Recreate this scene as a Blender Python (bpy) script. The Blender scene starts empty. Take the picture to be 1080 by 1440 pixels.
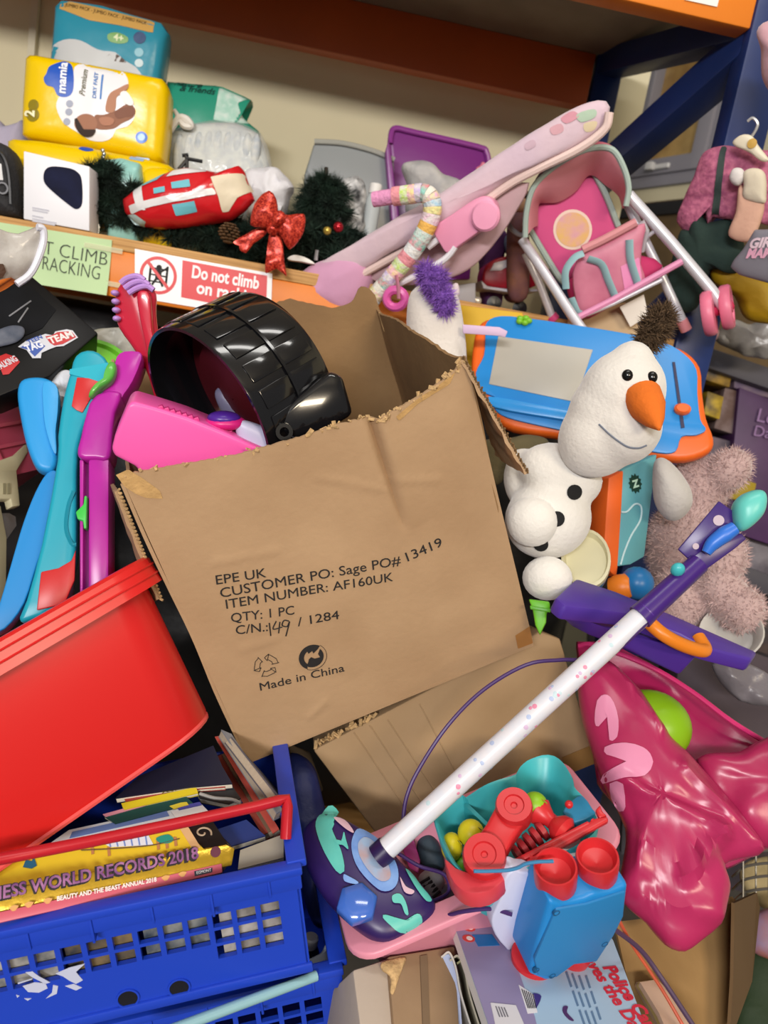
import bpy, bmesh, math, random
from mathutils import Vector, Matrix, noise
from mathutils.bvhtree import BVHTree
rnd = random.Random(7)
scene = bpy.context.scene
COL = scene.collection
V = Vector

# ------------------------------------------------------------------ camera
FPX = 1050.0                      # focal length in pixels of the 1080x1440 frame
EYE = V((0, 0, 1.45))
_t, _r = math.radians(11.1), math.radians(9.8)
FWD = V((0, math.cos(_t), -math.sin(_t)))
_r0, _u0 = V((1, 0, 0)), V((0, math.sin(_t), math.cos(_t)))
RGT = _r0 * math.cos(_r) + _u0 * math.sin(_r)
UPV = -_r0 * math.sin(_r) + _u0 * math.cos(_r)
cam_d = bpy.data.cameras.new('camera')
cam_d.sensor_fit = 'VERTICAL'
cam_d.sensor_height = 36.0
cam_d.lens = 36.0 * FPX / 1440.0
cam_d.clip_start = 0.05
cam = bpy.data.objects.new('camera', cam_d)
COL.objects.link(cam)
cam.matrix_world = Matrix(((RGT.x, UPV.x, -FWD.x, EYE.x), (RGT.y, UPV.y, -FWD.y, EYE.y),
                           (RGT.z, UPV.z, -FWD.z, EYE.z), (0, 0, 0, 1)))
scene.camera = cam
cam_d.dof.use_dof = True
cam_d.dof.focus_distance = 0.95
cam_d.dof.aperture_fstop = 5.0

# ------------------------------------------------------------------ world, lamps, exposure
world = bpy.data.worlds.new('room_light')
scene.world = world
world.use_nodes = True
bg = world.node_tree.nodes['Background']
bg.inputs[0].default_value = (1.0, 0.97, 0.93, 1)
bg.inputs[1].default_value = 0.30


def lamp(name, loc, target, sx, sy, power, col=(1, .97, .92)):
    d = bpy.data.lights.new(name, 'AREA')
    d.shape = 'RECTANGLE'
    d.size, d.size_y, d.energy, d.color = sx, sy, power, col
    o = bpy.data.objects.new(name, d)
    COL.objects.link(o)
    o.location = loc
    o.rotation_euler = (V(target) - V(loc)).to_track_quat('-Z', 'Y').to_euler()
    return o


lamp('ceiling_light_row', (-1.0, -4.5, 2.75), (0, 1.6, 1.5), 2.0, 0.4, 300, (1, .97, .96))
lamp('ceiling_light_row', (1.9, -3.5, 2.75), (0.3, 1.6, 1.4), 1.5, 0.4, 130, (1, .84, .62))
lamp('ceiling_light_tube', (0.2, 0.35, 3.5), (0.1, 0.9, 0.8), 1.5, 0.25, 24)
vs = scene.view_settings
vs.view_transform = 'Standard'
vs.look = 'None'
vs.gamma = 1.0
vs.use_curve_mapping = False
vs.exposure = -0.38


# ------------------------------------------------------------------ pixel -> place
def ray(px, py):
    return FWD + RGT * ((px - 540) / FPX) - UPV * ((py - 720) / FPX)


def P(px, py, d):
    return EYE + ray(px, py) * d


def PY(px, py, y):
    k = ray(px, py)
    return EYE + k * ((y - EYE.y) / k.y)


def PZ(px, py, z):
    k = ray(px, py)
    return EYE + k * ((z - EYE.z) / k.z)


class Fr:
    """a right-handed frame: origin, x and y axes from three world points; z looks out at the viewer"""

    def __init__(s, o, a, b):
        o, a, b = V(o), V(a), V(b)
        x = (a - o).normalized()
        z = x.cross(b - o).normalized()
        y = z.cross(x)
        s.o, s.x, s.y, s.z = o, x, y, z
        s.M = Matrix(((x.x, y.x, z.x, o.x), (x.y, y.y, z.y, o.y), (x.z, y.z, z.z, o.z), (0, 0, 0, 1)))
        s.I = s.M.inverted()

    def uv(s, px, py, z=0.0):
        k = ray(px, py)
        t = ((s.o + s.z * z) - EYE).dot(s.z) / k.dot(s.z)
        q = s.I @ (EYE + k * t)
        return V((q.x, q.y))

    def uvs(s, pts, z=0.0):
        return [s.uv(a, b, z) for a, b in pts]

    def p3(s, px, py, z=0.0):
        q = s.uv(px, py, z)
        return V((q.x, q.y, z))

    def pd(s, px, py, d):
        return s.I @ P(px, py, d)

    def w(s, q):
        return s.M @ V(q)


def fr(o, a, b):
    return Fr(P(*o), P(*a), P(*b))


def ff(px, py, d, yaw=0.0, pit=0.0, roll=0.0):
    """frame facing the viewer at a pixel, then turned by yaw (about up), pitch and roll, in degrees"""
    k = ray(px, py).normalized()
    x = k.cross(UPV).normalized()
    y = x.cross(k)
    R = Matrix((x, y, -k)).transposed()
    T = Matrix.Rotation(math.radians(roll), 3, 'Z') @ Matrix.Rotation(math.radians(yaw), 3, 'Y') @ Matrix.Rotation(math.radians(pit), 3, 'X')
    R = R @ T
    o = P(px, py, d)
    return Fr(o, o + R.col[0], o + R.col[1])


# ------------------------------------------------------------------ materials
MATS = {}


def lin(h):
    h = h.lstrip('#')
    c = [int(h[i:i + 2], 16) / 255 for i in (0, 2, 4)]
    return tuple(((x + .055) / 1.055) ** 2.4 if x > .04045 else x / 12.92 for x in c)


def mt(hexc, rough=.45, bump=0., bs=60., var=0., vs_=8., metal=0., trans=0., alpha=1., sheen=0., coat=0., hex2=None,
       spec=.5, glitter=False, sub=0., stretch=None, ior=1.45):
    key = (hexc, rough, bump, bs, var, vs_, metal, trans, alpha, sheen, coat, hex2, spec, glitter, sub, stretch)
    if key in MATS:
        return MATS[key]
    m = bpy.data.materials.new('mat_' + hexc.strip('#'))
    m.use_nodes = True
    nt = m.node_tree
    b = nt.nodes['Principled BSDF']
    c = lin(hexc)
    b.inputs['Base Color'].default_value = (*c, 1)
    b.inputs['Roughness'].default_value = rough
    b.inputs['Metallic'].default_value = metal
    b.inputs['Specular IOR Level'].default_value = spec
    b.inputs['Transmission Weight'].default_value = trans
    b.inputs['Alpha'].default_value = alpha
    b.inputs['Coat Weight'].default_value = coat
    b.inputs['IOR'].default_value = ior
    if sheen:
        b.inputs['Sheen Weight'].default_value = sheen
        b.inputs['Sheen Roughness'].default_value = .5
    if sub:
        b.inputs['Subsurface Weight'].default_value = sub
        b.inputs['Subsurface Radius'].default_value = (.02, .015, .012)
    tc = nt.nodes.new('ShaderNodeTexCoord')
    src = tc.outputs['Object']
    if stretch:
        mp = nt.nodes.new('ShaderNodeMapping')
        mp.inputs['Scale'].default_value = stretch
        nt.links.new(src, mp.inputs[0])
        src = mp.outputs[0]
    if var or hex2:
        n = nt.nodes.new('ShaderNodeTexNoise')
        n.inputs['Scale'].default_value = vs_
        n.inputs['Detail'].default_value = 5
        nt.links.new(src, n.inputs['Vector'])
        r = nt.nodes.new('ShaderNodeValToRGB')
        r.color_ramp.elements[0].position, r.color_ramp.elements[1].position = .35, .65
        c2 = lin(hex2) if hex2 else tuple(min(1, x * (1 + var)) for x in c)
        c1 = c if hex2 else tuple(x * (1 - var) for x in c)
        r.color_ramp.elements[0].color = (*c1, 1)
        r.color_ramp.elements[1].color = (*c2, 1)
        nt.links.new(n.outputs['Fac'], r.inputs[0])
        nt.links.new(r.outputs[0], b.inputs['Base Color'])
    if bump:
        n = nt.nodes.new('ShaderNodeTexNoise')
        n.inputs['Scale'].default_value = bs
        n.inputs['Detail'].default_value = 4
        nt.links.new(src, n.inputs['Vector'])
        u = nt.nodes.new('ShaderNodeBump')
        u.inputs['Strength'].default_value = bump
        u.inputs['Distance'].default_value = .004
        nt.links.new(n.outputs['Fac'], u.inputs['Height'])
        nt.links.new(u.outputs[0], b.inputs['Normal'])
    if glitter:
        vo = nt.nodes.new('ShaderNodeTexVoronoi')
        vo.inputs['Scale'].default_value = 420
        nt.links.new(src, vo.inputs['Vector'])
        u = nt.nodes.new('ShaderNodeBump')
        u.inputs['Strength'].default_value = 1
        u.inputs['Distance'].default_value = .003
        gr = nt.nodes.new('ShaderNodeValToRGB')
        gr.color_ramp.elements[0].color = (*[x * .45 for x in c], 1)
        gr.color_ramp.elements[1].color = (*lin('#f0553c'), 1)
        gr.color_ramp.elements[0].position = .25
        nt.links.new(vo.outputs['Color'], gr.inputs[0])
        nt.links.new(gr.outputs[0], b.inputs['Base Color'])
        nt.links.new(vo.outputs['Color'], u.inputs['Height'])
        nt.links.new(u.outputs[0], b.inputs['Normal'])
    MATS[key] = m
    return m


# ------------------------------------------------------------------ objects
def tag(o, label, cat, group=None, kind=None):
    if label:
        o['label'] = label
    if cat:
        o['category'] = cat
    if group:
        o['group'] = group
    if kind:
        o['kind'] = kind
    return o


def thing(name, label, cat, frame=None, group=None, kind=None):
    o = bpy.data.objects.new(name, None)
    COL.objects.link(o)
    o.empty_display_size = .05
    if frame is not None:
        o.matrix_world = frame.M if isinstance(frame, Fr) else frame
    return tag(o, label, cat, group, kind)


def link(name, me, mat, parent=None, M=None, kind=None, label=None):
    o = bpy.data.objects.new(name, me)
    COL.objects.link(o)
    if mat is not None:
        for m in (mat if isinstance(mat, (list, tuple)) else [mat]):
            me.materials.append(m)
    if parent is not None:
        o.parent = parent
    if M is not None:
        o.matrix_basis = M.M if isinstance(M, Fr) else M
    if kind:
        o['kind'] = kind
    if label:
        o['label'] = label
    return o


def solo(name, label, cat, mb, mat, frame=None, group=None, kind=None):
    return tag(mb.obj(name, mat, None, frame), label, cat, group, kind)


def bake(o):
    """apply the modifiers of an object to its mesh"""
    bpy.context.view_layer.update()
    dg = bpy.context.evaluated_depsgraph_get()
    me = bpy.data.meshes.new_from_object(o.evaluated_get(dg))
    o.modifiers.clear()
    o.data = me
    for p in me.polygons:
        p.use_smooth = True
    return o


# ------------------------------------------------------------------ mesh building
def catmull(pts, n=6, closed=False):
    pts = [V(p) for p in pts]
    out = []
    N = len(pts)
    for i in range(N if closed else N - 1):
        if closed:
            a, b, c, d = pts[(i - 1) % N], pts[i], pts[(i + 1) % N], pts[(i + 2) % N]
        else:
            b, c = pts[i], pts[i + 1]
            a = pts[i - 1] if i > 0 else b * 2 - c
            d = pts[i + 2] if i + 2 < N else c * 2 - b
        for k in range(n):
            t = k / n
            out.append(.5 * ((2 * b) + (c - a) * t + (2 * a - 5 * b + 4 * c - d) * t * t + (3 * b - a - 3 * c + d) * t ** 3))
    if not closed:
        out.append(pts[-1])
    return out


def resample(pts, n):
    L = [0]
    N = len(pts)
    for i in range(N):
        L.append(L[-1] + (pts[(i + 1) % N] - pts[i]).length)
    out = []
    j = 0
    for k in range(n):
        t = L[-1] * k / n
        while L[j + 1] < t:
            j += 1
        u = (t - L[j]) / max(1e-9, L[j + 1] - L[j])
        out.append(pts[j].lerp(pts[(j + 1) % N], u))
    return out


def area2(p):
    return sum(p[i].x * p[(i + 1) % len(p)].y - p[(i + 1) % len(p)].x * p[i].y for i in range(len(p)))


def rrect(x0, y0, x1, y1, r, n=5):
    out = []
    for cx, cy, a in ((x1 - r, y0 + r, -90), (x1 - r, y1 - r, 0), (x0 + r, y1 - r, 90), (x0 + r, y0 + r, 180)):
        for k in range(n + 1):
            t = math.radians(a + 90 * k / n)
            out.append(V((cx + r * math.cos(t), cy + r * math.sin(t))))
    return out


def circ(cx, cy, r, n=24, ry=None):
    ry = r if ry is None else ry
    return [V((cx + r * math.cos(2 * math.pi * k / n), cy + ry * math.sin(2 * math.pi * k / n))) for k in range(n)]


def axis_m(p, d):
    """matrix at p whose z points along d"""
    q = V(d).to_track_quat('Z', 'Y').to_matrix().to_4x4()
    q.translation = V(p)
    return q


class MB:
    def __init__(s):
        s.bm = bmesh.new()

    def _v(s, pts):
        return [s.bm.verts.new(p) for p in pts]

    def face(s, vs, mi=0):
        try:
            f = s.bm.faces.new(vs)
            f.material_index = mi
            return f
        except ValueError:
            return None

    def prism(s, poly, z0, z1, M=None, taper=1.0, mi=0):
        poly = [V((p[0], p[1])) for p in poly]
        if area2(poly) < 0:
            poly = poly[::-1]
        c = sum(poly, V((0, 0))) / len(poly)
        lo = [V((p.x, p.y, z0)) for p in poly]
        hi = [V(((p.x - c.x) * taper + c.x, (p.y - c.y) * taper + c.y, z1)) for p in poly]
        if M is not None:
            lo, hi = [M @ p for p in lo], [M @ p for p in hi]
        a, b = s._v(lo), s._v(hi)
        n = len(a)
        s.face(a[::-1], mi)
        s.face(b, mi)
        for i in range(n):
            s.face((a[i], a[(i + 1) % n], b[(i + 1) % n], b[i]), mi)
        return s

    def box(s, x0, y0, z0, x1, y1, z1, M=None, mi=0):
        return s.prism([(x0, y0), (x1, y0), (x1, y1), (x0, y1)], z0, z1, M, mi=mi)

    def frustum(s, polys, cap=True, closed=False):
        """skin a list of equal-length 3D loops"""
        rows = [s._v([V(p) for p in q]) for q in polys]
        n = len(rows[0])
        R = len(rows)
        for j in range(R if closed else R - 1):
            A, B = rows[j], rows[(j + 1) % R]
            for i in range(n):
                s.face((A[i], A[(i + 1) % n], B[(i + 1) % n], B[i]))
        if cap and not closed:
            s.face(rows[0][::-1])
            s.face(rows[-1])
        return s

    def tube(s, pts, r, seg=10, n=0, closed=False, cap=True, flat=None):
        pts = [V(p) for p in pts]
        rr = r if isinstance(r, (list, tuple)) else [r] * len(pts)
        if n:
            q = catmull(pts, n, closed)
            if isinstance(r, (list, tuple)):
                m = len(rr)
                rs = []
                for i in range(len(q)):
                    t = i / n
                    j = int(t)
                    ra, rb_ = rr[j % m], (rr[(j + 1) % m] if (closed or j + 1 < m) else rr[-1])
                    if isinstance(ra, (tuple, list)):
                        rs.append((ra[0] + (rb_[0] - ra[0]) * (t - j), ra[1] + (rb_[1] - ra[1]) * (t - j)))
                    else:
                        rs.append(ra + (rb_ - ra) * (t - j))
                rr = rs
            else:
                rr = [r] * len(q)
            pts = q
        N = len(pts)
        up = None
        loops = []
        for i in range(N):
            a = pts[(i - 1) % N] if (i or closed) else pts[i]
            b = pts[(i + 1) % N] if (i + 1 < N or closed) else pts[i]
            t = (b - a)
            t = t.normalized() if t.length > 1e-9 else V((0, 0, 1))
            if up is None:
                up = t.orthogonal().normalized() if flat is None else (V(flat) - t * V(flat).dot(t)).normalized()
            up = (up - t * up.dot(t))
            up = up.normalized() if up.length > 1e-6 else t.orthogonal().normalized()
            w = t.cross(up)
            k1 = k2 = rr[i]
            if isinstance(rr[i], (tuple, list)):
                k1, k2 = rr[i]
            loops.append([pts[i] + up * (k1 * math.cos(2 * math.pi * k / seg)) + w * (k2 * math.sin(2 * math.pi * k / seg)) for k in range(seg)])
        return s.frustum(loops, cap, closed)

    def lathe(s, prof, M=None, seg=24, cap=True):
        loops = []
        for r, z in prof:
            q = [V((r * math.cos(2 * math.pi * k / seg), r * math.sin(2 * math.pi * k / seg), z)) for k in range(seg)]
            if M is not None:
                q = [M @ p for p in q]
            loops.append(q)
        return s.frustum(loops, cap)

    def ell(s, c, r, M=None, seg=18, rings=10, rot=None):
        c = V(c)
        r = V(r) if not isinstance(r, (int, float)) else V((r, r, r))
        rows = []
        for j in range(1, rings):
            a = math.pi * j / rings
            rows.append([V((r.x * math.sin(a) * math.cos(2 * math.pi * k / seg), r.y * math.sin(a) * math.sin(2 * math.pi * k / seg), -r.z * math.cos(a))) for k in range(seg)])
        top, bot = V((0, 0, r.z)), V((0, 0, -r.z))

        def X(p):
            if rot is not None:
                p = rot @ p
            p = p + c
            return M @ p if M is not None else p
        rv = [s._v([X(p) for p in q]) for q in rows]
        t, b = s._v([X(top), X(bot)])
        for j in range(len(rv) - 1):
            for i in range(seg):
                s.face((rv[j][i], rv[j][(i + 1) % seg], rv[j + 1][(i + 1) % seg], rv[j + 1][i]))
        for i in range(seg):
            s.face((b, rv[0][(i + 1) % seg], rv[0][i]))
            s.face((t, rv[-1][i], rv[-1][(i + 1) % seg]))
        return s

    def grid(s, fn, nu, nv, wrap=False, mi=0):
        g = [[s.bm.verts.new(fn(i / nu, j / nv)) for i in range(nu if wrap else nu + 1)] for j in range(nv + 1)]
        W = len(g[0])
        for j in range(nv):
            for i in range(nu):
                s.face((g[j][i], g[j][(i + 1) % W], g[j + 1][(i + 1) % W], g[j + 1][i]), mi)
        return s

    def holed(s, us, vs, hole, z0, z1, M=None):
        """flat wall of cells with some left open"""
        nu, nv = len(us) - 1, len(vs) - 1

        def solid(i, j):
            return 0 <= i < nu and 0 <= j < nv and not hole(i, j)
        cache = {}

        def vert(i, j, z):
            k = (i, j, z)
            if k not in cache:
                p = V((us[i], vs[j], z))
                cache[k] = s.bm.verts.new(M @ p if M is not None else p)
            return cache[k]
        for i in range(nu):
            for j in range(nv):
                if not solid(i, j):
                    continue
                s.face((vert(i, j, z1), vert(i + 1, j, z1), vert(i + 1, j + 1, z1), vert(i, j + 1, z1)))
                s.face((vert(i, j, z0), vert(i, j + 1, z0), vert(i + 1, j + 1, z0), vert(i + 1, j, z0)))
                for di, dj, a, b in ((0, -1, (i, j), (i + 1, j)), (1, 0, (i + 1, j), (i + 1, j + 1)), (0, 1, (i + 1, j + 1), (i, j + 1)), (-1, 0, (i, j + 1), (i, j))):
                    if not solid(i + di, j + dj):
                        s.face((vert(*a, z0), vert(*b, z0), vert(*b, z1), vert(*a, z1)))
        return s

    def pillow(s, poly, t0, t1, k=2.5, n=48, rings=9, wr=0., ws=18., seed=0, smooth=5, cz=0.):
        """closed soft body from an outline: bulges t1 to the front and t0 to the back"""
        q = [V((p[0], p[1])) for p in poly]
        if area2(q) < 0:
            q = q[::-1]
        if smooth:
            q = catmull(q, smooth, True)
        q = resample(q, n)
        c = sum(q, V((0, 0))) / len(q)
        off = V((seed * 3.1, seed * 1.7, seed))

        def pt(p, sc, sg, t):
            z = t * max(0, 1 - sc ** k) ** (1 / k)
            a = c + (p - c) * sc
            w = V((a.x, a.y, sg * z + cz))
            if wr:
                w += noise.noise_vector(w * ws + off) * wr * min(1, (1 - sc) * 4 + .25)
            return w
        rows = []
        for j in range(rings):
            sc = math.sin((j + .6) / (rings - .4) * math.pi / 2) if j < rings - 1 else 1.0
            rows.append(sc)
        front = [s._v([pt(p, sc, 1, t1) for p in q]) for sc in rows[:-1]]
        edge = s._v([pt(p, 1, 0, 0) for p in q])
        back = [s._v([pt(p, sc, -1, t0) for p in q]) for sc in rows[:-1]]
        cf, cb = s._v([pt(c, 0, 1, t1), pt(c, 0, -1, t0)])
        F = front + [edge]
        Bk = back + [edge]
        for i in range(n):
            i2 = (i + 1) % n
            s.face((cf, F[0][i], F[0][i2]))
            s.face((cb, Bk[0][i2], Bk[0][i]))
            for j in range(len(F) - 1):
                s.face((F[j][i], F[j + 1][i], F[j + 1][i2], F[j][i2]))
                s.face((Bk[j][i2], Bk[j + 1][i2], Bk[j + 1][i], Bk[j][i]))
        return s

    def bevel(s, w, seg=2, ang=30):
        s.bm.normal_update()
        bmesh.ops.remove_doubles(s.bm, verts=s.bm.verts, dist=1e-6)
        lim = math.radians(ang)
        es = [e for e in s.bm.edges if len(e.link_faces) == 2 and e.calc_face_angle(0) > lim]
        if es:
            bmesh.ops.bevel(s.bm, geom=es, offset=w, segments=seg, affect='EDGES', profile=.5, clamp_overlap=True)
        return s

    def solid(s, t):
        s.bm.normal_update()
        bmesh.ops.solidify(s.bm, geom=list(s.bm.faces), thickness=t)
        return s

    def warp(s, fn):
        for v in s.bm.verts:
            v.co = fn(v.co)
        return s

    def xf(s, M):
        s.bm.transform(M)
        return s

    def mesh(s, name, sharp=38):
        bm = s.bm
        bmesh.ops.recalc_face_normals(bm, faces=bm.faces)
        bm.normal_update()
        lim = math.radians(sharp)
        for f in bm.faces:
            f.smooth = True
        for e in bm.edges:
            e.smooth = not (len(e.link_faces) != 2 or e.calc_face_angle(0) > lim)
        me = bpy.data.meshes.new(name)
        bm.to_mesh(me)
        bm.free()
        return me

    def obj(s, name, mat, parent=None, M=None, sharp=38, kind=None, label=None):
        return link(name, s.mesh(name, sharp), mat, parent, M, kind, label)


def slab(f, pts, z0, z1, bev=.004, sm=0, seg=2, zt=None):
    """solid cut to an outline seen in the photo, lying in frame f, with real thickness"""
    q = f.uvs(pts, z1 if zt is None else zt)
    if sm:
        q = catmull(q, sm, True)
    m = MB().prism(q, z0, z1)
    if bev:
        m.bevel(bev, seg)
    return m


def bvh_of(o):
    me = o.data
    return BVHTree.FromPolygons([v.co.copy() for v in me.vertices], [tuple(p.vertices) for p in me.polygons])


def conform(me, bvh, eps=.0012):
    for v in me.vertices:
        h = bvh.ray_cast(V((v.co.x, v.co.y, 2)), V((0, 0, -1)))
        if h[0] is not None:
            v.co.z = h[0].z + eps + v.co.z
    return me


def flatmesh(polys, thick=.0006, z=0.0, sub=0):
    m = MB()
    for q in polys:
        m.prism(q, z, z + thick)
    if sub:
        bmesh.ops.triangulate(m.bm, faces=[f for f in m.bm.faces if len(f.verts) > 4])
        bmesh.ops.subdivide_edges(m.bm, edges=list(m.bm.edges), cuts=sub, use_grid_fill=True)
    return m


def fan(poly, rings=5, z=0.0, n=40):
    """a disc-like patch with inner rings, so that it can follow a curved face"""
    q = resample([V((p[0], p[1])) for p in poly], n)
    if area2(q) < 0:
        q = q[::-1]
    c = sum(q, V((0, 0))) / len(q)
    m = MB()
    rows = []
    for j in range(1, rings + 1):
        rows.append(m._v([(*(c + (p - c) * (j / rings)), z) for p in q]))
    cv = m._v([(c.x, c.y, z)])[0]
    for i in range(n):
        m.face((cv, rows[0][i], rows[0][(i + 1) % n]))
        for j in range(rings - 1):
            m.face((rows[j][i], rows[j + 1][i], rows[j + 1][(i + 1) % n], rows[j][(i + 1) % n]))
    return m


def patch(name, poly, mat, parent, bvh, eps=.0012, rings=6, n=40):
    """print or sticker that follows the face of the thing it is on"""
    me = fan(poly, rings, 0, n).mesh(name)
    conform(me, bvh, eps)
    return link(name, me, mat, parent)


def text(body, size, mat, parent, u, v, z=0., rot=0., bold=0., shear=0., align='LEFT', bvh=None, eps=.0012, name='lettering',
         sx=1., ext=.0003, fit=None, warp=None):
    c = bpy.data.curves.new('t', 'FONT')
    c.body, c.size, c.offset, c.shear, c.align_x = body, size, bold, shear, align
    c.extrude = ext
    c.resolution_u = 3
    o = bpy.data.objects.new('t', c)
    COL.objects.link(o)
    bpy.context.view_layer.update()
    me = bpy.data.meshes.new_from_object(o.evaluated_get(bpy.context.evaluated_depsgraph_get()))
    bpy.data.objects.remove(o)
    bpy.data.curves.remove(c)
    me.materials.clear()
    if fit and len(me.vertices):
        w = max(q.co.x for q in me.vertices) - min(q.co.x for q in me.vertices)
        sx = fit / w
    R = Matrix.Translation((u, v, z)) @ Matrix.Rotation(math.radians(rot), 4, 'Z') @ Matrix.Diagonal((sx, 1, 1, 1))
    me.transform(R)
    if bvh is not None:
        conform(me, bvh, eps)
    if warp is not None:
        for q in me.vertices:
            q.co = warp(q.co)
    me.name = name
    return link(name, me, mat, parent)


def fuzz(name, o, n, ln, w, mat, parent, seed=1, droop=0.2, zmin=None):
    """short fibres over a surface (in the coordinates of o)"""
    r = random.Random(seed)
    me = o.data
    me.calc_loop_triangles()
    tr = me.loop_triangles
    cum = []
    s_ = 0
    for t in tr:
        s_ += t.area
        cum.append(s_)
    import bisect
    vs_, fs = [], []
    for _ in range(n):
        t = tr[min(len(tr) - 1, bisect.bisect(cum, r.random() * s_))]
        a, b, c = (me.vertices[i].co for i in t.vertices)
        x, y = r.random(), r.random()
        if x + y > 1:
            x, y = 1 - x, 1 - y
        p = a + (b - a) * x + (c - a) * y
        nn = t.normal
        d = (nn + V((r.gauss(0, .45), r.gauss(0, .45), r.gauss(0, .45)))).normalized()
        sd = d.orthogonal().normalized() * w
        sd.rotate(Matrix.Rotation(r.random() * 6.3, 3, d))
        l = ln * (.6 + .6 * r.random())
        k = len(vs_)
        vs_ += [p - sd, p + sd, p + d * l]
        fs.append((k, k + 1, k + 2))
    m2 = bpy.data.meshes.new(name)
    m2.from_pydata(vs_, [], fs)
    return link(name, m2, mat, parent, o.matrix_basis.copy() if o.parent is parent else None, kind='stuff')


def copy_tree(o, parent=None):
    c = o.copy()
    COL.objects.link(c)
    c.parent = parent
    for ch in list(o.children):
        copy_tree(ch, c)
    return c


# common materials
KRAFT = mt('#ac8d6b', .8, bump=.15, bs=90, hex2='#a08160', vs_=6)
KRAFT_SHADE = mt('#8c6d48', .85, bump=.2, bs=90, hex2='#7d6040', vs_=6)  # darker brown paints the shade inside the big carton
KRAFT_E = mt('#b9996c', .9, bump=.6, bs=300, var=.2, vs_=120)
BLACKP = mt('#17171a', .25)
INK = mt('#1c1a1a', .7)
WHITE = mt('#eeeef0', .5)


def crop(x0, y0, x1, w):
    """coordinates read from an enlarged crop of the photograph"""
    k = (x1 - x0) / w
    return lambda pts: [(x0 + a * k, y0 + b * k) for a, b in pts] if isinstance(pts, list) else (x0 + pts[0] * k, y0 + pts[1] * k)


# ------------------------------------------------------------------ the room
YAW = math.radians(6)
RX, RB = V((math.cos(YAW), math.sin(YAW), 0)), V((-math.sin(YAW), math.cos(YAW), 0))
R0 = V((.54, 1.62, 0))
RM = Matrix(((RX.x, RB.x, 0, R0.x), (RX.y, RB.y, 0, R0.y), (0, 0, 1, 0), (0, 0, 0, 1)))   # racking: x along, y back, z up
DECK = 1.6


def rk(b, z=DECK):
    """upright frame parallel to the racking front, b metres behind it; y = 0 is the shelf deck"""
    o = RM @ V((-1, b, z))
    return Fr(o, o + RX, o + V((0, 0, 1)))


WALLM = mt('#cfc7a9', .85, bump=.12, bs=25, var=.03, vs_=3)
GREYF = mt('#8d8b95', .4)
_pw = rk(.72)
wall_end = _pw.uv(903, 160).x - 1
o = MB().box(-2.6, .72, 0, wall_end, .78, 3.6, RM).obj('wall_back', WALLM)
o['kind'] = 'structure'
o = MB().box(-2.6, .705, 0, -2.4, .72, 3.6, RM).obj('trim_1', mt('#c9c2a8', .7))
o['kind'] = 'structure'
# corner pipe boxing on the wall, left
p1 = rk(.71)
u = p1.uv(50, 40).x
o = MB().box(u - .012, 0, -.005, u + .006, 1.6, .012).obj('trim_2', mt('#cbc5ae', .7), None, p1)
o['kind'] = 'structure'
o = MB().box(-4, -4, -.05, 4, 5, 0).obj('floor', mt('#4c4a47', .7, bump=.1, hex2='#57534e'))
o['kind'] = 'structure'
o = MB().box(-4, -4, 3.9, 4, 5, 3.95).obj('ceiling', mt('#c8c5bd', .9, bump=.1))
o['kind'] = 'structure'
# angled wall with the window beyond the end of the racking
wo = PY(905, 200, 3.5)
wo.z = 0
wd = V((.55, -.83, 0)).normalized()
wf = Fr(wo, wo + wd, wo + V((0, 0, 1)))
hu, hv = sorted((wf.uv(912, 60).x, wf.uv(1030, 140).x)), sorted((wf.uv(940, 262).y, wf.uv(960, 45).y))
us = [-1.2, hu[0], hu[1], 3.2]
vs2 = [0, hv[0], hv[1], 3.6]
o = MB().holed(us, vs2, lambda i, j: i == 1 and j == 1, -.1, 0).obj('wall_right', WALLM, None, wf)
o['kind'] = 'structure'
w = thing('window_1', 'grey framed casement window in the angled wall', None, wf, kind='structure')
a, b, c, d = hu[0], hu[1], hv[0], hv[1]


def ringbox(m, a, b, c, d, t, z0, z1):
    return m.holed([a, a + t, b - t, b], [c, c + t, d - t, d], lambda i, j: i == 1 and j == 1, z0, z1)


ringbox(MB(), a, b, c, d, .05, -.08, .02).bevel(.004).obj('window_frame', GREYF, w)
ringbox(MB(), a + .045, b - .045, c + .045, d - .045, .065, -.06, .035).bevel(.006).obj('casement', GREYF, w)
MB().box(a + .1, c + .1, -.03, b - .1, d - .1, -.024).obj('pane', mt('#c9a86a', .1, trans=.0, hex2='#8a6a3a', vs_=5, coat=.5), w)
m = MB().box(a + .2, c + .06, .035, a + .3, c + .08, .05).bevel(.004)
m.box(a + .2, c + .055, .05, a + .235, c + .085, .075).bevel(.004)
m.obj('window_handle', mt('#d8d8da', .35), w)
# boarded lower part of that wall: brown panel and dark strip seen beside the doll stroller
o = MB().box(-.3, hv[0] - .85, .0, 1.6, hv[0] - .06, .012).obj('trim_3', mt('#7b6443', .8, hex2='#5b4a35', vs_=5), None, wf)
o['kind'] = 'structure'
o = MB().box(-.3, hv[0] - .12, .0, 1.6, hv[0] - .07, .03).obj('trim_4', mt('#201f22', .5), None, wf)
o['kind'] = 'structure'

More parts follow.
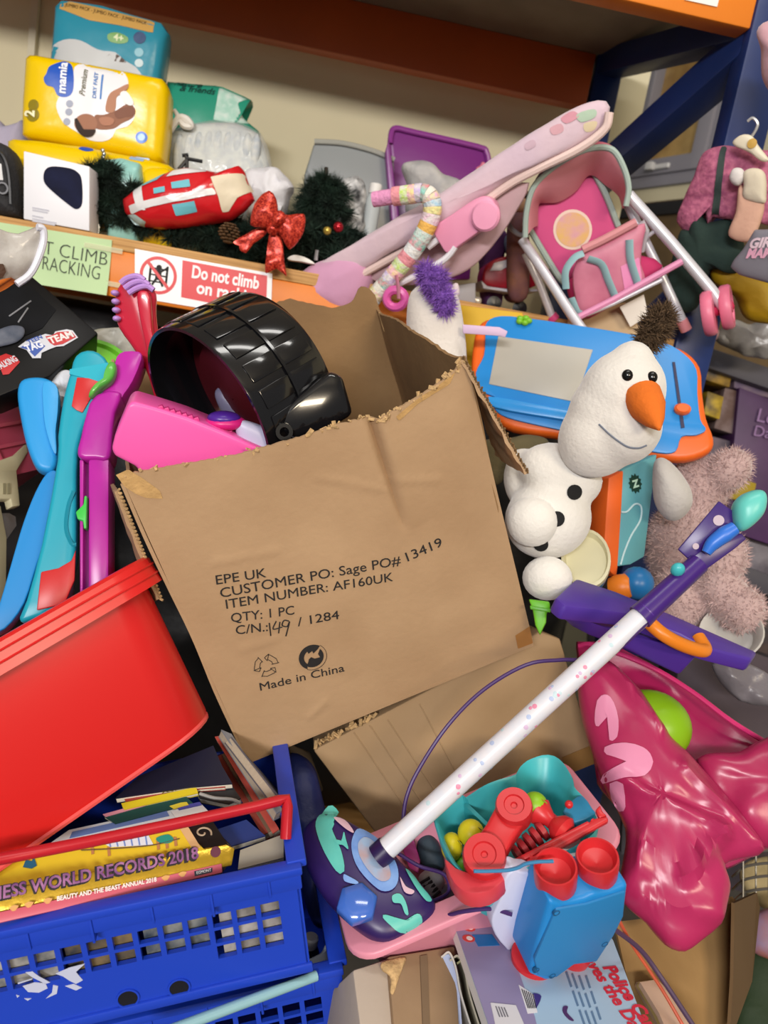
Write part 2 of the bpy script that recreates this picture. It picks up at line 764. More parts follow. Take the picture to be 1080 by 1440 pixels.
# ------------------------------------------------------------------ the racking
rack = thing('storage_racking', 'long shelf racking with orange beams, blue uprights and plywood decks', 'racking', RM)
ORANGE = mt('#dd7d1e', .45, bump=.05, bs=40, hex2='#d27318', vs_=4)
NAVY = mt('#1a2f66', .4, bump=.05, hex2='#142757', vs_=4)
PLY = mt('#c89a5e', .65, bump=.15, bs=30, hex2='#a97c45', vs_=40, stretch=(.15, 1, 6))
PLYF = mt('#9c8f7e', .75, bump=.1, hex2='#8d8070', vs_=7)
for z0, z1, y0, nm in ((1.487, 1.576, 0, 'f'), (1.487, 1.576, .57, 'b')):
    MB().box(-2.0, y0, z0, .0, y0 + .045, z1).bevel(.004).obj('beam', ORANGE, rack)
# upper level: front beam with a rolled step, back beam
m = MB()
prof = [(0, 2.195), (.05, 2.195), (.05, 2.33), (.03, 2.33), (.03, 2.345), (0, 2.345)]
m.frustum([[V((x, y, z)) for y, z in prof] for x in (-2.0, -.0)]).bevel(.004).obj('beam', ORANGE, rack)
MB().box(-2.0, .57, 2.2, -.135, .615, 2.33).bevel(.004).obj('beam', mt('#b4501c', .5, hex2='#a84a1a', vs_=4), rack)
MB().box(-2.0, 0, 1.576, -.002, .62, 1.6).bevel(.0015).obj('deck', PLY, rack)
MB().box(-2.0, .03, 2.33, -.002, .62, 2.354).bevel(.0015).obj('deck', PLYF, rack)
# end frame (its back leg stands a little inward)
sk = V((-.11, .6, 0))
fr_post = MB().box(0, -.005, 0, .085, .055, 2.7).bevel(.006)
fr_post.obj('upright', NAVY, rack)
MB().box(sk.x - .02, sk.y - .03, 0, sk.x + .055, sk.y + .03, 2.7).bevel(.006).obj('upright', NAVY, rack)


def bar(name, p, q, w_, h, mat, parent, bev=.003, up=(0, 0, 1)):
    p, q = V(p), V(q)
    d = q - p
    M = axis_m(p, d)
    MB().box(-w_ / 2, -h / 2, 0, w_ / 2, h / 2, d.length, M).bevel(bev).obj(name, mat, parent)


RI = RM.inverted()
fz = lambda px, py: PY(px, py, 1.64).z
bz = lambda px, py: PY(px, py, 2.22).z
bar('brace', (sk.x + .01, sk.y, bz(850, 95)), (.03, .025, fz(985, 18)), .06, .06, NAVY, rack)
bar('brace', (sk.x + .03, sk.y, bz(868, 275)), (.035, .025, fz(1040, 45)), .07, .07, NAVY, rack)
bar('brace', (sk.x + .03, sk.y, 1.35), (.035, .025, 1.75), .05, .03, NAVY, rack)
f = Fr(RM @ V((-1, -.001, DECK)), RM @ V((0, -.001, DECK)), RM @ V((-1, -.001, DECK + 1)))
# red paper edge stuck on the upper beam
solo('beam_sticker', 'small white sticker on the orange beam at the top', 'sticker', MB().prism(f.uvs([(968, -12), (1012, -6), (1008, 10), (962, 0)]), 0.0005, .0014), mt('#e8e2da', .5), f)

# signs on the lower beam
sg = thing('paper_sign', 'pale green handwritten paper sign taped to the orange beam', 'sign', f)
q = f.uvs([(-30, 308), (158, 338), (152, 416), (104, 407), (-34, 386)])
m = MB()
W0, W1, H0, H1 = q[4].x, q[1].x, q[3].y, q[1].y
c4 = [q[4], q[2], q[1], q[0]]
m.grid(lambda a, b: (lambda p: V((p.x, p.y, .004 + .0025 * math.sin(a * 9 + b * 3) + (.006 * (1 - b) ** 3))))((c4[0].lerp(c4[1], a)).lerp(c4[3].lerp(c4[2], a), b)), 24, 10)
pap = m.solid(.0006).obj('paper', mt('#b9d3a3', .8, bump=.05), sg)
bv = bvh_of(pap)
q = f.uvs([(-22, 350), (-26, 378), (60, 366), (40, 392)])
ang = math.degrees(math.atan2((f.uv(140, 352) - f.uv(60, 340)).y, (f.uv(140, 352) - f.uv(60, 340)).x))
w1 = (f.uv(149, 366) - f.uv(-24, 338)).length
text('DO NOT CLIMB', .036, mt('#3f4640', .8), sg, *f.uv(-24, 341), rot=ang * .3 - 1, bold=-.0006, bvh=bv, fit=w1)
w1 = (f.uv(141, 392) - f.uv(24, 372)).length
text('ON RACKING', .037, mt('#3f4640', .8), sg, *f.uv(23, 372), rot=ang * .3 - 1, bold=-.0006, bvh=bv, fit=w1)
for y in (346, 394):
    q = f.uvs([(120, y - 5), (174, y + 5), (173, y + 12), (119, y + 2)])
    MB().prism(q, .0055, .0059).obj('tape', mt('#e9e9c8', .08, alpha=.35), sg)

ss = thing('safety_sign', 'white and red printed do not climb sign on the orange beam', 'sign', f)
MB().prism(f.uvs([(190, 350), (383, 385), (381, 450), (190, 418)]), .0005, .002).obj('panel', mt('#eceaea', .35), ss)
c = f.uv(223, 387.5)
r = (f.uv(249, 392) - f.uv(197, 383)).length / 2
RED = mt('#d02a2c', .4)
m = MB()
m.frustum([[V((c.x + k * math.cos(t), c.y + k * math.sin(t), z)) for t in [2 * math.pi * i / 40 for i in range(40)]] for k, z in ((r, .002), (r, .0026), (r * .83, .0026), (r * .83, .002))], closed=True)
m.box(-r * .9, -r * .085, .0026, r * .9, r * .085, .003, Matrix.Translation((c.x, c.y, 0)) @ Matrix.Rotation(math.radians(-45), 4, 'Z'))
m.obj('prohibition_ring', RED, ss)
m = MB()
for x in (-.45, .45):
    m.box(c.x + x * r - r * .06, c.y - r * .55, .002, c.x + x * r + r * .06, c.y + r * .55, .0024)
for y in (-.35, 0, .35):
    m.box(c.x - r * .5, c.y + y * r - r * .04, .002, c.x + r * .5, c.y + y * r + r * .04, .0024)
m.prism(circ(c.x, c.y + r * .42, r * .15, 12), .002, .0025)
m.box(c.x - r * .16, c.y - r * .25, .002, c.x + r * .16, c.y + r * .3, .0025)
for sx in (-1, 1):
    m.box(-r * .05, 0, .002, r * .05, r * .4, .0025, Matrix.Translation((c.x + sx * r * .13, c.y + r * .22, 0)) @ Matrix.Rotation(-sx * .9, 4, 'Z'))
    m.box(-r * .06, -r * .4, .002, r * .06, 0, .0025, Matrix.Translation((c.x + sx * r * .1, c.y - r * .2, 0)) @ Matrix.Rotation(sx * .5, 4, 'Z'))
m.obj('pictogram', INK, ss)
MB().prism(f.uvs([(257, 366), (376, 388), (374, 442), (255, 418)]), .002, .0025).obj('red_field', RED, ss)
an = math.degrees(math.atan2((f.uv(362, 404) - f.uv(270, 388)).y, (f.uv(362, 404) - f.uv(270, 388)).x))
text('Do not climb', .033, WHITE, ss, *f.uv(269, 390), z=.0028, rot=an, bold=.0009, fit=(f.uv(363, 404) - f.uv(269, 389)).length)
text('on racking', .033, WHITE, ss, *f.uv(276, 412), z=.0028, rot=an, bold=.0009, sx=.9)

# added black filler bodies standing in for the shade under the shelf
for k, (x0_, x1_, z1_, lab) in enumerate(((-1.75, -1.0, 1.47, 'added black filler for the shade under the shelf at the left'), (-1.05, -.45, 1.45, 'added black filler for the shade under the shelf behind the big carton'), (-.5, -.04, 1.43, 'added black filler for the shade under the shelf behind the drawing board'))):
    fs = Fr(RM @ V((x0_, .22, .35)), RM @ V((x1_, .22, .35)), RM @ V((x0_, .22, 1.4)))
    w_, h_ = x1_ - x0_, z1_ - .35
    m = MB().pillow([(0, 0), (w_ * .5, -.02), (w_, 0), (w_ * 1.02, h_ * .5), (w_ * .97, h_ * .95), (w_ * .5, h_), (w_ * .03, h_ * .96), (-.02, h_ * .5)], .15, .12, k=4, n=80, rings=12, wr=.02, ws=9, smooth=2, seed=100 + k)
    solo('shade_filler', lab, 'shade filler', m, mt('#101012', .45, bump=.5, bs=20), fs, 'added shade fillers under the shelf')
MB().box(-2.0, 0, .31, -.002, .62, .334).bevel(.0015).obj('deck', PLY, rack)
for y0 in (0, .57):
    MB().box(-2.0, y0, .22, 0 if y0 == 0 else -.135, y0 + .045, .31).bevel(.004).obj('beam', ORANGE, rack)


# ------------------------------------------------------------------ things on the shelf deck
Z1 = crop(0, 0, 440, 1080)
Z2 = crop(400, 120, 760, 1080)
Z3 = crop(680, 0, 1080, 1080)
Z30 = crop(30, 0, 250, 1080)
Zg = crop(220, 100, 440, 1056)
Zq = crop(420, 160, 700, 1080)
FILM = dict(rough=.25, bump=.25, bs=22)


def soft(name, label, cat, f, pts, t0, t1, mat, k=2.5, wr=0., ws=18., n=64, sm=4, seed=1, group=None, rings=9):
    """thing with a soft bulging body"""
    t = thing(name, label, cat, f, group)
    b = MB().pillow(f.uvs(pts), t0, t1, k=k, n=n, wr=wr, ws=ws, smooth=sm, seed=seed, rings=rings).obj('body', mat, t)
    return t, b


def prt(t, f, bv, pts, mat, name='print', rings=6, n=40, sm=0, eps=.0012):
    q = f.uvs(pts)
    if sm:
        q = catmull(q, sm, True)
    return patch(name, q, mat, t, bv, eps, rings, n)


def txt(t, f, bv, body, p0, p1, size, mat, bold=0., shear=0., eps=.002):
    a, b = f.uv(*p0), f.uv(*p1)
    d = b - a
    return text(body, size, mat, t, a.x, a.y, rot=math.degrees(math.atan2(d.y, d.x)), bold=bold, shear=shear, fit=d.length, bvh=bv, eps=eps)


# tall blue nappy pack
f = rk(.38)
t, b = soft('nappy_pack', 'tall turquoise plastic nappy pack standing behind the yellow one', 'nappy pack', f,
            [(84, 8), (96, 6), (150, 14), (236, 40), (240, 52), (234, 90), (228, 130), (220, 200), (214, 330), (140, 326), (62, 318), (66, 230), (72, 130), (80, 60)], .05, .05, mt('#2f93ae', **FILM), k=5, wr=.003, sm=0)
bv = bvh_of(b)
prt(t, f, bv, Z30([(310, 40), (945, 195), (940, 285), (720, 235), (510, 200), (305, 115)]), mt('#d3a85e', .3))
txt(t, f, bv, 'JUMBO PACK - JUMBO PACK - JUMBO PACK', Z30((345, 98)), Z30((895, 225)), .011, mt('#5b4420', .6))
prt(t, f, bv, Z30([(640, 300), (700, 285), (770, 315), (770, 350), (720, 362), (650, 345)]), mt('#7fb06a', .4), sm=4)
txt(t, f, bv, '4+', Z30((680, 338)), Z30((745, 352)), .02, mt('#e8f0c8', .5), .0005)
prt(t, f, bv, [Z30((p.x, p.y)) for p in circ(852, 318, 42, 20)], mt('#2d4a78', .4))
prt(t, f, bv, [Z30((p.x, p.y)) for p in circ(848, 418, 30, 20)], mt('#8fc6d6', .4))
prt(t, f, bv, [Z30((p.x, p.y)) for p in circ(848, 490, 28, 20)], mt('#cfe4ea', .4))
prt(t, f, bv, Z30([(245, 390), (300, 345), (390, 330), (470, 345), (540, 385), (600, 410), (690, 420), (760, 480), (840, 530), (840, 640), (240, 560)]), mt('#c9cdd0', .35), sm=3)
prt(t, f, bv, Z30([(640, 440), (690, 430), (740, 460), (760, 490), (650, 470)]), mt('#5a4a44', .6), sm=3)

# yellow nappy pack with printed front
f = rk(.2)
YEL = mt('#e6c100', **FILM)
t, b = soft('nappy_pack', 'yellow nappy pack with blue cloud logo and a baby photo', 'nappy pack', f,
            Z30([(65, 418), (110, 412), (500, 480), (1000, 575), (1035, 640), (1025, 900), (1000, 1130), (960, 1150), (500, 1060), (60, 980), (38, 960), (45, 700)]), .06, .05, YEL, k=5, wr=.002, sm=0, n=72)
bv = bvh_of(b)
WPR = mt('#e4e4e8', .3)
prt(t, f, bv, Z30([(420, 520), (470, 490), (560, 490), (690, 515), (760, 570), (785, 640), (760, 690), (800, 740), (828, 800), (820, 870), (770, 925), (700, 940), (670, 1000), (600, 1020), (520, 1010), (440, 960), (350, 900), (310, 830), (298, 770), (330, 710), (400, 640)]), WPR, sm=2, n=60, rings=8, eps=.001)
prt(t, f, bv, Z30([(300, 490), (350, 475), (400, 510), (418, 590), (410, 690), (370, 725), (310, 715), (280, 660), (235, 645), (215, 600), (235, 565), (250, 520)]), mt('#1550b8', .3), sm=4, n=50)
txt(t, f, bv, 'mamia', Z30((362, 706)), Z30((372, 492)), .024, mt('#eef2fa', .4), .0007, eps=.0025)
txt(t, f, bv, 'Premium', Z30((490, 722)), Z30((512, 545)), .016, mt('#5b5630', .5), .0002, .3)
txt(t, f, bv, 'DRY FAST', Z30((568, 738)), Z30((580, 562)), .0105, mt('#3d78c0', .5), .0002)
prt(t, f, bv, Z30([(592, 742), (604, 572), (616, 574), (604, 744)]), mt('#3d78c0', .5), eps=.002, rings=2)
SKIN = mt('#9a6a50', .6)
prt(t, f, bv, Z30([(560, 850), (620, 845), (700, 815), (780, 770), (828, 805), (815, 860), (740, 900), (690, 935), (620, 945), (560, 930)]), mt('#8d5d45', .6), 'baby_photo', sm=3, n=48, eps=.0020)
prt(t, f, bv, Z30([(632, 820), (640, 750), (665, 700), (720, 668), (782, 638), (778, 672), (735, 705), (705, 730), (700, 790), (680, 830)]), mt('#b07c60', .6), 'baby_photo', sm=3, n=48, eps=.0026)
prt(t, f, bv, Z30([(690, 830), (740, 800), (800, 790), (828, 812), (815, 850), (760, 860), (710, 870)]), mt('#7a4c38', .6), 'baby_photo', sm=3, n=40, eps=.0026)
prt(t, f, bv, [Z30((500 + 78 * math.cos(a) , 905 + 66 * math.sin(a))) for a in [i * .3 for i in range(21)]], mt('#9c6a50', .6), 'baby_photo', n=40, eps=.0026)
prt(t, f, bv, Z30([(590, 870), (650, 860), (690, 880), (670, 915), (610, 915)]), mt('#a87258', .6), 'baby_photo', sm=3, n=30, eps=.0032)
prt(t, f, bv, Z30([(424, 880), (445, 872), (462, 925), (510, 952), (565, 945), (545, 985), (490, 992), (445, 955)]), mt('#2e1d18', .7), 'baby_photo', sm=3, eps=.0032)
prt(t, f, bv, Z30([(730, 705), (770, 690), (820, 760), (800, 785), (750, 760)]), mt('#ecebe8', .5), 'baby_photo', sm=3, eps=.0034)
for x, y in ((372, 890), (385, 825), (390, 770)):
    prt(t, f, bv, [Z30((p.x, p.y)) for p in circ(x, y, 24, 16)], mt('#9aa0b4', .4), rings=2, n=16, eps=.002)
for x, y, r_ in ((143, 775, 38), (138, 840, 46)):
    prt(t, f, bv, [Z30((p.x, p.y)) for p in circ(x, y, r_, 20)], mt('#8a7a18', .3), rings=3, n=20)
txt(t, f, bv, '2', Z30((150, 858)), Z30((152, 815)), .03, mt('#f2eec8', .4), .0012, eps=.003)
prt(t, f, bv, [Z30((p.x, p.y)) for p in circ(868, 993, 40, 20)], mt('#2f6fd0', .3), rings=3, n=20)
prt(t, f, bv, [Z30((p.x, p.y)) for p in circ(868, 993, 24, 20)], mt('#9fc2ee', .3), rings=2, n=20, eps=.002)

# yellow pack lying flat under it
f = rk(.16)
t, b = soft('nappy_pack', 'flat yellow nappy pack lying under the one with the baby photo', 'nappy pack', f,
            [(18, 200), (60, 203), (130, 212), (200, 226), (250, 238), (250, 335), (150, 320), (14, 300)], .08, .06, YEL, k=4, wr=.004, sm=0, seed=5)
bv = bvh_of(b)
prt(t, f, bv, Z30([(448, 1068), (480, 1040), (510, 1045), (548, 1080), (500, 1090)]), mt('#1550b8', .3), sm=3)
prt(t, f, bv, Z30([(790, 1082), (885, 1095), (880, 1155), (785, 1140)]), mt('#8fb0d8', .3))
f = rk(.1)
t, b = soft('nappy_pack', 'pale turquoise small packet tucked under the yellow nappy pack', 'nappy pack', f,
            Z30([(590, 1110), (700, 1095), (830, 1130), (840, 1250), (820, 1700), (600, 1690)]), .03, .03, mt('#8fc4bd', **FILM), k=3, wr=.004, sm=0, seed=6)
f = rk(.12)
t, b = soft('nappy_pack', 'small yellow packet poking out beside the pale turquoise one', 'nappy pack', f,
            Z30([(850, 1180), (900, 1160), (1030, 1170), (1060, 1260), (1050, 1760), (850, 1720)]), .03, .03, YEL, k=3, wr=.005, sm=0, seed=7)

# green pack and clear bag of loose nappies
f = rk(.45)
t, b = soft('nappy_pack', 'green and white nappy pack with a creased corner by the wall', 'nappy pack', f,
            Zg([(70, 85), (200, 95), (440, 118), (540, 160), (655, 210), (560, 250), (590, 330), (700, 420), (740, 900), (700, 1250), (80, 1150), (60, 600), (75, 300)]), .05, .05, mt('#2f9a80', **FILM), k=4, wr=.005, sm=0, seed=8)
bv = bvh_of(b)
prt(t, f, bv, Zg([(440, 122), (540, 165), (645, 208), (560, 250), (585, 330), (640, 380), (520, 390), (405, 370), (425, 250)]), mt('#a9d8c8', .35, hex2='#d8ece4', vs_=60))
txt(t, f, bv, 'kinder', Zg((130, 130)), Zg((300, 150)), .022, mt('#123c36', .5), .0004, .3) if False else None
txt(t, f, bv, 'nature', Zg((135, 128)), Zg((320, 150)), .024, mt('#123c36', .5), .0002, .35)
txt(t, f, bv, '& friends', Zg((175, 172)), Zg((410, 198)), .022, mt('#123c36', .5), .0002, .35)
f = rk(.3)
t, b = soft('nappy_bag', 'clear plastic bag full of loose patterned white nappies', 'nappy bag', f,
            Zg([(95, 420), (200, 375), (400, 350), (560, 360), (690, 420), (730, 520), (765, 640), (760, 900), (700, 1200), (80, 1100), (60, 800), (85, 600)]), .05, .05, mt('#c9ccc6', .35, bump=.5, bs=60, hex2='#a9b0b6', vs_=45), k=2.6, wr=.006, sm=0, seed=9)
m = MB().pillow(f.uvs(Zg([(80, 420), (200, 362), (400, 335), (570, 350), (705, 415), (755, 520), (785, 650), (780, 900), (715, 1215), (70, 1115), (45, 800), (70, 600)])), .056, .058, 2.4, 64, 9, .008, 30, 3, 0)
m.obj('bag', mt('#e8ecec', .1, alpha=.28, bump=.8, bs=30), t)
for x in (150, 215, 280, 345, 410, 475, 540, 605, 665):
    MB().ell(f.p3(*Zg((x, 530 + .1 * abs(x - 400))), .034), (.0125, .042, .014), seg=14, rings=10).obj('folded_nappy', mt('#c6c8c4', .7, bump=.3, hex2='#a3acb4', vs_=55), t)
# white knotted handle of the bag
m = MB().tube([f.p3(*Zg(p), .05) for p in [(90, 410), (150, 320), (200, 330), (235, 370), (180, 360), (120, 260)]], [.006, .008, .01, .007, .008, .004], 8, 5)
m.obj('knot', mt('#d2cfc9', .5), t)

# white card box with a dark cut-out window
f = rk(.0)
B = thing('product_box', 'white card box with a dark navy rounded window', 'box', f)
q = f.uvs([(33, 212), (126, 234), (126, 321), (33, 306)])
q[2].y = q[3].y = .0015
MB().prism(q, -.06, 0).bevel(.002).obj('carton', mt('#e6e6ec', .45), B)
q = catmull(f.uvs(Z1([(155, 590), (180, 575), (235, 580), (265, 592), (282, 620), (284, 700), (265, 722), (235, 705), (175, 655), (152, 625)])), 4, True)
MB().prism(q, .0002, .0012).obj('window', mt('#14162a', .7, hex2='#1a1e3a', vs_=20, spec=.15), B)
for y, x1 in ((714, 170), (722, 165), (742, 150), (752, 195), (760, 190)):
    q = f.uvs(Z1([(112, y), (x1, y + (x1 - 112) * .19), (x1, y + 5 + (x1 - 112) * .19), (112, y + 5)]))
    MB().prism(q, .0002, .0008).obj('small_print', mt('#b9b9c4', .6), B)

# dark backpack at the left end
f = rk(.04)
t, b = soft('backpack', 'dark grey backpack with a white tag at the left end', 'backpack', f,
            [(-60, 205), (-20, 200), (8, 204), (24, 222), (33, 260), (32, 303), (20, 307), (-60, 292)], .06, .05, mt('#2b2b2e', .75, bump=.5, bs=200), k=3, wr=.003)
bv = bvh_of(b)
prt(t, f, bv, Z1([(15, 580), (38, 585), (45, 640), (25, 640)]), mt('#d8d8da', .6), 'tag')
q = [f.uv(*Z1(p)) for p in [(0, 560), (30, 545), (55, 580), (66, 640), (70, 720)]]
MB().tube([(p.x, p.y, .045) for p in q], .0035, 6, n=4).obj('zip', mt('#111113', .4), t)
q = f.uv(*Z1((45, 668)))
MB().lathe([(.011, 0), (.011, .004), (.008, .004), (.008, 0)], Matrix.Translation((q.x, q.y, .045)), 20, False).obj('logo_ring', mt('#6d6d72', .4), t)
# lilac bundle behind the backpack
f = rk(.3)
soft('folded_blanket', 'lilac grey bundle behind the backpack on the shelf', 'blanket', f, Z1([(-60, 420), (0, 415), (20, 440), (60, 430), (95, 450), (95, 800), (-60, 780)]), .06, .04, mt('#a9a3b8', .9, bump=.4), wr=.008, ws=30, seed=11)

# fire-engine foil packet
f = rk(.05)
q0 = Zg([(-225, 880), (-150, 810), (-60, 760), (20, 715), (100, 680), (200, 660), (330, 670), (430, 690), (520, 660), (570, 645), (600, 680), (640, 800), (670, 870), (600, 950), (500, 1010), (350, 1040), (180, 1060), (20, 1070), (-100, 1050), (-160, 1010), (-210, 960)])
t, b = soft('foil_packet', 'red foil packet printed like a fire engine lying on the garland', 'packet', f, q0, .04, .05, mt('#c81f26', .18, bump=.5, bs=24), k=2.4, wr=.005, ws=25, sm=0, n=80, seed=12)
bv = bvh_of(b)
FW = mt('#dcdadb', .2, bump=.3, bs=24)
FC = mt('#6fb9c8', .2)
prt(t, f, bv, Zg([(390, 750), (600, 708), (660, 820), (560, 880), (500, 970), (460, 975), (440, 880)]), mt('#d9cdb4', .5, bump=.4, bs=40), rings=8, eps=.002)
prt(t, f, bv, Zg([(-160, 930), (0, 895), (200, 860), (410, 825), (430, 865), (220, 905), (0, 945), (-150, 985)]), FW, rings=8, n=60, eps=.002)
prt(t, f, bv, Zg([(90, 740), (130, 690), (330, 670), (355, 700), (300, 715)]), FW, eps=.002)
prt(t, f, bv, Zg([(15, 825), (90, 812), (95, 850), (20, 862)]), FC, eps=.002)
prt(t, f, bv, Zg([(130, 785), (250, 765), (260, 815), (140, 830)]), FC, eps=.002)
prt(t, f, bv, Zg([(140, 935), (285, 910), (300, 975), (160, 1005)]), FC, eps=.002)
prt(t, f, bv, Zg([(-80, 770), (20, 720), (80, 700), (30, 760), (-70, 800)]), FC, eps=.002)
prt(t, f, bv, Z1([(440, 745), (480, 750), (515, 775), (500, 785), (465, 775)]), mt('#b7d3d4', .3), eps=.002)
prt(t, f, bv, Z1([(465, 655), (500, 640), (520, 740), (490, 735)]), FW, eps=.002)

# crumpled white carrier on the garland
f = rk(.22)
soft('plastic_bag', 'crumpled white plastic bag beside the red foil packet', 'plastic bag', f, Zg([(600, 690), (700, 660), (790, 655), (870, 700), (930, 790), (900, 850), (820, 1100), (640, 1100), (600, 850)]), .05, .05, mt('#d6d5da', .45, bump=.8, bs=40), wr=.012, ws=40, seed=14)
# dark twig figure
f = rk(.12)
m = MB()
for pts in ([(195, 560), (205, 600), (150, 665)], [(205, 600), (205, 660)], [(200, 590), (310, 610)], [(175, 570), (215, 565)]):
    m.tube([f.p3(*Zg(p)) for p in pts], .004, 6)
m.tube([f.p3(*Zg((205, 655))), f.p3(*Zg((205, 900)))], .003, 6)
solo('toy_tripod', 'small black jointed toy stand in front of the nappy bag', 'toy', m, mt('#141416', .5), f)
# hanging metal chain
f = rk(.09)
m = MB()
for k in range(7):
    p = f.p3(*Z1((355 + 4 * (k % 2), 520 + k * 12)))
    m.ell(p, .0045, seg=8, rings=6)
p = f.p3(*Z1((357, 600)))
m.tube([p, (p.x, .002, p.z)], .003, 6)
solo('bead_chain', 'silver bead chain hanging over the yellow packs', 'chain', m, mt('#c8c8c8', .2, metal=1), f)


# evergreen garland, small tree, decorations
def needles(name, stems, per, ln, mat, parent, seed=3, w=.0008):
    r = random.Random(seed)
    vs_, fs = [], []
    for pts, rad in stems:
        q = catmull(pts, 6)
        for i in range(len(q) - 1):
            for _ in range(per):
                p = q[i].lerp(q[i + 1], r.random())
                tdir = (q[i + 1] - q[i]).normalized()
                d = (tdir * .7 + V((r.gauss(0, .7), r.gauss(0, .7), r.gauss(0, .7)))).normalized()
                l = ln * (.6 + .7 * r.random())
                s_ = d.orthogonal().normalized() * w
                s_.rotate(Matrix.Rotation(r.random() * 6.3, 3, d))
                k = len(vs_)
                vs_ += [p - s_, p + s_, p + d * l]
                fs.append((k, k + 1, k + 2))
    me = bpy.data.meshes.new(name)
    me.from_pydata(vs_, [], fs)
    return link(name, me, mat, parent, kind='stuff')


PINE = mt('#14281d', .8, var=.45, vs_=25)
f = rk(.1)
g = thing('christmas_garland', 'dark green artificial pine garland along the shelf edge', 'garland', f)
stems = []
r = random.Random(4)
base = [f.uv(x, y) for x, y in [(120, 255), (150, 300), (210, 310), (280, 330), (330, 345), (380, 345), (420, 350)]]
spine = [V((p.x, max(.03, p.y), 0)) for p in base]
MB().tube(spine, .006, 6, n=4).obj('stem', mt('#20301f', .8), g)
sp = catmull(spine, 8)
for p in sp:
    for _ in range(5):
        d = V((r.uniform(-.05, .05), r.uniform(-.025, .055), r.uniform(-.05, .05)))
        stems.append(([p, p + d * .6, p + d + V((0, -.005, 0))], .002))
for x, y in [(140, 250), (130, 270), (170, 275), (300, 330), (360, 320), (150, 330), (190, 325), (250, 335), (120, 300), (128, 250), (136, 262), (145, 275), (150, 290), (160, 300), (170, 290), (185, 300), (135, 290), (128, 310), (165, 315)]:
    p = f.p3(x, y, .02)
    p.y = max(.02, p.y)
    stems.append(([p, p + V((.02, .02, .01)), p + V((.035, .015, .02))], .002))
needles('needles', stems, 42, .024, PINE, g, 5, .0012)
f = rk(.14)
g = thing('christmas_tree', 'small dark artificial christmas tree with two baubles', 'christmas tree', f)
stems = []
tp, bt = f.p3(*Zq((150, 290))), f.p3(*Zq((150, 760)))
bt.y = .004
MB().tube([tp, bt], [.004, .01], 8).obj('trunk', mt('#2a2119', .8), g)
MB().lathe([(.035, 0), (.035, .008), (.012, .02)], Matrix.Translation((bt.x, 0, 0)) @ Matrix.Rotation(-math.pi / 2, 4, 'X'), 16).obj('stand', mt('#191919', .5), g)
for k in range(90):
    t_ = rnd.random() ** .8
    p = tp.lerp(bt, .08 + .8 * t_)
    a = rnd.random() * 6.28
    L = .018 + .105 * t_
    d = V((math.cos(a) * L, -.01 + rnd.uniform(-.01, .03), math.sin(a) * L * .8))
    stems.append(([p, p + d * .5 + V((0, .006, 0)), p + d], .002))
needles('needles', stems, 34, .026, PINE, g, 6, .0012)
for (x, y), c_, r_ in (((155, 635), '#b9a04a', .0085), ((215, 615), '#a81e2a', .0105)):
    MB().ell(f.p3(*Zq((x, y)), .1), r_).obj('bauble', mt(c_, .2, metal=.6), g)
p = f.p3(*Zq((100, 740)), .1)
MB().tube([p, p + V((0, -.02, 0))], .004, 8).obj('bulb', mt('#c8c8ca', .15, metal=.7), g)
f = rk(.03)
c = thing('pine_cone', 'brown pine cone in the garland by the red bow', 'pine cone', f)
p = f.p3(*Zg((490, 1095)), .02)
for j in range(7):
    for k in range(9):
        a = k * .7 + j * .35
        rr = .017 * math.sin(math.pi * (j + .8) / 8)
        q = p + V((math.cos(a) * rr, (j - 3) * .0055, math.sin(a) * rr))
        if j == 0 and k == 0:
            sc = MB().ell((0, 0, 0), (.0055, .0025, .0045), seg=8, rings=5).mesh('scale')
            sc.materials.append(mt('#5a4026', .7, var=.3, vs_=50))
        oo = link('scale', sc, None, c, Matrix.Translation(q) @ Matrix.Rotation(-a, 4, 'Y'))


# glittery red bow
f = rk(-.03)
bow = thing('ribbon_bow', 'glittery red ribbon bow hanging over the shelf edge', 'bow', f)
GLIT = mt('#d0261f', .3, metal=.3, glitter=True)


def bowpart(name, pts, z, t, seed):
    MB().pillow(f.uvs(Zg(pts)), t, t, k=2.2, n=56, rings=7, wr=.004, ws=45, seed=seed, smooth=2, cz=z).obj(name, GLIT, bow)


bowpart('loop', [(640, 1050), (655, 950), (690, 880), (765, 822), (815, 880), (825, 990), (790, 1060), (710, 1065)], .02, .012, 1)
bowpart('loop', [(785, 1010), (830, 960), (890, 985), (1000, 975), (1005, 1060), (975, 1140), (900, 1215), (850, 1130), (800, 1070)], .018, .012, 2)
bowpart('loop', [(790, 1050), (800, 985), (850, 965), (885, 1010), (860, 1050), (820, 1075)], .035, .008, 3)
bowpart('tail', [(760, 1060), (680, 1060), (600, 1105), (515, 1155), (560, 1180), (560, 1205), (605, 1230), (650, 1170), (720, 1120)], .0, .004, 4)
bowpart('tail', [(770, 1075), (830, 1085), (855, 1180), (865, 1300), (882, 1392), (812, 1335), (737, 1368), (742, 1250), (755, 1150)], .006, .004, 5)
MB().ell(f.p3(*Zg((785, 1065)), .02), (.012, .012, .012)).obj('knot', GLIT, bow)
# white spoon-shaped thing on the edge
f = rk(.015)
q = f.uvs(Zg([(885, 1260), (930, 1240), (1000, 1255), (1060, 1290), (1060, 1302), (980, 1285), (900, 1275)]))
for p in q:
    p.y = max(p.y, .0015)
m = MB().prism(catmull(q, 3, True), -.02, 0).bevel(.003)
solo('plastic_spoon', 'white plastic spoon lying on the shelf edge by the bow', 'spoon', m, mt('#e2e0da', .4), f)

# grey tub, purple tub, things in them
f = rk(.34)
tb = thing('storage_tub', 'grey plastic storage tub behind the small christmas tree', 'tub', f)


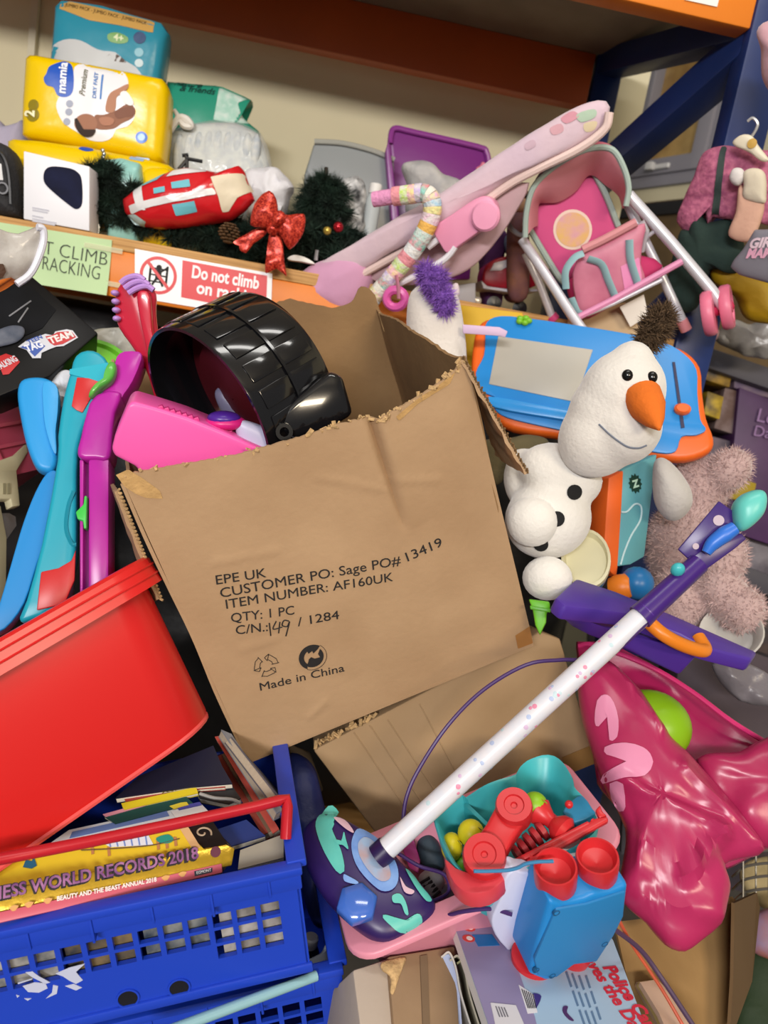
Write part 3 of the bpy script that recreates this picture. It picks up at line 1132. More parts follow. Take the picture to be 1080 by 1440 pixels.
def opentub(q, depth, t, mat, parent, lip=.006):
    """open-fronted-from-above tub: front outline q, going back by depth"""
    m = MB()
    if area2(q) < 0:
        q = q[::-1]
    c = sum(q, V((0, 0))) / len(q)
    q2 = [c + (p - c) * .93 for p in q]
    m.frustum([[V((p.x, p.y, 0)) for p in q], [V((p.x, p.y, -depth)) for p in q]])
    return m.bevel(.01, 3).obj('shell', mat, parent)


GT = mt('#8f9496', .35)
q = f.uvs(Zq([(85, 150), (240, 160), (400, 200), (520, 250), (500, 620), (480, 900), (10, 830), (30, 330)]))
q = [V((p.x, max(p.y, .001))) for p in q]
MB().prism(q, -.2, 0).bevel(.008, 2).obj('shell', GT, tb)
q = [f.p3(*Zq(p), .004) for p in [(85, 150), (240, 160), (400, 200), (520, 250)]]
MB().tube(q, .006, 8, n=4).obj('rim', mt('#a6a79f', .4), tb)
f = rk(.3)
pt = thing('storage_tub', 'purple plastic tub leaning open against the wall', 'tub', f)
PUR = mt('#7c2f80', .3, bump=.05)
q = f.uvs(Zq([(490, 130), (500, 90), (530, 75), (620, 95), (970, 175), (1020, 205), (1035, 270), (1000, 420), (900, 900), (560, 900), (520, 500)]), -.13)
q = [V((p.x, max(p.y, .001))) for p in q]
MB().prism(q, -.15, -.13).bevel(.006).obj('back', PUR, pt)
q2 = f.uvs(Zq([(490, 130), (540, 500), (590, 900), (560, 900), (500, 560), (470, 200)]))
q2 = [V((p.x, max(p.y, .001))) for p in q2]
MB().prism(q2, -.15, -.0).bevel(.004).obj('side', PUR, pt)
q3 = f.uvs(Zq([(500, 600), (950, 640), (930, 900), (560, 900)]))
q3 = [V((p.x, max(p.y, .001))) for p in q3]
MB().prism(q3, -.02, -.0).bevel(.004).obj('front', PUR, pt)
q = [f.p3(*Zq(p), -.125) for p in [(496, 160), (504, 100), (530, 78), (620, 98), (970, 178), (1018, 208), (1033, 270)]]
MB().tube(q, .007, 8, n=3).obj('rim', mt('#8d3a90', .3), pt)
f = rk(.25)
soft('plush_toy', 'grey and white plush toy slumped in the purple tub', 'plush toy', f, Zq([(560, 280), (640, 255), (720, 265), (780, 330), (860, 350), (930, 420), (900, 520), (760, 620), (640, 620), (580, 520), (590, 400)]), .06, .05, mt('#bdbab6', .95, bump=.6, bs=80, hex2='#8f8f92', vs_=14), k=2, wr=.01, ws=25, seed=21)
f = rk(.2)
soft('crumpled_fabric', 'black and white fabric bundle in front of the grey tub', 'fabric', f, Zq([(230, 370), (300, 340), (350, 360), (370, 430), (360, 520), (350, 700), (240, 700), (230, 480)]), .03, .03, mt('#d0d0d0', .8, hex2='#2a2a2c', vs_=38, bump=.4), wr=.01, ws=40, seed=22)
bt = thing('bottle', 'pale bottle with a white cap beside the grey tub', 'bottle', f)
q = f.uv(*Zq((415, 420)))
Mb = Matrix.Translation((q.x, 0, 0)) @ Matrix.Rotation(-math.pi / 2, 4, 'X')
MB().lathe([(.001, .001), (.016, .001), (.017, .01), (.017, q.y - .02), (.012, q.y - .005)], Mb, 20).obj('body', mt('#a8aeb0', .2), bt)
MB().lathe([(.014, q.y - .006), (.014, q.y + .012), (.012, q.y + .015), (.001, q.y + .015)], Mb, 20).obj('cap', mt('#d5d3d0', .4), bt)
f = rk(.28)
m = MB()
for p in [(990, 290), (975, 300), (1000, 275)]:
    m.ell(f.p3(*Zq(p)), .006, seg=10, rings=6)
p = f.p3(*Zq((985, 290)))
m.tube([p, (p.x - .01, p.y - .06, p.z + .02)], .003, 6)
solo('hair_clip', 'small pink flower clip in the purple tub', 'clip', m, mt('#d97a96', .4), f)
# toys to the right on the shelf (seen between the bouncer and the stroller)
f = rk(.12)
rc = thing('toy_car', 'red toy car with white windows on the shelf', 'toy car', f)
Zr = crop(660, 230, 1000, 1080)
q = f.uvs(Zr([(60, 510), (75, 455), (130, 420), (190, 415), (240, 440), (300, 460), (300, 545), (200, 560), (75, 545)]))
q = [V((p.x, max(p.y, .012))) for p in q]
MB().prism(catmull(q, 3, True), -.07, 0).bevel(.008, 3).obj('body', mt('#a3172a', .3), rc)
MB().prism(f.uvs(Zr([(90, 480), (110, 445), (165, 430), (180, 455), (140, 478)])), -.0, .004).bevel(.001).obj('windscreen', mt('#d8d6de', .3), rc)
MB().prism([V((p.x, max(p.y, .008))) for p in f.uvs(Zr([(50, 520), (80, 548), (200, 565), (310, 560), (310, 572), (200, 580), (60, 560)]))], -.08, .005).bevel(.003).obj('bumper', mt('#c9c7cf', .4), rc)
for x in (120, 240):
    p = f.uv(*Zr((x, 560)))
    MB().lathe([(.001, 0), (.014, 0), (.016, .006), (.001, .008)], Matrix.Translation((p.x, .0165, .0)), 16).obj('wheel', BLACKP, rc)
f = rk(.17)
rb = thing('toy_figure', 'blue and white toy figure with green eye behind the red car', 'toy', f)
q = f.uvs(Zr([(155, 350), (175, 310), (215, 310), (245, 350), (240, 400), (200, 420), (165, 400)]))
MB().pillow(q, .03, .03).obj('head', mt('#8fa6c6', .4), rb)
bv = bvh_of(rb.children[0])
prt(rb, f, bv, [Zr((p.x, p.y)) for p in circ(188, 365, 18, 14)], mt('#dfe4ea', .4), 'eye', 3, 14)
prt(rb, f, bv, [Zr((p.x, p.y)) for p in circ(186, 366, 9, 14)], mt('#5c9a3c', .4), 'pupil', 2, 14, eps=.003)
q = f.uvs(Zr([(170, 400), (240, 400), (250, 600), (160, 600)]))
MB().pillow([V((p.x, max(p.y, .003))) for p in q], .025, .025, k=4).obj('torso', mt('#5b3040', .5), rb)
f = rk(.2)
soft('plush_toy', 'purple plush toy lying behind the toy figure', 'plush toy', f, Zr([(40, 340), (80, 290), (150, 295), (170, 340), (150, 420), (140, 640), (60, 640), (45, 450)]), .04, .04, mt('#5a2f66', .9, bump=.5), seed=24, wr=.006)
dl = thing('doll', 'fair faced doll sitting behind the doll stroller', 'doll', rk(.1))
f = rk(.1)
p = f.p3(*Zr((220, 180)))
MB().ell(p, (.022, .028, .024)).obj('head', mt('#d9b08c', .5, sub=.1), dl)
MB().ell(p + V((.006, .014, .021)), (.0045, .0055, .004), seg=10, rings=6).obj('eye', mt('#161214', .2), dl)
MB().ell(p + V((-.012, .0, .02)), (.0035, .0045, .004), seg=10, rings=6).obj('eye', mt('#161214', .2), dl)
MB().ell(p + V((.0, .008, -.008)), (.026, .028, .02)).obj('hair', mt('#7a4f2c', .7, bump=.6, bs=200), dl)
MB().pillow([V((q.x, max(q.y, .003))) for q in f.uvs(Zr([(180, 225), (250, 225), (265, 420), (255, 600), (180, 600), (170, 420)]))], .03, .03).obj('dress', mt('#6b4650', .8, bump=.5, hex2='#8a5a44', vs_=20), dl)
f = rk(.02)
solo('flat_box', 'flat grey box lying on the shelf edge', 'box', MB().prism([V((p.x, max(p.y, .001))) for p in f.uvs(Zq([(850, 930), (960, 915), (960, 1030), (850, 1030)]))], -.08, 0).bevel(.002), mt('#9a979b', .5), f)
m = MB()
for x, y, lab in [(950, 1020, 'leftmost clear glass bauble next to the flat grey box'), (965, 1000, 'second clear glass bauble from the flat grey box'), (982, 1010, 'third clear glass bauble from the flat grey box'), (1000, 990, 'rightmost clear glass bauble on the shelf edge')]:
    p = f.p3(*Zq((x, y)), .03)
    m = MB().ell((p.x, .0085, .03 - .05), .0085, seg=12, rings=8)
    solo('glass_bauble', lab, 'bauble', m, mt('#d8d0c0', .05, metal=.5), f, group='glass baubles on the shelf edge')


# ------------------------------------------------------------------ the big open carton
def para(bl, br, tr, tl, d):
    A = Matrix((ray(*br), ray(*tl), -ray(*tr))).transposed()
    s = A.inverted() @ (ray(*bl) * d)
    return d, s.x, s.z, s.y


dd = para((350, 1070), (750, 905), (650, 500), (165, 668), 1.05)
F = fr((350, 1070, dd[0]), (750, 905, dd[1]), (165, 668, dd[3]))
BW, BH, BD = F.uv(750, 905).x, F.uv(165, 668).y, .40
T = .0045
box = thing('cardboard_carton', 'large open brown carton with torn rim and printed black lettering', 'carton', F)
rim = [F.uv(*p) for p in [(165, 672), (200, 662), (235, 656), (330, 640), (430, 612), (470, 598), (515, 588), (527, 590), (560, 574), (590, 556), (612, 542), (640, 520), (652, 503)]]


def rimh(pts, u, jag=.0025):
    for a, b in zip(pts, pts[1:]):
        if u <= b.x:
            t = max(0, min(1, (u - a.x) / max(1e-6, b.x - a.x)))
            return a.y + (b.y - a.y) * t + jag * (noise.noise(V((u * 160, 1, 0))) + .6 * noise.noise(V((u * 420, 2, 0))))
    return pts[-1].y


c0, c1 = F.uv(523, 588), F.uv(572, 745)


def disp(u, v):
    z = .0035 * noise.noise(V((u * 5, v * 5, 3))) + .0012 * noise.noise(V((u * 17, v * 17, 8)))
    d = (c1 - c0).normalized()
    p = V((u, v)) - c0
    s_, t = p.dot(d), p.x * d.y - p.y * d.x          # along and across the fold
    k = max(0, 1 - max(0, s_) / (c1 - c0).length) ** .6
    if t * -1 < 0:
        pass
    z += k * (-.013 * math.exp(-(t / .006) ** 2) + (.012 * math.exp(-abs(t) / .03) if t < 0 else 0))
    for (ax, ay, bx, by, am) in ((.06, .30, .14, .285, .0014), (.05, .17, .1, .165, .0012), (.22, .36, .3, .31, .0016), (.30, .325, .37, .30, .0015), (.10, .03, .13, .045, .0018)):
        a, b = V((ax, ay)), V((bx, by))
        e = b - a
        q = max(0, min(1, (V((u, v)) - a).dot(e) / e.length_squared))
        dist = (V((u, v)) - a - e * q).length
        z += am * math.exp(-(dist / .004) ** 2)
    return z


m = MB()
NU, NV = 110, 80
m.grid(lambda a, b: (lambda u: (lambda v: V((u, v, disp(u, v))))(b ** 1 * rimh(rim, u)))(a * BW), NU, NV)
fp = m.solid(T).obj('front_panel', KRAFT, box)
# torn paper edge along the rim
m = MB()
for k in range(150):
    u = rnd.random() * BW
    h = rimh(rim, u)
    if u < .05 and rnd.random() < .3 or u > BW * .55 or rnd.random() < .15:
        s_ = .002 + .0035 * rnd.random()
        M = Matrix.Translation((u, h + rnd.uniform(-.004, .002), disp(u, h) - T / 2 + rnd.uniform(-.003, .003))) @ Matrix.Rotation(rnd.random() * 6, 4, (rnd.random(), rnd.random(), 1))
        m.box(-s_, -s_ * .5, -.001, s_, s_ * .5, .001, M)
m.obj('torn_edge', KRAFT_E, box, kind='stuff')
# bare layer where the outer paper is ripped, top left and top right
bv = bvh_of(fp)
q = [F.uv(*p) for p in [(163, 668), (180, 660), (200, 672), (225, 690), (229, 701), (205, 700), (190, 694), (175, 684)]]
patch('ripped_layer', q, mt('#b8935f', .9, bump=.5, bs=150, var=.1, vs_=60), box, bv, .0008, 4)
q = [F.uv(*p) for p in [(556, 585), (590, 558), (612, 545), (640, 523), (632, 540), (606, 556), (580, 572), (560, 592)]]
patch('ripped_layer', q, mt('#b18c58', .9, bump=.5, bs=150, var=.1, vs_=60), box, bv, .0008, 4)
# packing tape at the lower corner
q = [F.uv(*p) for p in [(724, 893), (744, 880), (749, 904), (728, 912)]]
patch('tape', q, mt('#9a6c3a', .25, var=.1), box, bv, .0008, 4)

# side panels, back and bottom
rimR = [(0, F.p3(652, 503).y)] + [(-t * BD, F.uv(x, y, -t * BD).y) for t, x, y in ((.12, 645, 492), (.3, 618, 466), (.55, 588, 443), (.75, 566, 437), (.92, 548, 438), (1, 540, 430))]


def hR(w):
    for (a, ha), (b, hb) in zip(rimR, rimR[1:]):
        if w >= b:
            return ha + (hb - ha) * ((w - a) / (b - a)) + .003 * noise.noise(V((w * 120, 5, 0)))
    return rimR[-1][1]


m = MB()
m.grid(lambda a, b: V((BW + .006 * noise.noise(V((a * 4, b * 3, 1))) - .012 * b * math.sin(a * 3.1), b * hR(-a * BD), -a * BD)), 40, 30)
m.solid(T).obj('side_panel', KRAFT_SHADE, box)
m = MB()
m.grid(lambda a, b: V((.0 + .005 * noise.noise(V((a * 4, b * 3, 9))), b * (BH - .012 + .1 * max(0, (a - .4) / .6)), -a * BD)), 24, 24)
m.solid(T).obj('side_panel', KRAFT, box)
rimB = [F.uv(x, y, -BD) for x, y in ((200, 520), (300, 470), (385, 427), (410, 420), (440, 428), (470, 434), (495, 425), (505, 402), (518, 405), (535, 425), (548, 432))]
rimB[0].x, rimB[-1].x = 0, BW
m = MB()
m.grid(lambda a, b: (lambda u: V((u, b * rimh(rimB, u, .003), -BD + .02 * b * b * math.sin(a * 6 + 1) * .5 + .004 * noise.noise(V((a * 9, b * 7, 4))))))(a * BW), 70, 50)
m.solid(T).obj('back_panel', KRAFT_SHADE, box)
m = MB().box(0, -.004, -BD, BW, 0, 0)
m.obj('bottom_panel', KRAFT, box)
# hanging side flaps: left strip with its raw corrugated edge, dark right flap bent outward
ql = [F.pd(166, 690, dd[3] + .02), F.pd(225, 842, dd[3] + .07), F.pd(218, 846, dd[3] + .12), F.pd(160, 680, dd[3] + .1)]
m = MB()
v4 = [V(p) for p in ql]
m.grid(lambda a, b: v4[0].lerp(v4[1], a).lerp(v4[3].lerp(v4[2], a), b) + V((.002 * noise.noise(V((a * 9, b * 5, 2))), 0, 0)), 20, 6)
m.solid(T).obj('flap', KRAFT, box)
e = MB()
for k in range(60):
    p = v4[0].lerp(v4[1], k / 59)
    e.tube([p, p + V((.003, .002 * (-1) ** k, .003))], .0016, 5)
e.obj('corrugated_edge', KRAFT_E, box, kind='stuff')
dR = dd[2]
qr = [F.pd(652, 505, dR + .0), F.pd(742, 666, dR + .02), F.pd(700, 640, dR + .16), F.pd(655, 500, dR + .13)]
v5 = [V(p) for p in qr]
m = MB()
m.grid(lambda a, b: v5[0].lerp(v5[1], a).lerp(v5[3].lerp(v5[2], a), b) + V((.004 * noise.noise(V((a * 9, b * 5, 2))), .003 * noise.noise(V((a * 30, b * 5, 7))), 0)), 24, 8)
m.solid(T).obj('flap', KRAFT, box)
m = MB()
for k in range(46):
    p = v5[0].lerp(v5[1], k / 45)
    m.tube([p, p + V((.002 * rnd.random(), .004, .002 * (-1) ** k))], .0015, 5)
m.obj('corrugated_edge', mt('#6b5233', .9), box, kind='stuff')
# loose torn tongue of card on the back rim
qf = [F.p3(532, 440, -BD + .02), F.p3(563, 462, -BD + .02), F.p3(553, 470, -BD + .03), F.p3(540, 467, -BD + .03)]
m = MB()
m.face(m._v(qf))
m.solid(.003).obj('torn_tongue', KRAFT_E, box)


# lettering follows the dented face
def wp(c):
    return V((c.x, c.y, c.z + disp(c.x, c.y) + .0009))


def line(body, p0, p1, size=None, bold=0.0, shear=0):
    a, b = F.uv(*p0), F.uv(*p1)
    d = b - a
    text(body, size, INK, box, a.x, a.y, rot=math.degrees(math.atan2(d.y, d.x)), bold=bold, fit=d.length, warp=wp, shear=shear)


Zt = crop(240, 740, 700, 1080)
line('EPE UK', Zt((147, 192)), Zt((312, 168)), .0185)
line('CUSTOMER PO: Sage PO#', Zt((163, 236)), Zt((757, 126)), .0195)
line('13419', Zt((772, 120)), Zt((888, 68)), .0195)
line('ITEM NUMBER: AF160UK', Zt((180, 272)), Zt((730, 180)), .0185)
line('QTY: 1 PC', Zt((198, 316)), Zt((406, 290)), .0185)
line('C/N.:', Zt((213, 356)), Zt((318, 344)), .0185)
line('/ 1284', Zt((420, 330)), Zt((556, 305)), .0185)
line('Made in China', Zt((292, 540)), Zt((570, 478)), .017)


def stroke(pts, r=.0009, mat=INK, n=6):
    q = [F.uv(*Zt(p)) for p in pts]
    m = MB().tube([V((p.x, p.y, disp(p.x, p.y) + .0006)) for p in q], r, 5, n=n)
    m.obj('handwriting', mat, box)


stroke([(325, 318), (330, 360)])
stroke([(348, 312), (338, 338), (368, 332)])
stroke([(360, 315), (356, 352)])
stroke([(390, 312), (374, 310), (368, 326), (384, 330), (392, 314), (386, 340), (380, 362)])
# recycling arrows
cc = F.uv(*Zt((315, 458)))
R_ = (F.uv(*Zt((355, 455))) - F.uv(*Zt((275, 462)))).length / 2
m = MB()
for k in range(3):
    t0 = math.radians(90 + 120 * k + 20)
    for t_a, t_b, off in ((0, 62, 0),):
        for rr in (R_, R_ * .55):
            pts = [V((cc.x + rr * math.cos(t0 + math.radians(x)), cc.y + rr * math.sin(t0 + math.radians(x)), 0)) for x in (0, 25, 62, 70)]
            m.tube([wp(p) for p in pts], .0005, 4)
    for x in (0, 70):
        a_, b_ = [V((cc.x + rr * math.cos(t0 + math.radians(x)), cc.y + rr * math.sin(t0 + math.radians(x)), 0)) for rr in (R_ * .45, R_ * 1.08)]
        m.tube([wp(a_), wp(b_)], .0005, 4)
    x = 92
    tip = V((cc.x + R_ * .76 * math.cos(t0 + math.radians(x)), cc.y + R_ * .76 * math.sin(t0 + math.radians(x)), 0))
    for rr in (R_ * .45, R_ * 1.08):
        a_ = V((cc.x + rr * math.cos(t0 + math.radians(70)), cc.y + rr * math.sin(t0 + math.radians(70)), 0))
        m.tube([wp(a_), wp(tip)], .0005, 4)
m.obj('recycling_mark', INK, box)
# round two-arrow mark
cc = F.uv(*Zt((468, 431)))
R_ = (F.uv(*Zt((515, 425))) - F.uv(*Zt((423, 437)))).length / 2
m = MB()


def pol(r_, t):
    return (cc.x + R_ * r_ * math.cos(math.radians(t)), cc.y + R_ * r_ * math.sin(math.radians(t)))


m.prism([pol(.98, t) for t in range(40, 231, 10)] + [pol(.62, t) for t in range(215, 109, -15)] + [pol(.42, 115), pol(.5, 75), pol(.3, 60), pol(.72, 40)], 0, .0003)
m.prism([pol(.8, t) for t in range(-140, 31, 10)] + [pol(.45, 10), pol(.55, -25), pol(.2, -60), pol(.1, 150), pol(.3, 190), pol(.45, -150)], 0, .0003)
m.warp(wp)
m.tube([wp(V((*pol(1.02, t), 0))) for t in range(-130, 41, 10)], .0004, 4)
m.obj('two_arrow_mark', INK, box)


# ------------------------------------------------------------------ things in the big carton
Zw = crop(150, 370, 560, 1080)
ctr = P(*Zw((372, 560)), 1.0)
axw = (FWD * .54 + (RGT * .775 + UPV * .63) * .84).normalized()
WM = axis_m(ctr, axw)
wl = thing('ribbed_tyre', 'glossy black plastic toy wheel with ribbed tread', 'toy', WM)
R_, W_ = .124, .128
GB = mt('#0f0f12', .16, coat=.4)
prof = [(R_ * .93, .075), (R_ * .945, .004), (R_ * .955, .0), (R_ * .99, .0), (R_, .004), (R_, W_ - .012), (R_ * .97, W_ - .003), (R_ * .9, W_), (R_ * .3, W_)]
MB().lathe(prof, None, 64, False).obj('tyre', GB, wl)
MB().lathe([(R_ * .94, .072), (R_ * .7, .07), (R_ * .65, .055), (R_ * .3, .05), (.02, .045), (.001, .045)], None, 48, False).obj('wheel_disc', mt('#4a0f18', .4), wl)
MB().lathe([(.001, W_ + .001), (R_ * .5, W_ + .001), (R_ * .55, W_ - .006)], None, 32, False).obj('back_plate', GB, wl)
nb = 22
pad = MB().box(-.0125, -.024, -.001, .0125, .024, .0016).bevel(.0015, 2).mesh('tread_block')
pad.materials.append(GB)
for k in range(nb):
    a = 2 * math.pi * k / nb
    for zc in (.038, W_ - .038):
        M = Matrix.Rotation(a, 4, 'Z') @ Matrix.Translation((R_, 0, zc)) @ Matrix.Rotation(math.pi / 2, 4, 'Y') @ Matrix.Rotation(math.pi / 2, 4, 'Z')
        o = link('tread_block', pad, None, wl, M)
MB().lathe([(R_ + .0015, W_ / 2 - .002), (R_ + .0032, W_ / 2 - .002), (R_ + .0032, W_ / 2 + .002), (R_ + .0015, W_ / 2 + .002)], None, 64, False).obj('centre_rib', GB, wl)
f = ff(430, 580, .945, yaw=12)
q = f.uvs(Zw([(610, 585), (700, 500), (830, 398), (878, 418), (918, 560), (800, 632), (705, 655), (650, 620)]))
o = MB().prism(q, -.06, 0).bevel(.008, 3).obj('foot_block', GB, wl)
o.matrix_basis = WM.inverted() @ f.M
q = f.uv(*Zw((655, 625)))
o = MB().lathe([(.011, 0), (.011, .006), (.006, .006), (.006, -.002)], Matrix.Translation((q.x, q.y, 0)), 18, False).obj('screw_boss', GB, wl)
o.matrix_basis = WM.inverted() @ f.M

HP = mt('#e85aa8', .35)
pk = thing('toy_keyboard', 'hot pink toy keyboard sticking out of the carton', 'toy', F)
q = F.uvs(Zw([(18, 690), (30, 640), (78, 525), (100, 512), (180, 535), (300, 572), (420, 620), (585, 690), (600, 730), (130, 790), (110, 755), (30, 715)]), -.02)
MB().prism(q, -.10, -.02).bevel(.009, 3).obj('case', HP, pk)
for k in range(9):
    t = k / 8
    p = F.p3(*Zw((130 + 400 * t, 530 + 135 * t)), -.05)
    MB().ell(p, (.014, .0032, .014), seg=12, rings=8, rot=Matrix.Rotation(.05, 3, 'Z')).obj('scallop', HP, pk)
m = MB()
for k in range(7):
    p = F.p3(*Zw((205 + 22 * k, 545 + 7 * k)), -.03)
    m.box(p.x - .003, p.y - .001, p.z - .006, p.x + .003, p.y + .006, p.z + .004)
m.bevel(.001).obj('raised_letters', mt('#c8307f', .4), pk)
p = F.p3(*Zw((445, 600)), -.05)
MB().ell(p + V((0, .004, 0)), (.026, .01, .02), rot=Matrix.Rotation(-.35, 3, 'Z')).obj('button_ring', mt('#c8207a', .35), pk)
MB().ell(p + V((.0, .01, .002)), (.021, .009, .016), rot=Matrix.Rotation(-.35, 3, 'Z')).obj('button', mt('#46218a', .3), pk)
f = Fr(F.w((0, 0, -.045)), F.w((1, 0, -.045)), F.w((0, 1, -.045)))
soft('toy_paddle', 'pale lavender plastic paddle lying under the black wheel', 'toy', f, Zw([(480, 585), (540, 590), (640, 630), (725, 665), (700, 730), (560, 740), (490, 660)]), .012, .014, mt('#b9b8d6', .4), k=3)
f = Fr(F.w((0, 0, -.17)), F.w((1, 0, -.17)), F.w((0, 1, -.17)))
soft('toy_roller', 'grey lavender plastic roller in the shadow under the wheel', 'toy', f, Zw([(400, 480), (440, 460), (520, 520), (640, 610), (620, 700), (520, 690), (430, 560)]), .03, .02, mt('#6f6d88', .4), k=2)

# red toy rake with lilac teeth
f = ff(210, 480, 1.1, yaw=-15)
rk_ = thing('toy_rake', 'shiny red plastic handle with lilac teeth', 'toy', f)
RP = mt('#bf1f3a', .22, coat=.3)
q = catmull(f.uvs([(172, 394), (188, 388), (206, 398), (217, 414), (217, 440), (222, 475), (240, 530), (268, 600), (290, 660), (236, 660), (222, 590), (207, 530), (189, 495), (166, 462), (160, 438), (161, 412)]), 3, True)
MB().prism(q, -.02, 0).bevel(.008, 3).obj('handle', RP, rk_)
q = catmull(f.uvs([(196, 412), (212, 412), (215, 440), (219, 478), (236, 532), (262, 600), (280, 650), (250, 650), (232, 590), (215, 520), (204, 470), (198, 440)]), 3, True)
MB().prism(q, -.002, .012).bevel(.006, 3).obj('rib', RP, rk_)
LT = mt('#b48ad0', .35)
for k in range(3):
    dx, dy = k * 7, k * 7
    q = f.uvs([(169 + dx * .8, 398 + dy), (178 + dx, 391 + dy), (192 + dx, 388 + dy), (203 + dx * .9, 394 + dy)], .012)
    MB().tube([V((p.x, p.y, .01)) for p in q], .0042, 8, n=4).obj('tooth', LT, rk_)
for k in range(4):
    p = f.p3(162 + k * .8, 412 + k * 12, .004)
    MB().ell(p, (.006, .0045, .009), seg=10, rings=8).obj('tooth', LT, rk_)

# ------------------------------------------------------------------ red tub and the toys standing in it
Zm = crop(0, 480, 330, 1080)
fT = fr((38, 1200, .835), (308, 1012, .935), (-70, 935, .83))
tub_ = thing('storage_tub', 'red plastic storage tub tipped toward the camera', 'tub', fT)
TW, TH, TD = fT.uv(304, 1008).x, fT.uv(190, 790).y, .2
REDP = mt('#c9201f', .3, bump=.04, bs=12)
x0, x1 = -.26, TW


def rloop(x0, x1, y, z0, z1, r, n=6):
    return [V((p.x, y, p.y)) for p in rrect(x0, z0, x1, z1, r, n)]


o_ = .018
m = MB().frustum([rloop(x0 + .006, x1 - .006, 0.0, -TD + .006, -.006, .06), rloop(x0, x1, .01, -TD, 0, .065), rloop(x0 - o_, x1 + o_, TH, -TD - o_, o_, .045),
                  rloop(x0 - o_ + .004, x1 + o_ - .004, TH, -TD - o_ + .004, o_ - .004, .042), rloop(x0 + .004, x1 - .004, .012, -TD + .004, -.004, .062)])
m.obj('shell', REDP, tub_)
lo = o_ + .016
m = MB().frustum([rloop(x0 - o_ - .001, x1 + o_ + .001, TH - .034, -TD - o_ - .001, o_ + .001, .046), rloop(x0 - lo, x1 + lo, TH - .036, -TD - lo, lo, .055), rloop(x0 - lo, x1 + lo, TH - .004, -TD - lo, lo, .055),
                  rloop(x0 - lo + .004, x1 + lo - .004, TH, -TD - lo + .004, lo - .004, .052), rloop(x0 - o_ + .003, x1 + o_ - .003, TH + .001, -TD - o_ + .003, o_ - .003, .042)], cap=False)
m.obj('rim', REDP, tub_)
for yy in (TH - .012, TH - .024):
    MB().tube([V((p.x, yy, p.z)) for p in rloop(x0 - lo - .0005, x1 + lo + .0005, 0, -TD - lo, lo + .0005, .055)], .0016, 6, closed=True).obj('rim_ridge', REDP, tub_)
MB().tube([V((p.x, .003, p.z)) for p in rloop(x0 + .004, x1 - .004, 0, -TD, -.003, .062)], .0035, 6, closed=True).obj('base_highlight_ridge', mt('#d8504e', .35), tub_)  # lighter red on the base edge paints its highlight

f = fr((60, 840, 1.0), (150, 800, 1.03), (110, 540, 1.08))
tq = thing('toy_track', 'turquoise plastic bar with red ends standing in the red tub', 'toy', f)
TQ = mt('#1a9cb4', .35)
RD = mt('#c22a2c', .35)
q = f.uvs(Zm([(325, 130), (345, 62), (400, 36), (455, 48), (498, 95), (495, 165), (460, 265), (400, 370), (365, 470), (352, 600), (350, 940), (330, 1060), (300, 1200), (90, 1300), (120, 1190), (190, 930), (262, 545), (265, 430), (292, 250)]))
MB().prism(catmull(q, 2, True), -.045, 0).bevel(.01, 3).obj('bar', TQ, tq)
MB().prism(f.uvs(Zm([(355, 168), (410, 172), (468, 192), (420, 262), (380, 330), (352, 318), (330, 300)])), -.001, .0025).bevel(.001).obj('red_insert', RD, tq)
MB().prism(f.uvs(Zm([(190, 1062), (270, 1045), (330, 1010), (350, 960), (345, 1100), (300, 1210), (170, 1240)])), -.001, .004).bevel(.002).obj('red_insert', RD, tq)
MB().prism(f.uvs(Zm([(322, 130), (498, 100), (495, 165), (468, 190), (320, 152)])), -.001, .0015).obj('cap_seam', mt('#22a8c0', .35), tq)
MB().tube([f.p3(*Zm(p), .0) for p in [(340, 690), (315, 760), (305, 860), (330, 930), (352, 935)]], .003, 6, n=5).obj('moulded_line', mt('#15889f', .4), tq)
f = fr((0, 860, 1.0), (80, 830, 1.03), (40, 560, 1.1))
pd = thing('toy_paddle', 'bright blue plastic paddle with rounded top in the red tub', 'toy', f)
AZ = mt('#2493d8', .4)
MB().prism(catmull(f.uvs(Zm([(78, 230), (95, 175), (150, 158), (215, 165), (262, 200), (275, 280), (262, 400), (266, 540), (240, 590), (200, 592), (160, 565), (120, 470), (90, 330)])), 3, True), -.03, .0).bevel(.008, 3).obj('head', AZ, pd)
MB().prism(catmull(f.uvs(Zm([(200, 200), (240, 195), (268, 230), (268, 330), (258, 420), (262, 520), (240, 500), (210, 400), (200, 300)])), 3, True), -.002, .006).bevel(.003, 2).obj('head_panel', mt('#3a9fe0', .4), pd)
MB().prism(catmull(f.uvs(Zm([(215, 600), (262, 594), (262, 680), (230, 860), (170, 1020), (110, 1200), (20, 1320), (-60, 1330), (-10, 1220), (60, 980), (105, 830), (160, 690)])), 3, True), -.035, -.004).bevel(.01, 3).obj('blade', mt('#1c84cc', .4), pd)
f = fr((110, 800, .99), (160, 790, 1.0), (130, 560, 1.05))
mg = thing('arch_toy', 'magenta plastic arched toy frame with a lime clip', 'toy', f)
MGT = mt('#b0259c', .28)
MB().prism(catmull(f.uvs(Zm([(525, 100), (535, 60), (570, 38), (640, 40), (650, 75), (610, 175), (570, 235), (545, 260), (440, 262), (490, 205), (515, 160)])), 2, True), -.05, -.004).bevel(.005, 2).obj('neck', MGT, mg)
MB().prism(catmull(f.uvs(Zm([(440, 245), (560, 232), (530, 330), (516, 450), (505, 545), (440, 545), (356, 535), (372, 440), (395, 340)])), 2, True), -.05, .004).bevel(.006, 3).obj('arch', MGT, mg)
MB().prism(f.uvs(Zm([(405, 540), (502, 535), (500, 1180), (405, 1200)])), -.05, .0).bevel(.004, 2).obj('leg', MGT, mg)
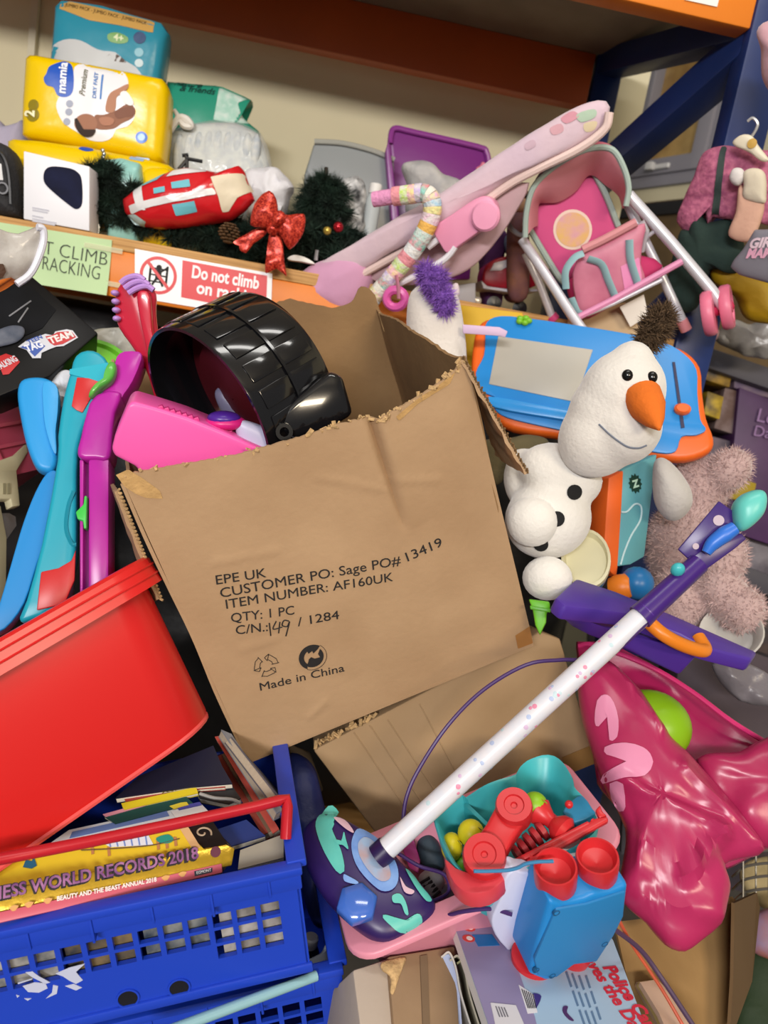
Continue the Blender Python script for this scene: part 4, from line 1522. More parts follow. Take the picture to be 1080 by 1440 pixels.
MB().prism(f.uvs(Zm([(364, 540), (384, 545), (380, 1200), (366, 1200)])), -.05, -.002).bevel(.002, 2).obj('leg', MGT, mg)
MB().prism(f.uvs(Zm([(380, 545), (408, 545), (408, 1200), (378, 1200)])), -.05, -.018).obj('groove', mt('#8a1c86', .4), mg)
MB().prism(f.uvs(Zm([(352, 790), (388, 755), (392, 715), (404, 715), (402, 865), (390, 868), (385, 830), (360, 822)])), -.01, .006).bevel(.002, 2).obj('clip', mt('#3fc04a', .35), mg)
MB().pillow(f.uvs(Zm([(412, 262), (430, 228), (480, 212), (490, 150), (510, 108), (535, 110), (540, 150), (520, 195), (470, 230), (430, 265)])), .012, .012, k=3, cz=.004).obj('knob', mt('#5fb84e', .2, alpha=.85), mg)

# ------------------------------------------------------------------ behind: black toy packaging, lid, plastic film, crates
Zl = crop(0, 300, 230, 1080)
f = fr((0, 545, 1.1), (135, 475, 1.18), (-10, 420, 1.14))
bp = thing('toy_package', 'black window box of a toy with red and blue logo', 'toy package', f)
MB().prism(f.uvs(Zl([(-200, 520), (0, 430), (190, 395), (420, 590), (650, 790), (330, 1072), (180, 1130), (0, 1205), (-200, 1260)])), -.06, 0).bevel(.003).obj('box_body', mt('#0c0c0e', .4, hex2='#111114', vs_=8, spec=.25), bp)
q = f.uvs(Zl([(-180, 560), (10, 520), (200, 480), (370, 640), (280, 760), (100, 840), (-180, 960)]))
MB().prism(q, .0002, .0012).obj('window', mt('#101116', .45, hex2='#08080b', vs_=14, spec=.12), bp)
LR, LB, LW = mt('#b8282c', .4), mt('#3f5aa8', .4), mt('#c9ccd6', .4)
MB().prism(f.uvs(Zl([(120, 885), (175, 845), (300, 800), (350, 810), (365, 785), (440, 770), (480, 778), (515, 825), (420, 880), (370, 885), (330, 900), (275, 925), (270, 960), (215, 960), (175, 905)])), .0012, .002).obj('logo_plate', LW, bp)
MB().prism(f.uvs(Zl([(300, 818), (340, 812), (380, 790), (470, 784), (502, 822), (415, 868), (360, 878), (330, 860)])), .002, .0026).obj('logo_field', LR, bp)
MB().prism(f.uvs(Zl([(135, 890), (180, 868), (260, 862), (300, 880), (262, 920), (230, 950), (185, 905)])), .002, .0026).obj('logo_field', LB, bp)


def fl(t, f, body, p0, p1, size, mat, bold=0., z=.0027, shear=0.):
    a, b = f.uv(*p0), f.uv(*p1)
    d = b - a
    return text(body, size, mat, t, a.x, a.y, z, rot=math.degrees(math.atan2(d.y, d.x)), bold=bold, fit=d.length, shear=shear)


fl(bp, f, 'TEAM', Zl((335, 868)), Zl((490, 818)), .016, mt('#e0dada', .5), .0006)
fl(bp, f, 'TAG', Zl((180, 920)), Zl((290, 885)), .016, mt('#dfe2ee', .5), .0006)
fl(bp, f, 'TEEN', Zl((190, 868)), Zl((285, 828)), .009, LB, .0003, .0021)
MB().prism(f.uvs(Zl([(-40, 960), (40, 930), (110, 955), (132, 985), (60, 1065), (20, 1070), (0, 1020), (-40, 1030)])), .0008, .0018).obj('logo_plate', LR, bp)
fl(bp, f, 'TALKING', Zl((-10, 1040)), Zl((122, 975)), .014, LW, .0004, .002)
for p0, p1 in (((60, 680), (205, 578)), ((120, 720), (185, 625))):
    MB().tube([f.p3(*Zl(p0), .002), f.p3(*Zl(p1), .002)], .0012, 6).obj('crease', mt('#8d8f96', .2), bp)
soft('toy_figure_bundle', 'blue grey toy pieces showing inside the black package', 'toy', Fr(f.w((0, 0, .004)), f.w((1, 0, .004)), f.w((0, 1, .004))), Zl([(-60, 800), (60, 745), (150, 750), (160, 800), (110, 850), (0, 880), (-60, 880)]), .002, .006, mt('#4d5566', .5, hex2='#6d7280', vs_=40), k=2)
f = ff(20, 360, 1.05, yaw=20)
t, b = soft('plastic_wrapper', 'clear and white torn plastic wrapper with orange corner at the left edge', 'wrapper', f, Zl([(-120, 90), (0, 100), (120, 130), (240, 85), (285, 100), (280, 200), (240, 330), (120, 465), (60, 430), (-120, 520)]), .006, .012, mt('#c9c7c3', .25, hex2='#8c8279', vs_=12, bump=.6, bs=30), k=3, wr=.008, ws=25, sm=2, seed=61)
bv = bvh_of(b)
prt(t, f, bv, Zl([(-80, 460), (0, 430), (60, 420), (105, 455), (40, 500), (-80, 560)]), mt('#d8752c', .5), 'corner_print', eps=.003)
prt(t, f, bv, Zl([(-60, 330), (0, 330), (20, 380), (0, 420), (-60, 430)]), mt('#4a3020', .6), 'corner_print', eps=.003)
MB().tube([f.p3(*Zl(p), .012) for p in [(245, 90), (285, 105), (285, 200), (240, 330), (190, 410), (110, 468)]], .005, 8, n=4).obj('folded_edge', mt('#d8dae6', .3), t)
f = ff(130, 510, 1.23, pit=-20)
gl = thing('green_lid', 'lime green round plastic lid between the toys', 'lid', f)
c = f.p3(128, 518)
MB().lathe([(.001, 0), (.056, 0), (.062, .006), (.07, .006), (.072, .0), (.068, -.008)], Matrix.Translation(c) @ Matrix.Diagonal((.9, .7, 1, 1)), 40).obj('lid', mt('#6dbf2e', .35), gl)
f = ff(150, 500, 1.33)
soft('plastic_bag', 'crumpled clear plastic bag behind the lime lid', 'plastic bag', f, [(90, 490), (130, 465), (175, 462), (200, 480), (200, 560), (90, 560)], .03, .02, mt('#b9b7ae', .3, bump=.9, bs=40), wr=.012, ws=45, seed=63)
f = ff(80, 540, 1.16)
soft('plastic_bag', 'crumpled white plastic beside the blue paddle', 'plastic bag', f, [(70, 535), (95, 520), (110, 540), (100, 570), (80, 570)], .01, .01, mt('#c8ccd6', .4, bump=.9, bs=60), wr=.01, ws=60, seed=64)
f = fr((0, 650, 1.2), (45, 640, 1.25), (0, 560, 1.24))
pc = thing('pink_crate', 'translucent pink plastic crate at the left edge', 'crate', f)
us = [-.12 + .03 * i for i in range(6)]
MB().holed([-.14, -.1, -.06, -.02, .02, f.uv(38, 600).x], [-.02, .03, .06, .10, f.uv(20, 556).y], lambda i, j: False, -.006, 0).obj('panel', mt('#93384e', .3), pc)
MB().box(-.14, -.02, -.2, -.134, f.uv(20, 556).y, -.006).obj('panel', mt('#93384e', .3), pc)
MB().box(f.uv(38, 600).x - .006, -.02, -.2, f.uv(38, 600).x, f.uv(20, 556).y, -.006).obj('panel', mt('#93384e', .3), pc)
MB().box(-.14, -.026, -.2, f.uv(38, 600).x, -.02, 0).obj('panel', mt('#93384e', .3), pc)
for v in (.02, .055, .09):
    MB().box(-.14, v, 0, f.uv(40, 600).x, v + .006, .006).bevel(.001).obj('rib', mt('#a8465c', .35), pc)
for u_ in (-.1, -.05, .0):
    MB().box(u_, -.02, 0, u_ + .005, f.uv(20, 558).y, .005).bevel(.001).obj('rib', mt('#a8465c', .35), pc)
Zv = crop(0, 540, 100, 400)
f = fr((0, 820, 1.1), (45, 800, 1.16), (0, 660, 1.18))
cc_ = thing('cream_crate', 'cream plastic folding crate with slots at the left edge', 'crate', f)
CR = mt('#b9b294', .5)
MB().prism(f.uvs(Zv([(-120, 470), (80, 400), (150, 330), (160, 380), (100, 480), (90, 500), (-120, 520)])), -.03, 0).bevel(.002).obj('top_rail', CR, cc_)
MB().prism(f.uvs(Zv([(-120, 490), (85, 490), (90, 540), (105, 690), (60, 695), (50, 650), (-120, 650)])), -.012, .004).bevel(.002).obj('corner_block', CR, cc_)
for x in (5, 30):
    MB().prism(f.uvs(Zv([(x, 565), (x + 14, 565), (x + 14, 625), (x, 625)])), .003, .0055).obj('slot', mt('#8d876c', .6), cc_)
MB().prism(f.uvs(Zv([(-120, 640), (10, 680), (45, 860), (40, 1300), (-120, 1400)])), -.012, -.002).bevel(.002).obj('wall', mt('#a39c80', .55), cc_)
MB().prism(f.uvs(Zv([(60, 700), (100, 700), (135, 720), (140, 770), (60, 885), (40, 830)])), -.03, -.02).obj('side_frame', mt('#77767a', .4), cc_)
MB().box(-.12, -.12, -.24, -.108, .14, -.014).bevel(.002).obj('wall', CR, cc_)
MB().box(-.12, -.12, -.24, .0, .14, -.23).bevel(.002).obj('wall', CR, cc_)
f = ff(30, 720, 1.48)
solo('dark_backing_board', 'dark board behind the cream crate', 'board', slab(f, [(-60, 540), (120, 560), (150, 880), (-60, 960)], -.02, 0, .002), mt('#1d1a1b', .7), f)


# ------------------------------------------------------------------ baby bouncer
f = ff(620, 300, 1.42, yaw=-12)
bn = thing('baby_bouncer', 'lilac padded baby bouncer seat with a pastel toy bar', 'baby bouncer', f)
LIL = mt('#d0b8c2', .85, bump=.3, bs=60, sheen=.3, hex2='#c3acbc', vs_=7)
MAU = mt('#b99aa0', .85, bump=.25, bs=60)
up_e = [(438, 380), (500, 342), (560, 305), (620, 272), (680, 232), (740, 192), (800, 156), (838, 141), (855, 143)]
lo_e = [(858, 152), (850, 178), (815, 205), (760, 232), (715, 256), (660, 296), (625, 322), (560, 352), (500, 388), (455, 402)]
MB().pillow(f.uvs(up_e + lo_e), .13, .035, k=2.6, n=96, rings=10, wr=.004, ws=22, seed=31, smooth=3).obj('seat_pad', LIL, bn)
bv = bvh_of(bn.children[0])
MB().tube([f.p3(x, y, .02) for x, y in [(500, 391), (560, 358), (625, 326), (660, 300), (715, 260), (760, 236), (815, 209), (850, 182), (857, 158)]], .0075, 8, n=5).obj('piping', mt('#dcc3bd', .8), bn)
MB().pillow(f.uvs([(515, 388), (560, 362), (625, 326), (665, 300), (726, 260), (745, 262), (705, 330), (668, 372), (630, 392), (560, 402)]), .05, .012, k=3, wr=.004, seed=33, smooth=3).obj('sling', MAU, bn)
MB().pillow(f.uvs([(408, 434), (412, 400), (436, 374), (480, 360), (510, 360), (524, 385), (520, 414), (496, 440), (450, 434)]), .06, .05, k=2.2, wr=.004, ws=30, seed=34, smooth=4).obj('foot_cushion', mt('#c894b4', .8, bump=.2, sheen=.3), bn)
MB().tube([f.p3(x, y, .03) for x, y in [(416, 426), (440, 424), (470, 430), (492, 434)]], .006, 6, n=3).obj('lining', mt('#cfc4e4', .7), bn)
for pts, c in (([(790, 168), (806, 158), (815, 166), (798, 176)], '#c48a98'), ([(812, 163), (836, 155), (838, 166), (818, 174)], '#a3b8a4'), ([(822, 176), (840, 172), (836, 184), (824, 187)], '#cfc0a0'), ([(775, 182), (790, 176), (794, 186), (780, 192)], '#c89aa4'), ([(740, 205), (752, 198), (756, 206), (744, 213)], '#bca0ae')):
    patch('print', catmull(f.uvs(pts), 3, True), mt(c, .8), bn, bv, .001, 3, 20)
# motor box and knob
g = MB()
q = catmull(f.uvs(Z2([(660, 600), (740, 540), (830, 480), (880, 470), (912, 505), (905, 560), (840, 615), (770, 665), (718, 700), (690, 670)])), 3, True)
g.prism(q, .015, .065).bevel(.008, 3).obj('vibration_box', mt('#dc8fae', .35), bn)
p = f.p3(*Z2((852, 552)), .06)
MB().lathe([(.026, 0), (.026, .012), (.022, .017), (.001, .018)], Matrix.Translation(p), 28).obj('dial', mt('#e59ab9', .35), bn)
WT = mt('#dedbe2', .3)
MB().tube([f.p3(*Z2(p), .055) for p in [(670, 630), (640, 655), (605, 682)]], .0065, 8, n=4).obj('leg', WT, bn)
MB().tube([f.p3(*Z2(p), .06) for p in [(720, 680), (695, 715), (660, 745), (580, 790), (480, 840), (380, 890), (250, 1000)]], .0062, 8, n=4).obj('leg', WT, bn)
# toy bar with crocheted pastel bands
path = catmull([f.p3(*Z2(p), .075) for p in [(375, 482), (440, 472), (520, 462), (585, 455), (618, 480), (622, 540), (590, 620), (540, 700), (480, 775), (430, 835), (385, 885), (340, 940)]], 12)
L = len(path)
cols = ['#e3a9cf', '#b8d8cf', '#f0d79a', '#a8cbe0', '#e59aa6', '#c7b3e0', '#d9dd9a', '#dfe3e6', '#8fc9bd', '#e9c3d5', '#d98a90', '#e6e2d2', '#e8b45c', '#bcd96a']
nb = 26
for k in range(nb):
    a, b = int(k * (L - 1) / nb), int((k + 1) * (L - 1) / nb)
    if b <= a:
        continue
    w_ = .017 if k > 2 else .014
    m = MB().tube(path[a:b + 1], [w_ * (.985 if i in (0, b - a) else 1.0) for i in range(b - a + 1)], 12)
    m.obj('toy_bar_band', mt((cols[(k * 5 + 3) % 14] if k % 2 else '#dedad4') if k > 2 else '#d992bb', .85, bump=.9, bs=160, hex2=(cols[(k * 3 + 1) % 14] if k > 2 else None), vs_=90), bn)
m = MB()
cen = f.p3(*Z2((470, 900)), .09)
m.tube([cen + V((.018 * math.cos(t), .016 * math.sin(t), 0)) for t in [i * math.pi / 9 for i in range(18)]], .0085, 8, closed=True).obj('teether_ring', mt('#dd5fa8', .35), bn)
MB().tube([f.p3(*Z2(p), .1) for p in [(472, 800), (480, 850), (482, 900)]], [(.006, .002)] * 3, 8).obj('strap', mt('#d98aa0', .7), bn)

# ------------------------------------------------------------------ doll stroller
f = ff(830, 300, 1.46, yaw=8, pit=0)
st = thing('doll_stroller', 'pink doll stroller with hood, white tube legs and pink wheels', 'doll stroller', f)
PK = mt('#cf4f86', .75, bump=.15)
SAL = mt('#d58a94', .7, bump=.15, alpha=.96)
TRIM = mt('#9fb0a8', .7)
TUBE = mt('#cfd0d8', .3, metal=.3)
m = MB().pillow(f.uvs(Zr([(400, 500), (340, 400), (268, 285), (280, 200), (330, 150), (480, 60), (560, 40), (600, 130), (660, 270), (720, 420), (640, 480), (500, 520)])), .02, .012, k=4, smooth=2).obj('seat_back', PK, st)
bv = bvh_of(m)
prt(st, f, bv, [Zr((458 + 86 * math.cos(t), 295 + 90 * math.sin(t))) for t in [i * math.pi / 16 for i in range(32)]], mt('#e8cfc0', .5), 'badge', 5, 32, eps=.001)
prt(st, f, bv, [Zr((458 + 74 * math.cos(t), 295 + 77 * math.sin(t))) for t in [i * math.pi / 16 for i in range(32)]], mt('#e0b46a', .5, hex2='#d8a0a8', vs_=45), 'badge_print', 5, 32, eps=.002)
# hood: a curved half-shell standing out toward the front
hood = [(250, 330), (255, 220), (285, 110), (360, 30), (470, -40), (560, -70), (640, -60), (690, 20), (712, 110), (700, 190)]
rim_in = [(300, 280), (305, 180), (345, 170), (400, 165), (470, 120), (520, 55), (560, 50), (610, 90), (670, 140), (690, 200)]
A = catmull([f.p3(*Zr(p), .085) for p in hood], 5)
B_ = catmull([f.p3(*Zr(p), .02) for p in rim_in], 5)
n = min(len(A), len(B_)) - 1
mid = [a.lerp(b, .5) + V((0, .012, .03)) for a, b in zip(A, B_)]
m = MB()


def hoodf(u, v):
    i = round(u * n)
    a, b, c = A[i], mid[i], B_[i]
    return a * ((1 - v) ** 2) + b * (2 * v * (1 - v)) + c * v * v


m.grid(hoodf, n, 8)
m.solid(.003).obj('hood', SAL, st)
m = MB()
back = catmull([f.p3(*Zr(p), -.06) for p in [(280, 250), (300, 120), (380, 40), (480, -10), (560, -30), (620, 0), (660, 60), (680, 140), (690, 200)]], 5)
n2 = min(len(back), len(A)) - 1
m.grid(lambda u, v: A[min(len(A) - 1, round(u * (len(A) - 1)))].lerp(back[min(len(back) - 1, round(u * (len(back) - 1)))], v) + V((0, .02 * math.sin(v * 3.14), 0)), 40, 6)
m.solid(.003).obj('hood_top', mt('#c96a80', .7, bump=.15), st)
MB().tube(A, .0055, 8).obj('hood_trim', TRIM, st)
for pts in ([(268, 290), (340, 410), (400, 505), (440, 545)], [(560, 45), (610, 140), (665, 280)]):
    MB().tube([f.p3(*Zr(p), .012) for p in pts], .006, 8, n=4).obj('seat_trim', TRIM, st)
# seat cushion and apron
m = MB().pillow(f.uvs(Zr([(430, 520), (560, 460), (740, 405), (850, 455), (760, 540), (640, 610), (510, 690), (450, 620)])), .03, .03, k=3, smooth=2, cz=.03).obj('seat', mt('#b3285e', .75, bump=.15), st)
m = MB().pillow(f.uvs(Zr([(440, 480), (470, 410), (510, 380), (600, 340), (745, 262), (742, 330), (730, 440), (755, 535), (650, 600), (500, 668), (455, 600)])), .004, .012, k=3, smooth=2, cz=.075).obj('apron', mt('#cf7f96', .45, alpha=.9, hex2='#c06a86', vs_=18), st)
bv = bvh_of(m)
prt(st, f, bv, Zr([(640, 450), (720, 410), (735, 530), (660, 565)]), mt('#dd86b4', .5), 'apron_print', 4)
for pts in ([(432, 560), (430, 480), (470, 420), (510, 400)], [(530, 425), (590, 450), (620, 520), (650, 590)], [(715, 340), (720, 430), (752, 535)], [(455, 600), (480, 660), (500, 668)]):
    MB().tube([f.p3(*Zr(p), .095) for p in pts], [(.0085, .0025)] * 4, 8, n=4, flat=(0, 0, 1) if False else None).obj('strap', mt('#8fb5ba', .7), st)
MB().tube([f.p3(*Zr(p), .085) for p in [(505, 385), (600, 340), (745, 262)]], .008, 8, n=3).obj('bar_cover', mt('#c9878c', .7), st)
MB().tube([f.p3(*Zr(p), .1) for p in [(480, 690), (640, 610), (950, 437)]], .0065, 8).obj('foot_bar', mt('#d48ab0', .4), st)
MB().tube([f.p3(*Zr(p), .1) for p in [(480, 692), (640, 628), (860, 520)]], .004, 8).obj('foot_bar', TUBE, st)


def tub(nm, pts, r_, zz, mat=TUBE, cr=Zr):
    MB().tube([f.p3(*cr(p), z) for p, z in zip(pts, zz)], r_, 10).obj(nm, mat, st)


tub('frame_tube', [(712, 140), (900, 350), (1085, 570), (1135, 640)], .0105, (.03, .06, .09, .1))
tub('frame_tube', [(700, 165), (830, 440), (962, 725)], .009, (.0, .02, .03))
tub('frame_tube', [(236, 340), (330, 480), (460, 680), (590, 860)], .0095, (.04, .07, .12, .16))
tub('frame_tube', [(250, 400), (310, 530), (372, 690)], .008, (.0, .0, .0))
tub('frame_tube', [(745, 290), (775, 265), (790, 300), (770, 390)], .006, (.06, .07, .06, .04))
tub('frame_tube', [(790, 330), (830, 300)], .004, (.04, .05))
m = MB().tube([f.p3(*Zr(p), -.02) for p in [(165, 200), (180, 280), (230, 320), (250, 300)]], .005, 8, n=4)
m.obj('handle', mt('#9a9a9c', .4), st)


def wheel(cpx, rad, wid, axis_w, zz):
    p = f.p3(*cpx, zz)
    a = f.M.inverted().to_3x3() @ V(axis_w).normalized()
    M = axis_m(p, a)
    o = MB().lathe([(.004, -wid / 2), (rad * .7, -wid / 2), (rad * .93, -wid / 2), (rad, -wid * .3), (rad, wid * .3), (rad * .93, wid / 2), (rad * .7, wid / 2), (rad * .65, wid * .3), (.004, wid * .3)], M, 28).obj('wheel', mt('#d9718e', .4), st)
    MB().lathe([(.012, wid * .3), (.012, wid * .5), (.001, wid * .55)], M, 16).obj('hub', mt('#c65a7c', .4), o)


ax = RGT * .93 + FWD * -.55 + UPV * .1
wheel((997, 441), .042, .02, -ax, .1)
wheel((1022, 432), .042, .02, ax, .08)
MB().tube([f.p3(990, 443, .1), f.p3(1028, 430, .08)], .01, 10).obj('axle', mt('#b8284e', .4), st)
wheel((831, 506), .024, .014, -ax, .15)
wheel((848, 494), .024, .014, ax, .15)
tub('leg_end', [(948, 700), (970, 745)], .011, (.03, .03), mt('#d98a90', .5))
tub('leg_end', [(365, 680), (382, 700)], .012, (.0, .0), mt('#d0407c', .5))
# tag hanging below the stroller
m = MB().prism(f.uvs(Zr([(672, 640), (780, 585), (800, 680), (720, 730)]), .06), .058, .0592)
m.obj('hang_tag', mt('#e2dcd2', .7), st)

# ------------------------------------------------------------------ magnetic drawing board
Zb = crop(640, 420, 1080, 1080)
f = fr((690, 600, 1.36), (1000, 640, 1.26), (670, 445, 1.42))
db = thing('drawing_board', 'blue and orange toy drawing board with a grey screen', 'drawing board', f)
OR = mt('#e0621c', .4)
BL = mt('#1f82cc', .35)
out = [(62, 150), (80, 90), (130, 64), (260, 72), (420, 92), (600, 122), (720, 150), (800, 180), (848, 235), (856, 320), (870, 410), (895, 480), (880, 525), (800, 555), (700, 548), (560, 520), (400, 480), (200, 450), (135, 405), (75, 330), (55, 250)]
MB().prism(catmull(f.uvs(Zb(out)), 3, True), -.03, 0).bevel(.01, 3).obj('casing', OR, db)
blu = [(105, 130), (110, 85), (160, 64), (270, 74), (420, 96), (600, 126), (720, 155), (790, 195), (832, 250), (835, 330), (845, 420), (865, 455), (830, 475), (780, 480), (760, 530), (700, 535), (560, 505), (400, 465), (240, 430), (160, 405), (130, 370), (150, 350), (90, 320), (72, 260), (100, 200)]
MB().prism(catmull(f.uvs(Zb(blu)), 3, True), -.0, .006).bevel(.003, 2).obj('face_plate', BL, db)
MB().prism(catmull(f.uvs(Zb([(120, 345), (350, 385), (420, 400), (420, 430), (330, 420), (140, 385)])), 3, True), .004, .014).bevel(.004, 2).obj('lower_rail', mt('#2b8fd8', .25), db)
MB().prism(f.uvs(Zb([(150, 135), (475, 182), (415, 362), (118, 300)])), .005, .0075).bevel(.001).obj('screen', mt('#a9a59b', .4, bump=.05), db)
q = f.uvs(Zb([(748, 225), (757, 225), (790, 450), (778, 452)]))
MB().prism(q, .005, .008).obj('slider_slot', mt('#2b2a4a', .5), db)
q = f.uv(*Zb((781, 390)))
MB().lathe([(.0125, 0), (.0125, .008), (.009, .012), (.001, .012)], Matrix.Translation((q.x, q.y, .007)) @ Matrix.Diagonal((1.1, .8, 1, 1)), 20).obj('slider_knob', mt('#e8682a', .4), db)
q = f.uv(*Zb((238, 84)))
m = MB()
for k in range(5):
    a = k * 1.257
    m.ell((q.x + .009 * math.cos(a), q.y + .005 * math.sin(a), .01), (.007, .0055, .006), seg=10, rings=6)
m.obj('stamp', mt('#78b82a', .4), db)
# mottled grey-green ledge: cardboard of a yellow box and pinkish box behind the board
f = ff(700, 450, 1.5)
solo('flat_box', 'yellow card box behind the drawing board', 'box', slab(f, [(640, 428), (735, 440), (742, 480), (700, 520), (640, 520)], -.05, 0, .002), mt('#d2a91c', .6, bump=.1), f)
f = ff(850, 440, 1.5)
solo('flat_box', 'beige card box behind the drawing board under the stroller', 'box', slab(f, [(800, 440), (880, 425), (905, 470), (890, 520), (790, 500)], -.05, 0, .002), mt('#c2a883', .7), f)

# unicorn plush
f = ff(620, 440, 1.36)
un = thing('plush_unicorn', 'white plush unicorn with fluffy purple mane behind the carton', 'plush toy', f)
Zu = crop(380, 380, 780, 1080)
m = MB().pillow(f.uvs(Zu([(525, 110), (560, 60), (620, 40), (690, 60), (720, 120), (740, 250), (745, 330), (740, 480), (560, 480), (520, 260)])), .05, .05, k=2, smooth=4).obj('head', mt('#ddd6cf', .95, bump=.4, bs=120, sheen=.4), un)
core = MB()
for x, y, r_ in ((600, 25, .016), (625, 60, .018), (650, 100, .017), (665, 140, .014), (590, 0, .012), (640, 30, .014)):
    core.ell(f.p3(*Zu((x, y)), .05), r_, seg=10, rings=8)
co = core.obj('mane', mt('#7a4fa8', .95, bump=.5), un)
fuzz('mane_fibres', co, 2600, .016, .0009, mt('#8a5cba', .9, var=.2, vs_=60), un)
MB().pillow(f.uvs(Zu([(690, 60), (712, 50), (720, 90), (700, 110)])), .01, .012).obj('ear', mt('#cfc0c4', .9), un)
MB().prism(f.uvs(Zu([(730, 206), (870, 216), (902, 232), (892, 256), (870, 250), (732, 240)]), .05), .046, .05).bevel(.0015).obj('ribbon', mt('#cfb4d2', .6), un)

# ------------------------------------------------------------------ plush snowman (plain stand-in)
f = ff(800, 640, 1.14)
sn = thing('plush_snowman', 'white plush snowman with orange cone nose and brown tuft', 'plush toy', f)
WHP = mt('#dcd9d3', .95, bump=.35, bs=150, sheen=.5)


def merge(o, vox=.006, it=6):
    r_ = o.modifiers.new('r', 'REMESH')
    r_.mode = 'VOXEL'
    r_.voxel_size = vox
    s_ = o.modifiers.new('s', 'SMOOTH')
    s_.iterations = it
    s_.factor = .5
    return bake(o)


m = MB()


def el(m, px, z, rpx, d=1.14, roll=0, rz=None):
    """ellipsoid seen at crop point px with radii in crop pixels"""
    k = .4074 / FPX * d
    R = Matrix.Rotation(math.radians(roll), 3, 'Z')
    rz = rz if rz is not None else min(rpx)
    m.ell(f.p3(*Zb(px), z), (rpx[0] * k, rpx[1] * k, rz * k), rot=R, seg=24, rings=16)


el(m, (360, 610), .0, (150, 110), roll=-20, rz=105)
el(m, (320, 760), .01, (150, 140), roll=20, rz=120)
el(m, (235, 620), -.02, (70, 110), rz=70)
sbody = merge(m.obj('body', WHP, sn), .005, 8)
m = MB()
el(m, (575, 330), .05, (135, 150), roll=-30, rz=130)
el(m, (500, 470), .045, (130, 150), roll=-35, rz=120)
el(m, (590, 450), .06, (110, 120), roll=-35, rz=115)
el(m, (530, 390), .048, (128, 140), roll=-35, rz=120)
el(m, (610, 220), .05, (70, 70), rz=75)
hd = merge(m.obj('head', mt('#d5d1cb', .95, bump=.35, bs=150, sheen=.5), sn), .005, 14)
for px, rr in (((265, 770), (84, 84)), ((318, 965), (82, 74))):
    m = MB()
    el(m, px, .06 if px[0] != 230 else .03, rr, rz=70)
    m.obj('foot' if px[0] != 230 else 'arm', WHP, sn)
bvh = bvh_of(hd)


def on(px, eps=0.):
    q = f.uv(*Zb(px), .13)
    h = bvh.ray_cast(V((q.x, q.y, 1)), V((0, 0, -1)))
    return h[0] + V((0, 0, eps))


for px in ((600, 258), (690, 262)):
    MB().ell(on(px, .0), (.0075, .0085, .005), seg=14, rings=8).obj('eye', mt('#0e0d0e', .15), sn)
a = on((655, 330), -.008)
tip = f.p3(*Zb((705, 452)), a.z + .055)
ns = MB().tube([a, a.lerp(tip, .35), a.lerp(tip, .7), tip], [.026, .0235, .014, .002], 20, n=4).obj('nose', mt('#d2691a', .9, bump=.4, bs=120), sn)
path = [on(p, .0006) for p in [(500, 430), (530, 460), (560, 485), (600, 510), (640, 515), (670, 505)]]
MB().tube(path, .0014, 6, n=4).obj('stitched_smile', mt('#6f7684', .8), sn)
bv2 = bvh_of(sbody)
for px, rr in (((413, 670), 27), ((352, 760), 27), ((295, 850), 27)):
    q = [f.uv(*Zb((px[0] + rr * math.cos(t), px[1] + rr * math.sin(t))), .06) for t in [i * math.pi / 8 for i in range(16)]]
    patch('coal_button', q, mt('#151516', .9), sn, bv2, .002, 3, 16)
TW = mt('#5a4632', .95, bump=.7, bs=120)
m = MB()
for (x, y), r_ in (((655, 165), .013), ((675, 130), .016), ((695, 95), .017), ((715, 62), .014)):
    m.ell(f.p3(*Zb((x, y)), .03), (r_, r_, r_ * .8), seg=14, rings=10)
tf_ = merge(m.obj('tassel', TW, sn), .004, 4)
fuzz('tassel_fibres', tf_, 1500, .016, .0012, TW, sn, 12)
# grey-white plush bean right of it, olive scarf scraps
f2 = f
f = ff(950, 690, 1.2)
soft('plush_toy', 'pale grey plush bean between the turquoise box and the teddy', 'plush toy', f, Zb([(685, 570), (720, 550), (770, 590), (815, 660), (815, 720), (770, 765), (720, 755), (685, 690)]), .04, .04, mt('#b4b0ac', .95, bump=.4, bs=120, sheen=.3), k=2)
f = ff(730, 620, 1.2)
soft('olive_scarf', 'olive green cloth scrap under the torn carton flap', 'cloth', f, Zb([(195, 480), (250, 470), (320, 490), (300, 540), (200, 560), (150, 640), (110, 620), (90, 500)]), .02, .02, mt('#5d543a', .95, bump=.5), wr=.006, seed=41)

# ------------------------------------------------------------------ turquoise boxed toy with orange edge
Zs = crop(680, 620, 1080, 1080)
f = fr((868, 800, 1.24), (910, 785, 1.26), (875, 650, 1.24))
gb = thing('game_box', 'slim turquoise box with orange side and dark green star badge', 'box', f)
MB().prism(f.uvs(Zs([(525, 110), (660, 50), (635, 250), (612, 440), (560, 470), (505, 478)])), -.05, 0).bevel(.003).obj('box_body', mt('#5f9fa8', .5, hex2='#5595a0', vs_=12), gb)
MB().prism(f.uvs(Zs([(470, 140), (527, 112), (520, 250), (505, 480), (500, 520), (448, 470), (460, 280)])), -.045, .004).bevel(.003).obj('side', mt('#dd5f1e', .5), gb)
c = f.uv(*Zs((575, 162)))
m = MB()
pts = []
for k in range(24):
    r_ = .0135 if k % 2 else .0105
    pts.append((c.x + r_ * math.cos(k * math.pi / 12), c.y + r_ * 1.25 * math.sin(k * math.pi / 12)))
m.prism(pts, .0, .0012).obj('badge', mt('#12382c', .5), gb)
text('Z', .017, mt('#b8d8c0', .5), gb, c.x - .0055, c.y - .006, .0014, bold=.0008)
MB().tube([f.p3(*Zs(p), .0008) for p in [(522, 270), (545, 268), (575, 240), (598, 250), (595, 300), (560, 360), (535, 420), (520, 470)]], .0016, 6, n=5).obj('print', mt('#b9d4d8', .6), gb)
